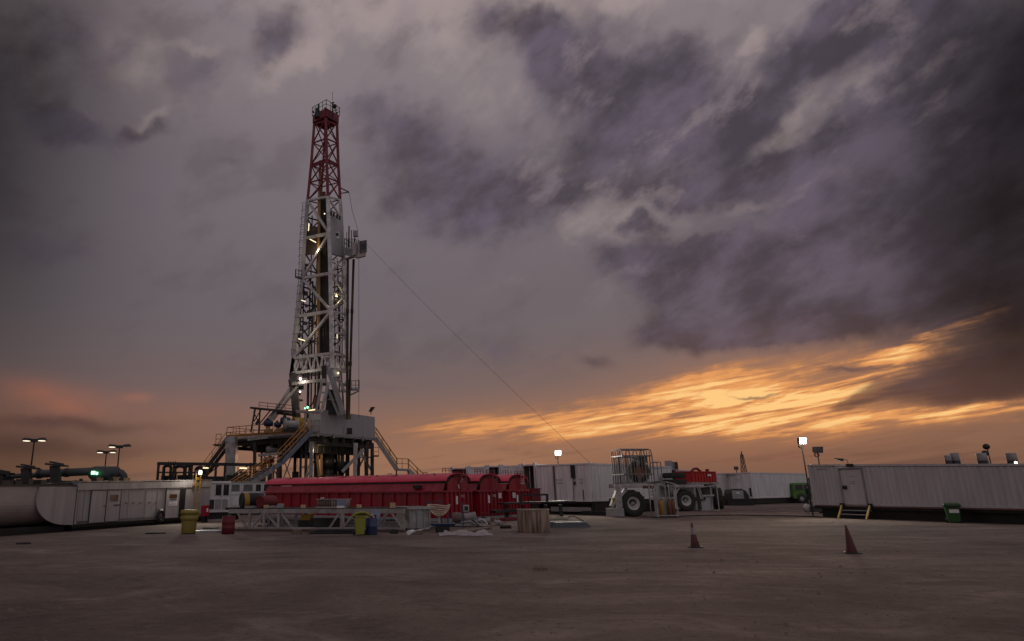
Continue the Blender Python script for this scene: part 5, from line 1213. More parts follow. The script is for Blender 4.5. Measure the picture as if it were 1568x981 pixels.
MB().box(.05,.2,0,L,2.1,.395).build('skid', M_black, lu)

# ================================================================== pipe rack in front of the tanks
A = G(366,813); B = G(622,814.5); loc, rz, L = front(A,B); rk = thing('pipe_rack', 'long low steel truss rack holding drums and crates in front of the crimson tanks', 'rack', loc, rz); hr_ = .5*(zat(A,778.5)+zat(B,778.5))
loc_rk, rz_rk = loc, rz
def rx(px): return xloc(rk, px, 795)
RD = 1.9
for y in (0, RD):
    mb = MB().bar((rx(350),y,hr_-.10),(rx(620),y,hr_-.10),.12,.17); mb.bar((rx(366),y,.12),(rx(620),y,.12),.12,.10); mb.build('chord', M_truss, rk)
for (a,b) in ((364,378),(403,386),(407,427),(431,447),(519.5,505),(543,525),(594,572),(600,616)): MB().bar((rx(a),-.0,hr_-.18),(rx(b),0,.15),.075,.09,(0,1,0)).build('brace', M_truss, rk)
for a in (382.5,404.5,427,523,526,570,618): MB().bar((rx(a),-.01,hr_-.18),(rx(a),-.01,.15),.09,.11,(0,1,0)).build('post', M_truss, rk); MB().bar((rx(a),RD,hr_-.18),(rx(a),RD,.15),.09,.11,(0,1,0)).build('post', M_truss, rk)
mb = MB()
for k in range(4): y = .2+k*.45; mb.box(rx(368),y,hr_-.012,rx(618),y+.16,hr_+.02)
mb.build('deck_beam', M_under, rk)
MB().box(rx(340),.25,hr_-.06,rx(367),RD-.2,hr_+.05).box(rx(352),.1,hr_-.45,rx(360),.3,hr_-.07).build('end_shelf', M_black, rk)
MB().box(rx(360),-.16,.01,rx(619),-.07,.10).build('skid', mat('brown_steel_skid', (.10,.06,.05), .7), rk)
MB().box(rx(385),RD+.15,.1,rx(617),RD+.25,.32).build('rear_beam', M_truss, rk)
Z_ = Vector((0,0,1)); Rv = Vector((math.cos(rz), math.sin(rz),0)); Rn = Vector((-Rv.y,Rv.x,0))
def on_rack(px, y, z=0): return Vector(loc)+Rv*rx(px)+Rn*y+Z_*(hr_+.022+z)
# dunnage & loads
for k,(px,lab) in enumerate(((406,'pale timber block with a hole, beside the grey wedge on the rack'),(463,'pale timber block on the rack left of the wrapped crates'),(549,'pale timber block on the rack above the yellow bin'),(601,'pale round-topped timber block on the rack right of the blue bin'))):
    P = on_rack(px,.05); o = MB().box(-.10,-.06,0,.10,.06,.13 if k!=3 else .2); 
    if k in (0,3): o.lathe([(.0,-.065),(.035,-.065),(.035,-.062),(0,-.062)],10,(0,0,.08),'y')
    o = o.build('timber_block', M_timber, None, .01); o.location = P; o.rotation_euler=(0,0,.1*k); tag(o, lab, 'timber block')
def hdrum(px, lab, m, band, r, ln, rzz, y=.35):
    P = on_rack(px, y); t = thing('oil_drum', lab, 'drum', P, rzz)
    pr = [(0,-ln/2),(r*.9,-ln/2),(r,-ln/2-.01),(r,-ln/2+.02)]
    for f in (-.17,.17): pr += [(r,f*ln-.03),(r*1.035,f*ln),(r,f*ln+.03)]
    pr += [(r,ln/2-.02),(r,ln/2+.01),(r*.9,ln/2),(0,ln/2)]
    MB().lathe(pr, 28, (0,0,r*1.04), 'y').build('drum_shell', m, t)
    if band: MB().lathe([(r*1.015,-.12-.28),(r*1.02,-.12-.26),(r*1.02,.08-.28),(r*1.015,.10-.28)],28,(0,0,r*1.04),'y').build('yellow_label', M_yel, t)
    MB().box(-r*.8,-ln*.4,0.0,-r*.6,ln*.4,.09).box(r*.6,-ln*.4,0.0,r*.8,ln*.4,.09).build('chock', M_grey, t)
    return t
hdrum(374,'black oil drum with a yellow label lying on the rack end',M_black,True,.31,.92,-1.02,.62)
hdrum(396,'dull red oil drum lying on the rack, end towards the yard',M_reddk,False,.25,.85,-.55,.75)
P = on_rack(420,.5); o = MB().hexa([(-.16,-.2,0),(.16,-.2,0),(.16,.2,0),(-.16,.2,0)],[(-.05,-.2,.17),(.16,-.2,.17),(.16,.2,.17),(-.05,.2,.17)]).build('steel_wedge', M_grey,None,.01); o.location=P; tag(o,'grey steel wedge between the red drum and the tank side','wedge')
# red drum standing at rack end
P = G(349,817.5); h1 = zat(P,790); t = thing('oil_drum','dark red upright drum on the ground under the rack end','drum',P,.2)
r=.25; MB().lathe([(0,0),(r,0),(r,h1*.33),(r*1.04,h1*.35),(r,h1*.37),(r,h1*.64),(r*1.04,h1*.66),(r,h1*.68),(r,h1),(r*.94,h1-.02),(0,h1-.02)],26).build('drum_shell', M_reddk, t)
MB().lathe([(0,h1-.017),(.04,h1-.017),(.04,h1+.01),(0,h1+.01)],10,(.12,0,0)).build('bung', M_dark, t)
# crates
M_crate = mat('wrapped_goods', (.42,.36,.33), .5, 0, .7, 6, (.16,.12,.10))
for k,(a,b_,lab,m) in enumerate(((482,503,'brown-wrapped crate of cans, left of the pair on the rack',mat('brown_wrapped_goods',(.24,.17,.14),.5,0,.7,8,(.10,.07,.06))),(503.5,529,'pale shrink-wrapped crate of cans, right of the pair on the rack',M_crate))):
    x0,x1 = rx(a),rx(b_); P = on_rack(a,.12); w=x1-x0; t = thing('wrapped_crate',lab,'crate',P,rz)
    g=MB(); n=6
    for i in range(n):
        for j in range(3): g.lathe([(0,0),(w/n*.46,0),(w/n*.46,.30),(w/n*.38,.33),(0,.33)],10,(w*(i+.5)/n,.1+j*.2,.01))
    g.build('can', m, t); MB().box(-.01,-.02,.335,w+.01,.62,.355).box(-.012,-.02,.002,w+.012,.0,.05).build('wrap', M_crate, t)
    if k: MB().box(w*.42,-.035,.10,w*.98,-.022,.33).build('blue_label', mat('faded_blue_card',(.22,.24,.36),.6,0,.4,8), t); MB().box(w*.42,-.04,.0,w*.90,-.037,.09).build('white_label', M_sign, t)
# things under the rack
P = on_rack(457,1.0); P.z=0; o = thing('yellow_case','squat yellow case under the rack between the posts','case',P,rz); MB().box(-.22,-.2,.40,.22,.2,.68).build('case_body',M_yel,o,.02); MB().box(-.06,-.22,.66,.06,-.2,.70).build('latch',M_black,o); MB().box(-.3,-.25,0,.3,.25,.395).build('plinth',M_dark,o)
P = on_rack(490,1.1); P.z=0; o = thing('pallet_load','dark pallet of small tins in the shade under the rack','pallet',P,rz); MB().box(-.7,-.3,.14,.7,.3,.5).build('load',M_under,o,.02); MB().box(-.75,-.35,.1,.75,.35,.13).box(-.75,-.3,0,-.65,.3,.095).box(.65,-.3,0,.75,.3,.095).build('pallet',M_wood,o)
# black mat & hose pile below rack
P = G(515,817); mb = MB(); rn = random.Random(9)
for k in range(7):
    a0=rn.uniform(0,6); rr=rn.uniform(.3,.75); mb.tube([(math.cos(a0+a*.42)*rr*1.5, math.sin(a0+a*.42)*rr*.35, .03+.02*k) for a in range(16)],.03,6)
mb.box(-1.1,-.25,.003,1.1,.3,.03); o=mb.build('hose_pile',M_black); o.location=P; tag(o,'black heap of hose and matting on the sand below the rack','hose')
# lime bin
P = G(551,819.5); h1 = zat(P,784); t = thing('wheelie_bin','lime yellow wheelie bin with a bag hanging out of its open lid','bin',P,.15)
def bin_body(t,w,h,m,name='bin_body'):
    return MB().hexa([(-w*.38,-w*.40,.04),(w*.38,-w*.40,.04),(w*.38,w*.40,.04),(-w*.38,w*.40,.04)],[(-w*.5,-w*.5,h),(w*.5,-w*.5,h),(w*.5,w*.5,h),(-w*.5,w*.5,h)]).build(name,m,t,.02)
bin_body(t,.40,h1*.80,M_lime)
MB().box(-.23,-.23,h1*.80+.004,.23,.23,h1*.86).build('rim',M_lime,t,.01)
mb=MB(); mb.tube([(-.28,-.1,h1*.84),(-.15,-.18,h1*.96),(.05,-.15,h1),(.25,-.1,h1*.95),(.38,-.05,h1*.84)],.045,8).tube([(-.2,.05,h1*.86),(0,.0,h1*.95),(.2,.05,h1*.88)],.05,8); mb.build('hose_bundle',M_lime,t)
MB().tube([(-.25,-.05,h1*.84),(-.05,-.1,h1*.93),(.2,-.1,h1*.9)],.09,8).build('bin_bag',M_black,t)
for sx in (-1,1): MB().lathe([(0,-.03),(.09,-.03),(.09,.03),(0,.03)],14,(sx*.2,.2,.09),'x').build('wheel',M_black,t)
P = G(569,818.5); h1 = zat(P,788); t = thing('waste_drum','dark blue waste drum stuffed with rags beside the lime bin','drum',P,.15)
r=.22; MB().lathe([(0,0),(r*.95,0),(r,.04),(r,h1*.4),(r*1.04,h1*.42),(r,h1*.44),(r,h1*.85),(r*.93,h1*.85),(r*.93,h1*.7),(0,h1*.7)],26).build('drum_shell',M_blue,t)
mb=MB(); mb.tube([(-.1,-.1,h1*.7),(-.12,-.12,h1*.95),(.0,-.14,h1*1.0),(.06,-.1,h1*.8)],.07,8); mb.build('rag',M_plast,t); MB().tube([(.05,.05,h1*.72),(.12,.06,h1*.93),(-.02,.1,h1*.95)],.09,8).build('bin_bag',M_black,t)
MB().bar((.12,.02,h1*.72),(.26,.12,h1*1.22),.26,.02,(0,1,0)).build('card_scrap',mat('faded_blue_card',(.22,.24,.36),.6,0,.4,8),t)

# grey trough at rack's right end
A = G(627,812.5); B = G(659,811.5); lo2, rz2, L = front(A,B); h1 = zat(A,776); t = thing('steel_trough','grey open steel trough joined to the right end of the rack','trough',lo2,rz2)
MB().box(0,0,.08,L,.05,h1-.1).box(0,1.5,.08,L,1.55,h1-.1).box(0,.055,.08,.05,1.495,h1-.1).box(L-.05,.055,.08,L,1.495,h1-.1).box(.055,.055,.08,L-.055,1.495,.12).build('trough_shell',M_lgrey,t)
MB().box(-.06,-.08,h1-.097,L+.06,.06,h1).box(-.06,1.49,h1-.097,L+.06,1.62,h1).box(-.06,.063,h1-.097,.06,1.487,h1).box(L-.06,.063,h1-.097,L+.06,1.487,h1).build('rim',M_lgrey,t)
mb=MB()
for k in (.0,.33,.66,.94): mb.box(L*k,-.04,.09,L*k+.05,-.003,h1-.1)
mb.build('rib',M_grey,t); MB().box(0,.1,0,L,.25,.075).box(0,1.3,0,L,1.45,.075).build('skid',M_dark,t)
# pale pipe on the sand
a=G(626,819); b=G(656,812.5); O_=a.copy(); o=MB(); d=(b-a); r=.085
o.tube([Vector((0,0,r)),d*.2+Vector((0,0,r))],r,14); 
t=thing('plastic_pipe','white capped pipe lying on the sand below the grey trough','pipe',O_); o.build('cap',M_sign,t); MB().tube([d*.201+Vector((0,0,r)),d+Vector((0,0,r))],r*.6,12).build('pipe_barrel',M_lgrey,t)
# rope stand
P = G(672,811); t = thing('rope_stand','dark blue two-post stand with cross bars in front of the nearest crimson tank','stand',P,.12); zp = zat(P,766)
for x_,y_,f_ in ((-.42,0,.95),(.40,0,.93),(.20,.5,1.03)): MB().bar((x_,y_,0),(x_,y_,zp*f_),.055).build('post',M_bluest,t)
MB().bar((-.42,0,zp*.78),(.40,0,zp*.78),.05).build('crossbar',M_dark,t); MB().bar((-.42,.0,zp*.95),(.2,.5,zp*.97),.035).build('crossbar',M_dark,t); MB().bar((-.42,0,.08),(.40,0,.08),.05).build('crossbar',M_dark,t)
MB().bar((.02,-.03,.12),(.02,-.03,zp*.74),.10,.04).build('upright',M_lgrey,t)
rp=MB(); rn=random.Random(2)
for k in range(6):
    pts=[]; sg=.08+.072*k+rn.uniform(-.03,.03); wd=.46+rn.uniform(-.03,.03)
    for a in range(25):
        u=a/24*2*math.pi; x=math.cos(u)*wd; y=-.07-.016*k+math.sin(u*3+k)*.012
        z = zp*.86 - (0.03+.03*math.sin(u*2)) if math.sin(u)>0 else zp*.86+math.sin(u)*sg*(1.0)
        if math.sin(u)>0: z -= .11*abs(math.sin(u))*(k%3)*.8
        pts.append((x,y,z))
    rp.tube(pts,.026,6,False)
o=rp.build('rope_coil',M_rope); o.location=P; o.rotation_euler=(0,0,.12); tag(o,'cream rope looped in swags over the blue stand','rope')
# blue tray
P=G(678,815); t=thing('drip_tray','flat dark blue tray raised on a black block below the rope','tray',P,.1); MB().hexa([(-.42,-.22,.24),(.42,-.22,.24),(.42,.3,.24),(-.42,.3,.24)],[(-.5,-.28,.34),(.5,-.28,.34),(.5,.36,.34),(-.5,.36,.34)]).build('tray',M_bluest,t,.01); MB().box(-.25,-.18,0,.25,.22,.235).build('block',M_black,t)
# pump
P=G(714,806); t=thing('transfer_pump','grey electric pump on a skid in front of the nearest crimson tank','pump',P,.15)
mb=MB().lathe([(0,-.30),(.15,-.30),(.19,-.24),(.19,.18),(.22,.19),(.22,.24),(0,.27)],20,(.18,0,.42),'x'); mb.build('motor',M_lgrey,t)
MB().lathe([(0,-.2),(.20,-.2),(.24,0),(.20,.2),(0,.2)],18,(-.42,0,.40),'x').build('pump_casing',mat('brown_casting',(.16,.11,.10),.6),t)
MB().box(-.14,-.1,.63,.14,.12,.94).build('control_box',M_lgrey,t,.03); MB().box(-.08,-.115,.70,.08,-.103,.88).build('dial_plate',M_dark,t)
mb=MB().box(-.8,-.35,.05,.9,-.27,.13).box(-.8,.27,.05,.9,.35,.13).box(-.7,-.26,.06,-.6,.26,.12).box(.6,-.26,.06,.7,.26,.12).box(-.2,-.26,.06,.3,.26,.2); mb.build('skid_frame',M_grey,t)
mb=MB().tube([(.3,-.3,.3),(.42,-.42,.15),(.5,-.5,.05),(.8,-.5,.06)],.045,8).tube([(-.3,-.3,.2),(.1,-.38,.25),(.3,-.4,.1)],.04,8).tube([(.4,0,.2),(.75,-.1,.3),(.95,-.1,.1)],.05,8); mb.build('hose',M_lgrey,t)
P=G(709.5,808); o=MB().bar((0,0,0),(.0,0,1.08),.045).box(-.06,-.06,0,.06,.06,.02).build('marker_post',M_bluest); o.location=P; tag(o,'thin dark blue post standing in front of the grey pump','post')
# planks
for k,(x0,y0,x1,y1,w,h,lab) in enumerate(((690,806,722,803,.45,.12,'black board lying flat right of the blue tray'),(712,816,748,810,.30,.09,'short brown board with a cut end, left of the ribbed drum'),(742,808,770,801,.3,.08,'long brown plank lying left of the ribbed drum'),(662,803,690,806,.3,.05,'grey board on the sand behind the rope stand'),(768,798,792,796,.5,.16,'rusty brown beam in front of the far crimson tank'))):
    a=G(x0,y0);b=G(x1,y1);o=MB().bar(Vector((0,0,h/2)),(b-a)+Vector((0,0,h/2)),w,h).build('plank',M_wood if k in(1,2) else (M_reddk if k==4 else M_dark),None,.008);o.location=a;tag(o,lab,'plank')
# plastic sheet
P=G(712,820); mb=MB(); nx_,ny_=26,8; rn=random.Random(5); vs_=[]
for j in range(ny_+1):
    for i in range(nx_+1):
        u=i/nx_; v=j/ny_; x=-.95+1.95*u; y=-.22+.5*v+.15*math.sin(u*7); z=.02+.16*abs(math.sin(u*8+v*2.2))*(.4+.6*math.sin(v*3.1)**2)*(1 if .08<u<.92 else .3)+.05*rn.random(); z=z*math.sin(math.pi*min(1,max(.05,v*.9+.05))); vs_.append((x,y,z+.005))
mb.add(vs_,[(j*(nx_+1)+i,j*(nx_+1)+i+1,(j+1)*(nx_+1)+i+1,(j+1)*(nx_+1)+i) for j in range(ny_) for i in range(nx_)],True); o=mb.build('plastic_sheet',M_plast); o.location=P; tag(o,'crumpled pale plastic sheet on the sand right of the blue tray','sheet')
# ribbed wooden-looking drum
P=G(818,814); zt_=zat(P,779); r=.62; t=thing('lagged_drum','squat round drum wrapped in stained vertical lagging, on the sand','drum',P,.3)
mb=MB(); n=90; rings=[]; rn=random.Random(8); fold=[rn.uniform(-.5,1) for _ in range(n)]
for j,(rr,z) in enumerate(((.97,0),(1.0,.05),(1.01,.45),(1.0,.85),(.97,.97))):
    ring=[]
    for k in range(n): a=2*math.pi*k/n; q=r*rr*(1+.016*math.sin(k*.9)+.012*fold[k]+.03*max(0,math.sin(k*.28))); ring.append((math.cos(a)*q,math.sin(a)*q,z*zt_))
    rings+=ring
f=[]
for j in range(4):
    for k in range(n): f.append((j*n+k,j*n+(k+1)%n,(j+1)*n+(k+1)%n,(j+1)*n+k))
mb.add(rings,f,True); mb.build('lagging',mat('stained_lagging',(.34,.24,.18),.7,0,1.0,3.4,(.045,.028,.022),bump=.5,bscale=14,streak=True),t)
mb=MB(); mb.add(rings[-n:],[tuple(range(n))]); mb.lathe([(r*.99,zt_*.95),(r*1.03,zt_*.97),(r*1.0,zt_*1.0),(r*.9,zt_*.995)],60); mb.build('lid',mat('pale_sack_cloth',(.42,.34,.28),.8,0,.6,4),t)
mb=MB(); mb.box(-r*.9,-.3,0,r*.9,.3,.02) ; mb.build('base_board',M_dark,t)
# black beams on trestle
P=G(812,795); t=thing('beam_trestle','black steel beams stacked on a low trestle behind the lagged drum','trestle',P); 
def tp(x,y,Y): return at(x,y,Y)-P
YT=P.y
mb=MB(); mb.bar(tp(768,771,YT-.5),tp(866,767.5,YT+1.6),.55,.10); mb.bar(tp(755,783.5,YT-.9),tp(796,780.5,YT-.3),.6,.14); mb.bar(tp(800,769,YT+2),tp(880,768,YT+4),.3,.1); mb.build('beam',M_black,t,.01)
mb=MB(); mb.bar(tp(798,757.8,YT),tp(838.5,757,YT+.5),.10).bar(tp(798,757.5,YT),tp(798,770,YT),.12).bar(tp(838,757,YT+.5),tp(838,768,YT+.5),.12); mb.build('handle_frame',M_black,t)
mb=MB()
for x in (775,800,835,858): p=tp(x,771,YT+(x-768)*.018); mb.box(p.x-.09,p.y-.1,0,p.x+.09,p.y+.1,p.z-.05)
mb.build('leg',M_dark,t)
# grey mats with hose
P=G(868,806.5); t=thing('mat_stack','low stack of blue-grey sheets on the sand right of the lagged drum','mat',P,.12)
for k in range(4): MB().box(-.85+.05*k,-.5,.055*k,.9-.06*k,.45,.055*k+.05).build('sheet',mat('blue_grey_sheet',(.12,.14,.16),.6,0,.5,3),t)
mb=MB()
for k in range(4): mb.tube([(-.9+.1*k,-.1+.05*k,.30),(-.4,-.2+.06*k,.36+.03*k),(.0,-.1,.33),(.15,.0,.45),(.4,-.05,.42),(.7,-.15-.03*k,.26)],.035,7)
o=mb.build('hose_coil',mat('pale_hose',(.30,.26,.20),.6,0,.5,6)); o.location=P; o.rotation_euler=(0,0,.12); tag(o,'pale hoses lying tangled on top of the blue-grey sheets','hose')

MB().box(rx(372),RD+.02,.0,rx(616),RD+.12,.10).build('rear_skid',M_dark,rk)
# ---- loose steelwork; dark pipes added to fill in the darkness under the rack
for k in range(9):
    x0 = rx(372)+random.uniform(-.3,.5); ln = random.uniform(4.2,6.6); P = Vector(loc_rk)+Rv*x0+Rn*(RD+.45+.20*(k%5)+.1*(k//5))+Z_*(.11+.19*(k//5))
    o = MB().tube([(0,0,0),(ln,0,0)], .085, 10, False).tube([(0,0,0),(.16,0,0)], .11, 10, False).tube([(ln-.16,0,0),(ln,0,0)], .11, 10, False).build('filler_pipe', M_brown if k%3 else M_under); o.location = P; o.rotation_euler = (0,0,rz_rk+random.uniform(-.01,.01))
    tag(o, 'long dark pipe added behind the low truss rack to darken the gap under it', 'pipe', 'dark pipes added behind the rack')
for k,(px,py,ln,r,m,lab) in enumerate(((697,803,.55,.09,M_dark,'short dark pipe stub right of the blue post stand'),(725,801,.8,.07,M_brown,'brown pipe stub behind the grey pump hoses'),(738,798,.5,.10,M_under,'thick sooty pipe stub nearest the tank skids'),(752,806,.9,.06,M_dark,'thin dark pipe lying left of the lagged drum'),(767,804,.4,.11,M_lgrey,'pale short pipe stub touching the rusty beam'),(783,809,.5,.07,M_brown,'brown pipe stub just left of the lagged drum foot'))):
    P = G(px,py); a_ = .3+.5*k; d = Vector((math.cos(a_),math.sin(a_)*.5,0))*ln; o = MB().tube([Vector((0,0,r)),d+Vector((0,0,r))],r,12).tube([d*.8+Vector((0,0,r)),d*.9+Vector((0,0,r))],r*1.35,12).build('pipe_stub',m); o.location=P; tag(o,lab,'pipe')
for k,(px,py,m,lab) in enumerate(((733,806,M_wood,'brown timber cube right of the pump hoses'),(758,799,M_wood,'dark timber cube at the foot of the middle crimson tank'),(643,818,M_wood,'small timber block on the sand below the grey trough'),(603,817,M_dark,'black block on the sand between the blue drum and the trough'),(455,817.5,M_wood,'low timber sleeper end on the sand under the rack'))):
    P = G(px,py); w_=random.uniform(.12,.22); o = MB().box(-w_,-w_*.8,0,w_,w_*.8,w_*1.1).build('timber_cube',m,None,.01); o.location=P; o.rotation_euler=(0,0,k*.7); tag(o,lab,'timber block')
P = G(741,803); t = thing('gate_valve','grey gate valve with a handwheel lying by the tank skids','valve',P,.5); MB().lathe([(0,-.28),(.16,-.28),(.16,-.22),(.09,-.2),(.13,0),(.09,.2),(.16,.22),(.16,.28),(0,.28)],16,(0,0,.17),'x').build('valve_body',M_grey,t)
MB().tube([(0,0,.25),(0,-.05,.52)],.03,8).build('spindle',M_dark,t); MB().tube([(math.cos(a*math.pi/8)*.16,-.05+.0*a,.52+math.sin(a*math.pi/8)*.0) if False else (math.cos(a*math.pi/8)*.16,-.05+math.sin(a*math.pi/8)*.15,.53) for a in range(17)],.018,6,False).build('handwheel',M_reddk,t)

# ================================================================== container row in the middle
def gp(x, Y): p = at(x, 752, Y); p.z = 0; return p
ca = gp(822.5,46.5); cb = gp(905,43.5)
z0c, z1c = zat(cb,768), zat(cb,708.5)
tC, LC = container('storage_container','white corrugated container with a hanging cable and two faint stencils, behind the lagged drum','container',ca,cb,12.0,z0c,z1c,M_white,'white containers behind the crimson tanks',z1r=z1c)
g=MB()
for px in (848.5,850): x=xloc(tC,px,740); g.box(x-.02,-.02,z0c+.1,x+.02,.0,z1c-.12)
g.build('panel_seam',M_dark,tC)
x=xloc(tC,877.5,715); MB().box(x-.13,-.14,z1c-.95,x+.13,-.01,z1c-.1).build('lamp_fitting',M_black,tC)
MB().tube([(x,-.05,z1c-.95),(x-.02,-.05,(z0c+z1c)/2),(x-.05,-.05,z0c+.6),(x-.1,-.05,z0c)],.018,5).box(x-.02,-.08,(z0c+z1c)/2-.15,x+.12,-.01,(z0c+z1c)/2+.05).build('cable',M_black,tC)
for px,w_,s in ((852,.5,11),(907-19,.3,12)): xx=xloc(tC,px,740); scribble(tC,M_grey,xx,zat(cb,741.5),w_,.42,2,-.012,'stencil',s)
x=xloc(tC,893,755); MB().box(x,-.03,z0c+.1,x+.05,-.0,z0c+.75).build('lock_rod',M_dark,tC)
MB().box(LC*.3,-.35,z0c-.62,LC*.98,-.01,z0c-.35).build('step_beam',M_grey,tC)
mb=MB().box(LC*.93,-.9,.0,LC+1.6,-.2,.25); mb.build('ground_beam',M_dark,tC)
# open-ended container next to it, then the two behind
def opencont(xa,Ya,xb,Yb,ytop,lab,grp='white containers behind the crimson tanks',opened=True,dpt=10):
    a,b=gp(xa,Ya),gp(xb,Yb); z1=zat(a,ytop); z0=.75; lo,rzz,L=front(a,b); t=thing('storage_container',lab,'container',lo,rzz,grp)
    w=MB()
    if opened: corr_side(w,.1,dpt,z0,z1-.1,.02,-1); corr_side(w,.1,dpt,z0,z1-.1,L-.02,1); w.add([(.03,dpt,z0),(L-.03,dpt,z0),(L-.03,dpt,z1),(.03,dpt,z1)],[(0,1,2,3)]); w.build('wall',mat('dark_inner_paint',(.20,.15,.14),.7,0,.6,1),t)  # open containers get darker, browner walls than the outside white
    else: corr(w,.1,L-.1,z0+.1,z1-.1,.02); corr_side(w,.1,dpt,z0,z1-.1,.02,-1); corr_side(w,.1,dpt,z0,z1-.1,L-.02,1); w.build('wall',M_white,t)
    MB().box(0,0,z1-.098,L,dpt,z1).build('roof',M_white,t); MB().box(.1,0,z0-.12,L-.1,dpt,z0).build('floor',M_dark,t)
    f=MB()
    for x in (0,L-.14): f.box(x-.004,-.004,z0,x+.144,.14,z1-.1)
    for x in (0,L-.18): f.box(x-.01,-.01,z1+.003,x+.19,.18,z1+.09)
    f.build('corner_frame',M_white,t)
    if opened:
        d=MB()
        for k,x in enumerate((L*.30,L*.62)): d.tube([(x,.4,z0),(x,.4,z1-.15)],.05,6)
        d.build('lock_bar',M_grey,t); MB().box(.2,1.2,z0,L*.5,2.2,z0+1.3).build('stored_crate',M_wood,t)
    MB().box(.1,.2,0,.4,dpt,z0-.123).box(L-.4,.2,0,L-.1,dpt,z0-.123).build('skid',M_black,t); return t
opencont(800,48,821.5,46.8,711.5,'open-fronted container with a dark brown interior between the far tank and the white wall')
opencont(769,49.5,799,48.6,713,'white container top showing above the far crimson tank',opened=False)
opencont(747,51,768,50.2,713.5,'open dark container top showing above the middle crimson tank')
opencont(718,52.5,746,51.5,715,'white container top showing between the first two crimson tanks',opened=False)
opencont(690,54,717,53,716.5,'dark open container top just above the nearest crimson tank end')
def flood(px,ytop,Yp,lab,lit,w=.5,zb=0,m=None,tilt=.2,ybase=None,e=0,roundhead=False):
    P=gp(px,Yp); P.z=zb; T=zat(Vector((P.x,P.y,0)),ytop)-zb; t=thing('floodlight',lab,'floodlight',P,0)
    MB().tube([(0,0,0),(0,0,T-.3)],.035,6).build('pole',M_dark,t); 
    if roundhead: h=MB().lathe([(0,-.16),(w*.5,-.12),(w*.6,0),(w*.5,.12),(0,.16)],14,(-.05,0,T-.1),'y').build('lamp_head',M_black,t); return t
    h=MB().hexa([(-w*.5,-.12,T-.35),(w*.5,-.12,T-.35),(w*.4,.12,T-.30),(-w*.4,.12,T-.30)],[(-w*.5,-.22,T),(w*.5,-.22,T),(w*.4,.08,T),(-w*.4,.08,T)]).build('lamp_head',M_black,t)
    MB().lathe([(.1,-.05),(.13,-.05),(.13,.05),(.1,.05)],10,(-.06,0,T-.45),'y').build('bracket',M_black,t)
    if lit: MB().hexa([(-w*.46,-.150,T-.33),(w*.46,-.150,T-.33),(w*.46,-.128,T-.33),(-w*.46,-.128,T-.33)],[(-w*.46,-.245,T-.02),(w*.46,-.245,T-.02),(w*.46,-.222,T-.02),(-w*.46,-.222,T-.02)]).build('lens',L_white,h); 
    if e: point_lamp(P+Vector((-.0,-.7,T-.2)),e); spot_lamp(P+Vector((0,-.35,T-.2)), (-.25,-1,-.22), 1000)
    return t
flood(857.5,689.5,46,'small lit floodlight on a thin pole over the white container with the hanging cable',True,.42,z1c,e=50)

# second row right of the cage
cb2=gp(1008,50); cc2=gp(1062,58.5); z1b=zat(cb2,716); z0b=.8
tD,LD=container('storage_container','white container half hidden behind the wheeled cage trailer and its gas bottles','container',cb2,cc2,6,z0b,z1b,M_white,'white containers behind the wheeled trailers')
cw=gp(1032,51.5)
ce=gp(1097,69); cf=gp(1153,66); z1e=zat(cf,723); z0e=zat(cf,763)
tE,LE=container('storage_container','plain white container end wall beside the red box, nearest of the far row','container',ce,cf,12.2,z0e,z1e,M_white,'white containers behind the wheeled trailers')
x=xloc(tE,1129,730); scribble(tE,M_grey,x-.2,z1e-.9,.5,.3,2,-.012,'stencil',21)
x=xloc(tE,1150,755); MB().box(x-.1,-.05,z0e+.2,x+.05,-.0,z0e+1.0).build('lock_box',M_black,tE)
ex_=Vector((math.cos(tE.rotation_euler.z),math.sin(tE.rotation_euler.z),0)); ey_=Vector((-ex_.y,ex_.x,0))
# side walls of that row: three more containers one behind the other
prev=cf
for k,(px0,px1,lab) in enumerate(((1153.5,1184,'rust-streaked white container side with a small dark vent, after the plain end wall'),(1184.5,1211,'rust-streaked white container farthest along the row, next to the green car'))):
    # direction along the receding side
    a=gp(px0,66.3+k*11); b=gp(px1,77+k*13)
    tt,_l=container('storage_container',lab,'container',a,b,.6 if False else 2.4,z0e,z1e-.05,M_whiter,'white containers behind the wheeled trailers',left=False,right=True)
    if k==0: xx=xloc(tt,1169,748); MB().box(xx-.35,-.06,z0e+1.05,xx+.35,.0,z0e+1.4).build('vent',M_black,tt)
mb=MB()
# generator with a dark louvred front by the end wall
P=gp(1118,63); t=thing('generator_set','dark grey rounded generator in front of the plain white end wall','generator',P,-.1); h1=zat(P,748.3); h0=zat(P,765); w=gp(1145,63).x-P.x
pr=[(-.0,h0),(0,h1*.72),(.12,h1*.93),(.35,h1),(w*.62,h1),(w*.85,h1*.88),(w,h1*.55),(w,h0)]
MB().prism(pr,0,1.6,'y').build('canopy',M_under,t,.02); MB().box(.15,-.03,h0+.1,w*.7,-.003,h1*.9).build('louvre_panel',M_grey,t); MB().box(w*.3,-.05,h0+.55,w*.5,-.032,h0+.68).build('badge_plate',M_sign,t); MB().box(-.3,.1,0,w+.4,1.5,h0-.004).build('trailer_base',M_black,t)
for k,(px,py,lab) in enumerate(((1120,770,'pale cylinder lying left of the generator base'),(1136,771,'pale bent pipe piece lying in front of the generator'),(1166,768,'rusty orange strip leaning at the container foot'))):
    P=G(px,py+1); o=MB().bar((-.3,0,.25),(.35,-.2,.08),.22,.18).box(-.5,-.1,0,.5,.3,.07).build('scrap_piece',(M_lgrey,M_lgrey,M_orange)[k],None,.01); o.location=P; tag(o,lab,'scrap')
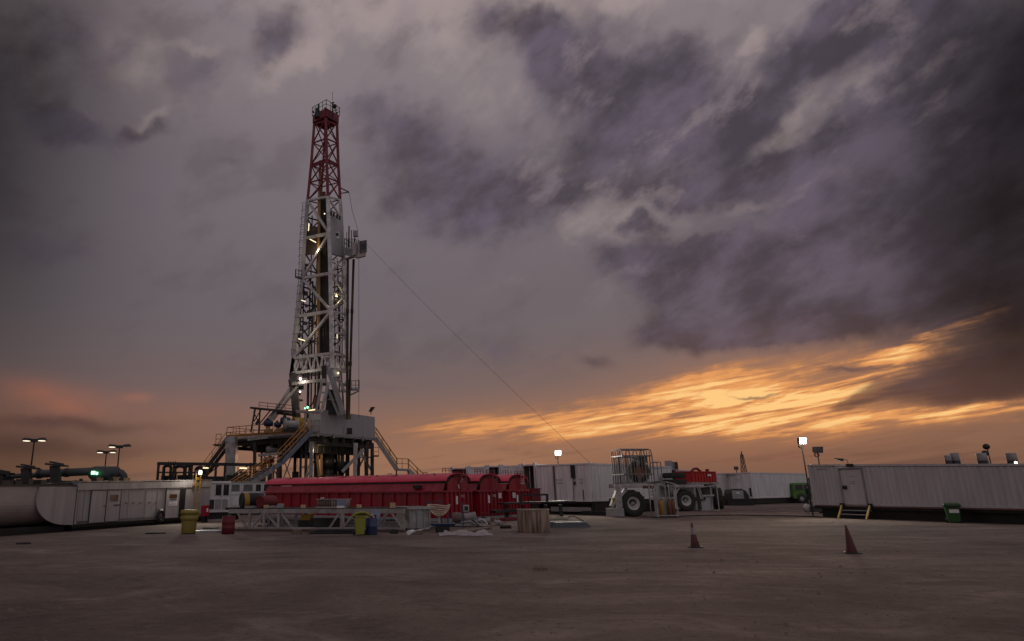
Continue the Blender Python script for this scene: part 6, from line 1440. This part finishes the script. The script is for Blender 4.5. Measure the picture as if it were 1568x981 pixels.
# low dark tyres / blocks along the foot of the row
for k in range(12):
    f=k/11; px=1100+f*118; Y=66+f*22; P=gp(px,Y-2.2-.6*f); o=MB().lathe([(.2,-.14),(.42,-.14),(.46,0),(.42,.14),(.2,.14)],14,(0,0,.46),'y'); 
    o=o.build('foot_tyre',M_tyre); o.location=P; o.rotation_euler=(0,0,random.uniform(-.4,.4)); tag(o,'old tyre standing on edge in the line along the feet of the far containers','tyre','old tyres along the container feet')
# board on a stick, lattice pylon
P=gp(1132,90); zt_=zat(P,714); zb=zat(P,719.3); t=thing('sign_board','small dark square board on a thin stick above the far container roof','sign',P); MB().tube([(0,0,0),(0,0,zb)],.05,6).build('post',M_dark,t); MB().box(-.28,-.05,zb+.003,.28,.05,zt_).build('board',M_ink,t)
P=gp(1143.5,250); zt_=zat(P,692); t=thing('lattice_pylon','distant narrow lattice pylon on the horizon above the far container','pylon',P)
mb=MB(); wb,wt=1.15,.25
def pc(s,z): w=wb+(wt-wb)*(z/zt_); return Vector((s[0]*w,s[1]*w,z))
cs=[(-1,-1),(1,-1),(1,1),(-1,1)]
for s in cs: mb.bar(pc(s,0),pc(s,zt_*.94),.20)
for k in range(7):
    z,zz2=zt_*.94*k/7,zt_*.94*(k+1)/7
    for i in range(4): mb.bar(pc(cs[i],z),pc(cs[(i+1)%4],zz2),.10); mb.bar(pc(cs[i],zz2),pc(cs[(i+1)%4],zz2),.09)
mb.build('lattice',mat('pylon_steel',(.16,.10,.10),.6),t); MB().bar((0,0,zt_*.94),(0,0,zt_*1.02),.3).build('finial',M_under,t)

# ================================================================== wheeled cage trailers
M_frame=mat('trailer_white_paint',(.46,.43,.43),.5,0,.85,1.8,(.17,.13,.12),rust=.5)
def wheel(t,c,r,w,ax='y',dish=True):
    pr=[(r*.50,-w*.42),(r*.62,-w*.5),(r*.90,-w*.5),(r*.985,-w*.40),(r,-w*.25),(r*1.0,w*.25),(r*.985,w*.40),(r*.90,w*.5),(r*.62,w*.5),(r*.50,w*.42)]
    wh=MB().lathe(pr,36,c,ax)
    for k in range(26):                                    # tread lugs
        a=2*math.pi*k/26; ca_,sa_=math.cos(a),math.sin(a); off_=(w*.22 if k%2 else -w*.22)
        p=Vector((c[0]+ca_*r,c[1]+off_,c[2]+sa_*r)); q=Vector((ca_,0,sa_)); wh.bar(p-q*.02,p+q*.035,r*.13,w*.40,(0,1,0)) if False else wh.bar(p-Vector((0,w*.2,0)),p+Vector((0,w*.2,0)),r*.12,.06,q)
    tyre=wh.build('wheel',M_tyre,t)
    MB().lathe([(0,-w*.20),(r*.14,-w*.22),(r*.15,-w*.10),(r*.30,-w*.12),(r*.40,-w*.36),(r*.49,-w*.43),(r*.53,-w*.41),(r*.51,-w*.28)],32,c,ax).build('rim',M_rim,tyre)
    MB().lathe([(0,-w*.34),(r*.13,-w*.32),(r*.15,-w*.22),(r*.15,-w*.12)],20,(c[0],c[1]-.004,c[2]),ax).build('hub',M_grey,tyre); return tyre
P=G(970.5,791); t=thing('cage_trailer','white trailer frame on a huge wheel carrying a barred cage with a spare wheel inside','trailer',P,.10); Yc=P.y
def cp(x,y,Y=None):
    v=at(x,y,Y or Yc)-P; return Matrix.Rotation(-.10,3,'Z')@v
rw=zat(P,750.5)/2; wheel(t,(0,0.1,rw),rw,.62); wheel(t,(.75,2.2,rw),rw,.62)
zb_=cp(970,744).z; xl,xr_=cp(937,744).x,cp(1002,744).x
MB().box(xl,-.35,zb_-.10,xr_,-.2,zb_+.14).box(xl+.8,2.3,zb_-.10,xr_,2.45,zb_+.14).box(xl+.8,-.197,zb_-.08,xl+1.0,2.297,zb_+.12).box(xr_-.2,-.197,zb_-.08,xr_,2.297,zb_+.12).build('chassis',M_frame,t,.01)
mb=MB(); xa=cp(943.5,760).x; mb.box(xa-.14,-.33,cp(943,777).z,xa+.16,-.05,zb_-.104); mb.bar((xa-.05,-.2,zb_-.3),(cp(932,774).x,-.25,cp(932,775).z),.22,.2); mb.bar((xa+.16,-.2,zb_-.55),(cp(956,748).x,-.2,zb_-.1),.14); mb.build('strut',M_frame,t)
MB().box(cp(930,780).x,-.6,.05,cp(948,780).x,.4,cp(943,777.5).z).build('foot_box',M_grey,t,.01)
MB().box(cp(931,780).x+.1,-.39,cp(931,766).z-.05,cp(935.5,780).x+.1,-.36,cp(931,762).z).build('reflector',M_yel,t)
mb=MB().bar((cp(989.5,746).x,-.42,zb_),(cp(990.5,758).x,-.46,cp(990,758).z),.05).bar((cp(994.5,746).x,-.42,zb_),(cp(997.5,763).x,-.52,cp(997,763).z),.05)
for k in range(3): mb.bar((cp(989.7+k*.4,748+4*k).x,-.43,zb_-.15-.18*k),(cp(995+k,748).x,-.45,zb_-.15-.18*k),.04)
mb.build('ladder',M_lgrey,t)
MB().box(.55,-.37,zb_-.15,.9,-.352,zb_+.02).box(1.0,-.37,zb_-.15,1.25,-.352,zb_+.02).build('rust_plate',mat('rust_plate',(.20,.08,.05),.8),t)
MB().box(-.5,.0,rw*1.0,1.1,2.2,rw*1.0+.25).build('axle_beam',M_dark,t)
zc0,zc1=zb_+.14,cp(970,687.5).z; xcl,xcr=cp(936.5,715).x,cp(998,715).x; zm=cp(970,698).z; zmid=cp(970,726).z
mb=MB(); nb_=12; dpC=1.3; xcl=cp(951,715).x
def hoop(x,y0,y1,r=.035): mb.tube([(x,y0,zc0),(x,y0,zm),(x,y0+.12,zm+.35),(x,y0+.4,zc1-.02),(x,y1-.4,zc1-.02),(x,y1-.12,zm+.35),(x,y1,zm),(x,y1,zc0)],r,6,False)
for k in range(5): hoop(xcl+(xcr-xcl)*k/4,-.3,dpC)
for k in range(nb_): x=xcl+(xcr-xcl)*k/(nb_-1); mb.tube([(x,-.3,zc0),(x,-.3,zm)],.026,5); mb.tube([(x,dpC,zc0),(x,dpC,zm)],.026,5)
for y in (-.3,dpC):
    for z in (zc0+.04,zmid,zm): mb.bar((xcl,y,z),(xcr,y,z),.07)
for y in (-.0,.35,.7,1.0): 
    for x in (xcl,xcr): mb.tube([(x,y,zc0),(x,y,zm+.3)],.026,5)
for z in (zmid,zm): mb.bar((xcl,-.3,z),(xcl,dpC,z),.06).bar((xcr,-.3,z),(xcr,dpC,z),.06)
for y in (.1,dpC-.3,.55): mb.bar((xcl,y,zc1),(xcr,y,zc1),.07)
mb.build('cage',mat('cage_steel',(.20,.185,.185),.5,.1,.6,2,(.08,.07,.07),rust=.4),t)
MB().rail([(xcr+.05,-.2,zmid-.05),(xcr+.55,-.2,zmid-.05),(xcr+.55,1.2,zmid-.05)],.75,.5,.03).box(xcr+.02,-.25,zc0-.12,xcr+.6,1.3,zc0-.04).build('side_step',M_grey,t)
q=cp(978,725,Yc+.4); rr=.66; wh=MB().lathe([(rr*.52,-.2),(rr*.7,-.24),(rr*.93,-.22),(rr,-.1),(rr,.1),(rr*.93,.22),(rr*.7,.24),(rr*.52,.2)],30,(q.x,q.y,zc0+rr+.03),'y')
W_=Matrix.Rotation(.10,3,'Z'); sw=wh.build('spare_wheel',M_tyre); sw.location=P; sw.rotation_euler=(0,0,.10); tag(sw,'spare wheel with an orange rim standing inside the barred cage','wheel')
MB().lathe([(0,-.05),(rr*.5,-.08),(rr*.53,-.19),(rr*.50,-.05)],26,(q.x,q.y,zc0+rr+.03),'y').build('rim',M_orange,sw)
MB().box(cp(984,700).x-.25,.3,cp(984,708).z,cp(984,700).x+.45,.9,cp(984,697).z).build('winch_box',M_under,t,.03)

P=G(1051,782.5); t=thing('flat_trailer','second white trailer frame on a big wheel with two tyres stacked on its deck','trailer',P,.12); Yc2=P.y
def cq(x,y,Y=None): return Matrix.Rotation(-.12,3,'Z')@(at(x,y,Y or Yc2)-P)
rw=zat(P,750)/2; wheel(t,(0,.1,rw),rw,.62); wheel(t,(1.2,2.4,rw),rw,.62)
zb_=cq(1050,744).z; xl,xr_=cq(1027,744).x,cq(1100,744).x
MB().box(xl,-.35,zb_-.10,xr_*.55,-.2,zb_+.10).box(xl,2.3,zb_-.10,xr_,2.45,zb_+.10).box(xl,-.197,zb_-.08,xl+.2,2.297,zb_+.08).box(xr_*.55-.2,-.197,zb_-.08,xr_*.55,2.297,zb_+.08).box(xl+.21,-.19,zb_-.05,xr_*.55-.21,2.29,zb_+.06).build('chassis',M_frame,t,.01)
mb=MB(); mb.bar((xl+.1,-.25,zb_-.1),(xl-.1,-.3,.2),.16); mb.bar((xl+.15,-.2,zb_-.5),(cq(1037,748).x,-.2,zb_-.1),.12); mb.bar((cq(1064,746).x,-.4,zb_),(cq(1069,764).x,-.5,cq(1069,764).z),.05).bar((cq(1067,746).x,-.4,zb_),(cq(1072,764).x,-.5,cq(1069,764).z),.05); mb.bar((xl,0,.25),(xl+.5,0,.25),.2); mb.build('strut',M_frame,t)
MB().box(-.4,.0,rw,1.6,2.3,rw+.22).build('axle_beam',M_dark,t)
for k in range(2):
    q=cq(1044.5,740); r2=(cq(1061,730).x-cq(1028,730).x)/2; h2=(zat(P,721)-zat(P,740.5))/2
    o=MB().lathe([(r2*.45,0),(r2*.55,-h2*.5+.03),(r2*.93,-h2*.5+.03),(r2,-h2*.3),(r2,h2*.3),(r2*.93,h2*.5-.03),(r2*.55,h2*.5-.03),(r2*.45,0)],34)
    for j in range(30): a=2*math.pi*j/30; o.bar((math.cos(a)*r2,math.sin(a)*r2,-h2*.3),(math.cos(a)*r2,math.sin(a)*r2,h2*.3),.06,.05)
    o=o.build('stacked_tyre',M_tyre); o.location=P+Matrix.Rotation(.12,3,'Z')@Vector((q.x,1.0,zb_+.07+h2*.5+k*(h2+.02))); tag(o,('lower of two big tyres lying flat on the trailer deck','upper of two big tyres lying flat on the trailer deck')[k],'tyre','big tyres stacked flat on the trailer')
# red box behind
a,b=gp(1063,52),gp(1098,54); loc2,rz3,L=front(a,b); z1_=zat(a,721.5); z0_=zat(a,738); t=thing('red_tank_box','bright red ribbed steel box raised behind the stacked tyres','tank',loc2,rz3)
MB().box(0,0,z0_,L,2.2,z1_-.05).build('box_body',mat('bright_red_paint',(.50,.02,.02),.45,0,.4,1.2),t)
mb=MB()
for k in range(9): x=L*k/8; mb.box(x-.04,-.06,z0_,x+.04,-.003,z1_-.05)
mb.box(-.06,-.08,z1_-.047,L+.06,2.25,z1_+.02); mb.build('rib',mat('bright_red_paint',(.5,.02,.02)),t)
MB().box(L*.62,-.09,z1_-.35,L*.78,-.064,z1_-.2).build('plate',M_sign,t); MB().box(-.2,-.05,z0_-.16,L+.3,2.2,z0_-.005).box(.1,.1,0,.4,2,z0_-.165).box(L-.4,.1,0,L-.1,2,z0_-.165).build('stand',M_lgrey,t)
MB().tube([(L*.3,.6,z1_+.02),(L*.4,.6,z1_+.22),(L*.55,.6,z1_+.25),(L*.7,.6,z1_+.02)],.1,8).box(L*.86,.3,z1_+.02,L*.92,.5,z1_+.22).build('top_hose',M_reddk,t)
# cowls
a=gp(1030.5,53); z0_,z1_=zat(a,719.5),zat(a,705); t=thing('vent_cowl','pair of grey vertical vent ducts standing above the container behind the stacked tyres','vent',a,.2)
w=gp(1044,53).x-a.x; MB().box(0,0,z0_-.0,w*.28,.7,z1_).box(w*.62,0,z0_-.5,w*.98,.7,z1_-.08).box(w*.285,.1,z0_,w*.615,.5,z1_-.2).build('duct',M_grey,t); MB().box(.1,.1,0,w*.9,.6,z0_-.505).build('base',M_under,t)
MB().box(w*.64,-.04,z0_+.1,w*.96,-.004,z1_-.15).build('louvre_panel',M_dark,t)
# panel frame with white plate at the trailer's right
P=G(1084,782); t=thing('panel_stand','upright white frame with a pale plate, right of the second trailer','stand',P,.1); zt_=zat(P,746); 
mb=MB().bar((-.42,0,0),(-.45,0,zt_),.06).bar((.38,0,0),(.42,0,zt_+.05),.06).bar((-.47,0,zt_),(.95,0,zt_+.15),.07).bar((.92,.1,0),(.95,.1,zt_+.1),.06).bar((-.43,0,zt_*.63),(.6,0,zt_*.66),.12); mb.build('frame',M_frame,t)
MB().box(-.40,.02,.06,.34,.07,zt_*.58).build('plate',M_wall,t); MB().box(-.6,-.1,.0,.9,.3,.055).build('foot_plate',M_lgrey,t)
P=G(1102,779); t=thing('spare_wheel','big dark wheel standing right of the pale panel frame','wheel',P,1.2); rw=zat(P,747)/2; wheel(t,(0,0,rw),rw,.6)
# gas bottle rack
P=G(1023.5,792.5); zt_=zat(P,739); t=thing('bottle_rack','upright frame rack holding yellow and rusty gas bottles beside the cage trailer','rack',P,.12)
mb=MB(); 
for x in (-.60,.60): 
    for y in (0,.75): mb.bar((x,y,0),(x,y,zt_*.97),.05)
mb.bar((-.62,0,zt_*.56),(.62,0,zt_*.56),.05).bar((-.62,.75,zt_*.56),(.62,.75,zt_*.56),.05).bar((-.60,0,.12),(.60,0,.12),.05); mb.bar((-.65,-.05,zt_*.97),(.02,-.05,zt_*1.03),.05).bar((.02,-.05,zt_*1.03),(.65,-.05,zt_*.95),.05).bar((-.02,0,zt_*.56),(-.02,0,zt_*1.02),.05); mb.build('frame',M_frame,t)
MB().hexa([(-.68,-.08,zt_*.97),(.02,-.08,zt_*1.03),(.02,.85,zt_*1.05),(-.68,.85,zt_*.99)],[(-.68,-.08,zt_*.985),(.02,-.08,zt_*1.045),(.02,.85,zt_*1.065),(-.68,.85,zt_*1.005)]).build('roof_sheet',M_under,t)
MB().box(-.56,.35,.04,.56,.39,zt_*.54).build('back_plate',M_wall,t); MB().box(-.66,-.08,0,.66,.83,.035).build('base_plate',M_dark,t)
M_rbot=mat('rusty_bottle',(.22,.09,.05),.6,0,.5,4)
for k,(x,y,m,lab) in enumerate(((-.26,.14,mat('yellow_bottle',(.45,.23,.03),.5,0,.5,5),'yellow gas bottle at the front left of the bottle rack'),(.22,.16,M_rbot,'rust-brown gas bottle at the front of the rack, left of two'),(.44,.16,M_rbot,'rust-brown gas bottle at the front of the rack, right of two'),(.05,.55,M_wall,'grey gas bottle at the back of the bottle rack'))):
    b=thing('gas_bottle',lab,'gas bottle',P+Matrix.Rotation(.12,3,'Z')@Vector((x,y,.036)),0,'gas bottles in the rack'); hb_=zt_*.50; r=.115
    MB().lathe([(0,0),(r,0),(r,hb_*.85),(r*.85,hb_*.92),(r*.4,hb_*.97),(r*.35,hb_),(0,hb_)],16).build('bottle_body',m,b); MB().lathe([(0,hb_),(.05,hb_+.003),(.06,hb_+.10),(.03,hb_+.13),(0,hb_+.13)],10).build('valve_cap',M_yplast,b)

# ================================================================== far right gap: green car, shed, person
P=gp(1214,70); zt_=zat(P,738.5); t=thing('green_car','bright green off-road car parked in the gap beside the dark shed','car',P,.05)
Lc,Wc=4.6,1.85; s=zt_/1.9
b=[(0,.42),(0,1.02),(.05,1.08),(3.25,1.10),(4.45,1.02),(4.6,.85),(4.6,.42)]
MB().prism([(x,z*s) for x,z in b],0,Wc,'y').build('body',M_green,t,.06)
c=[(.12,1.10),(.20,1.78),(.35,1.86),(2.55,1.86),(2.75,1.80),(3.3,1.105)]
cab=MB().prism([(x,z*s) for x,z in c],.06,Wc-.06,'y').build('cabin',M_green,t,.05)
for x0,x1 in ((.35,1.15),(1.3,2.05)): MB().box(x0,.045,1.2*s,x1,.056,1.68*s).build('window',M_glass,cab)
MB().prism([(2.18,1.2*s),(2.18,1.68*s),(2.58,1.68*s),(2.98,1.2*s)],.045,.056,'y').build('window',mat('sky_glass',(.45,.36,.32),.15),cab)  # pale pane: sky seen through the glass is put into its base colour
for x in (.85,3.75):
    w_=MB().lathe([(0,-.12),(.28,-.12),(.40,-.12),(.42,-.06),(.42,.12),(0,.12)],24,(x,.10,.42),'y').build('wheel',M_tyre,t); MB().lathe([(0,-.14),(.2,-.14),(.23,-.125),(.0,-.125)],18,(x,.10,.42),'y').build('rim',M_grey,w_)
    MB().lathe([(0,-.12),(.40,-.12),(.42,.12),(0,.12)],24,(x,Wc-.10,.42),'y').build('wheel',M_tyre,t)
    MB().lathe([(.43,-.02),(.52,-.02),(.52,.1),(.43,.1)],24,(x,-.02,.46),'y').build('wheel_arch',M_black,t)
MB().box(-.1,.1,.42*s,-.003,Wc-.1,.62*s).build('bumper',M_black,t)
MB().lathe([(0,-.1),(.3,-.1),(.34,0),(.3,.1),(0,.1)],20,(-.14,.9,1.0*s),'x').build('spare_tyre',M_tyre,t)
a,b=gp(1196,115),gp(1262,108); loc2,rz3,L=front(a,b); z1_=zat(a,732.5); t=thing('dark_shed','long low dark shed behind the green car','shed',loc2,rz3)
MB().box(0,0,0,L,8,z1_-.35).build('wall',M_dark,t); MB().box(-.3,-.3,z1_-.347,L+.3,8.3,z1_).build('roof',M_black,t); MB().box(L*.2,-.04,.0,L*.4,-.004,2.3).build('door',M_under,t)
mb=MB()
for x in (L*.48,L*.53,L*.57): mb.box(x,0,z1_+.003,x+.3,.4,z1_+.75)
mb.build('roof_vent',M_black,t)
# person
P=G(1240.5,775.5); 
def person(P):
    vs_=[(0,0,.92),(0,0,1.10),(0,-.01,1.30),(0,-.01,1.45),(0,-.02,1.54),(0,-.03,1.66),(0,-.03,1.76),
         (.20,-.01,1.42),(.25,.0,1.15),(.24,-.08,.93),(.24,-.12,.84),(-.20,-.01,1.42),(-.26,.02,1.16),(-.25,-.05,.92),(-.25,-.09,.83),
         (.10,0,.88),(.12,-.02,.50),(.13,.02,.10),(.14,-.10,.04),(-.10,0,.88),(-.13,.02,.50),(-.15,.06,.10),(-.16,-.06,.04)]
    es=[(0,1),(1,2),(2,3),(3,4),(4,5),(5,6),(3,7),(7,8),(8,9),(9,10),(3,11),(11,12),(12,13),(13,14),(0,15),(15,16),(16,17),(17,18),(0,19),(19,20),(20,21),(21,22)]
    rs=[.15,.15,.17,.12,.06,.095,.085,.075,.055,.045,.04,.075,.055,.045,.04,.10,.07,.055,.045,.10,.07,.055,.045]
    me=bpy.data.meshes.new('person'); me.from_pydata(vs_,es,[]); o=bpy.data.objects.new('person',me); COL.objects.link(o)
    m=o.modifiers.new('skin','SKIN'); 
    for i,r in enumerate(rs): me.skin_vertices[0].data[i].radius=(r,r*.8)
    me.skin_vertices[0].data[0].use_root=True; o.modifiers.new('smooth','SUBSURF').levels=2; o.modifiers['smooth'].render_levels=2
    me.materials.append(M_navy); dg=bpy.context.evaluated_depsgraph_get(); ev=o.evaluated_get(dg); m2=bpy.data.meshes.new_from_object(ev); 
    o.modifiers.clear(); o.data=m2; m2.materials.clear(); m2.materials.append(M_navy); m2.materials.append(M_skin)
    for p in m2.polygons: p.use_smooth=True; p.material_index=1 if p.center.z>1.52 or p.center.z<0 or (p.center.z<.86 and abs(p.center.x)>.2) else 0
    o.location=P; o.rotation_euler=(0,0,.5); tag(o,'person in dark navy coveralls and helmet standing at the cabin container corner','person')
    MB().lathe([(0,.13),(.07,.115),(.115,.06),(.125,0),(.16,-.01),(.16,-.02),(.12,-.02)],18,(0,-.03,1.72)).build('helmet',M_bluecb,o)
    MB().tube([(.13,.05,.10),(.135,-.02,.06),(.14,-.14,.05)],.055,8).tube([(-.15,.09,.10),(-.155,.02,.06),(-.16,-.10,.05)],.055,8).build('boot',M_black,o)
    MB().lathe([(0,-.02),(.018,0),(0,.02)],8,(0,-.12,1.66)).build('nose',M_skin,o); return o
import warnings
bpy.context.view_layer.update()
person(P)

# ================================================================== right side: lamps, roof gear, bin, cones
pR=Vector(tR.location); eR=Vector((math.cos(tR.rotation_euler.z),math.sin(tR.rotation_euler.z),0)); nR_=Vector((-eR.y,eR.x,0))
flood(1239,670.5,pR.y+.5,'brightly lit floodlight on a twin pole at the left corner of the long cabin',True,.40,0,e=110)
flood(1261.5,684,pR.y+.9,'unlit floodlight tilted aside on a thin pole above the long cabin',False,.5,zl-.05)
P=pR+eR*xloc(tR,1285,709)+nR_*.3; P.z=zl-.04; t=thing('loudspeaker','small horn on a bent bracket on the long cabin roof','horn',P,0)
MB().hexa([(-.42,-.05,.26),(-.02,-.08,.12),(-.02,.08,.12),(-.42,.05,.26)],[(-.44,-.05,.30),(-.0,-.08,.28),(-.0,.08,.28),(-.44,.05,.30)]).build('horn',M_black,t); MB().tube([(.0,0,.22),(.22,0,.22),(.25,0,0)],.02,6).build('bracket',M_dark,t)
for k,(xa,xb,yt,lab) in enumerate(((1458,1467,697,'smallest dark roof tank, leftmost of four above the long cabin'),(1467.5,1479,693.5,'dark roof tank touching the smallest one above the long cabin'),(1509,1522,693.5,'dark roof tank left of the twin round lamps above the long cabin'),(1555,1568,693.5,'dark roof tank at the photo edge above the long cabin'))):
    Yq=46; a,b=gp(xa,Yq),gp(xb,Yq); r=(b.x-a.x)/2; c=(a+b)/2; z1_=zat(c,yt); z0_=zat(c,712); t=thing('roof_tank',lab,'tank',c,0,'dark tanks standing above the long cabin roof')
    MB().lathe([(0,z0_),(r,z0_),(r,z1_-.04),(r*.92,z1_),(0,z1_)],20).build('tank_shell',M_grey,t); MB().lathe([(r*1.02,z0_-.003),(r*1.03,z0_+.3),(r*1.01,z0_+.3)],20).build('base_band',M_black,t); MB().box(-r*.9,-r*.9,0,r*.9,r*.9,z0_-.004).build('stand',M_dark,t)
flood(1527,681.5,48,'tall round-headed unlit lamp above the long cabin roof',False,.36,0,roundhead=True); flood(1523,691.5,46.5,'short round-headed unlit lamp beside the third roof tank',False,.34,0,roundhead=True)
P=pR+eR*xloc(tR,1551,708)+nR_*.2; P.z=zat(P,709.8)-.06; t=thing('bulkhead_lamp','tiny lit lamp on the long cabin roof edge near the photo edge','lamp',P); MB().box(-.12,-.1,0,.14,.1,.06).build('lamp_base',M_black,t); MB().lathe([(0,.16),(.05,.13),(.05,.063),(0,.063)],10).build('lens',L_white,t)
P=G(1462,800.5); zt_=zat(P,769.5); t=thing('wheelie_bin','green wheelie bin with a white label in front of the long cabin','bin',P,-.55)
w=.56; MB().hexa([(-w*.36,-w*.36,.05),(w*.36,-w*.36,.05),(w*.36,w*.40,.05),(-w*.36,w*.40,.05)],[(-w*.46,-w*.48,zt_*.86),(w*.46,-w*.48,zt_*.86),(w*.46,w*.48,zt_*.86),(-w*.46,w*.48,zt_*.86)]).build('bin_body',M_gbin,t,.02)
MB().hexa([(-w*.56,-w*.56,zt_*.862),(w*.56,-w*.56,zt_*.862),(w*.56,w*.56,zt_*.862),(-w*.56,w*.56,zt_*.862)],[(-w*.5,-w*.5,zt_*.96),(w*.5,-w*.5,zt_*.96),(w*.5,w*.54,zt_*1.0),(-w*.5,w*.54,zt_*1.0)]).build('lid',M_gbin,t,.015)
MB().box(-w*.54,-w*.58,zt_*.80,w*.54,-w*.5,zt_*.860).build('rim',M_black,t); pl_=MB().bar((-.14,-w*.435,zt_*.62),(.2,-w*.435,zt_*.62),.02,.20); pl_.build('label_plate',M_sign,t)
for sx in (-1,1): MB().lathe([(0,-.03),(.1,-.03),(.1,.03),(0,.03)],14,(sx*w*.4,w*.42,.10),'x').build('wheel',M_black,t)
# cones
def cone(px,py,ptop,lab,white,lean):
    P=G(px,py); h=zat(P,ptop); t=thing('traffic_cone',lab,'cone',P,.4); s=h
    q=MB()
    for (z0,z1) in ((.03,1.0),): 
        r0=.185-(.155)*z0; r1=.185-.155*z1; q.lathe([(r0*s,z0*s),(r1*s,z1*s)]+([(0,z1*s)] if z1==1 else []),26,(0,0,0))
    if lean:
        q.v=[(x+lean*z,y,z) for x,y,z in q.v]
    q.build('cone_body',M_cone,t)
    if white:
        q=MB().lathe([((.185-.155*.52)*s+.004,.52*s),((.185-.155*.80)*s+.004,.80*s)],26); q.v=[(x+lean*z,y,z) for x,y,z in q.v]; q.build('reflective_band',M_conew,t)
    b=MB(); n=8; R=.31*s; b.add([(math.cos(a*math.pi/4+math.pi/8)*R,math.sin(a*math.pi/4+math.pi/8)*R,z) for z in (0,.035*s) for a in range(8)],[tuple(range(8))[::-1],tuple(range(8,16))]+[(k,(k+1)%8,8+(k+1)%8,8+k) for k in range(8)])
    b.lathe([(.24*s,.035*s),(.19*s,.06*s)],24); b.build('base',M_black,t,.004)
cone(1065,838,799.5,'faded traffic cone with a white band, left of the two on the sand',True,-.06)
cone(1305,847,803.5,'plain dark red traffic cone, right of the two on the sand',False,-.10)
# cable across the sand
pts=[G(1030,791.5),G(1075,789.6),G(1130,789.0),G(1190,790.0),G(1238,791.0),G(1262,792.4)]; O_=pts[0].copy()
o=MB().tube([p-O_+Vector((0,0,.03)) for p in pts],.035,6).build('ground_cable',M_black); o.location=O_; tag(o,'black cable lying across the sand between the bottle rack and the long cabin','cable')
# flat scraps left on the sand
for k,(px,py,w,m,lab) in enumerate(((237,817,.45,M_black,'flat black scrap on the sand left of the yellow drum'),(323,809,.5,M_black,'flat black scrap on the sand right of the yellow drum'),(315,813.5,.9,M_bluegr,'long pale flattened strip beside the yellow drum'),(338,815,.22,M_wood,'small brown block left of the dark red upright drum'),(37,833,.3,M_black,'tiny dark scrap on the bare sand at far left'),(828,872,.16,M_wood,'small dark clod on open sand below the lagged drum'))):
    P=G(px,py); rn=random.Random(k); pts=[(math.cos(a)*w*rn.uniform(.7,1.1),math.sin(a)*w*.5*rn.uniform(.6,1.1)) for a in [i*.785 for i in range(8)]]
    o=MB().add([(x,y,0) for x,y in pts]+[(x*.9,y*.9,.03+.03*rn.random()) for x,y in pts],[tuple(range(8))[::-1],tuple(range(8,16))]+[(i,(i+1)%8,8+(i+1)%8,8+i) for i in range(8)]).build('scrap_piece',m); o.location=P; tag(o,lab,'scrap')
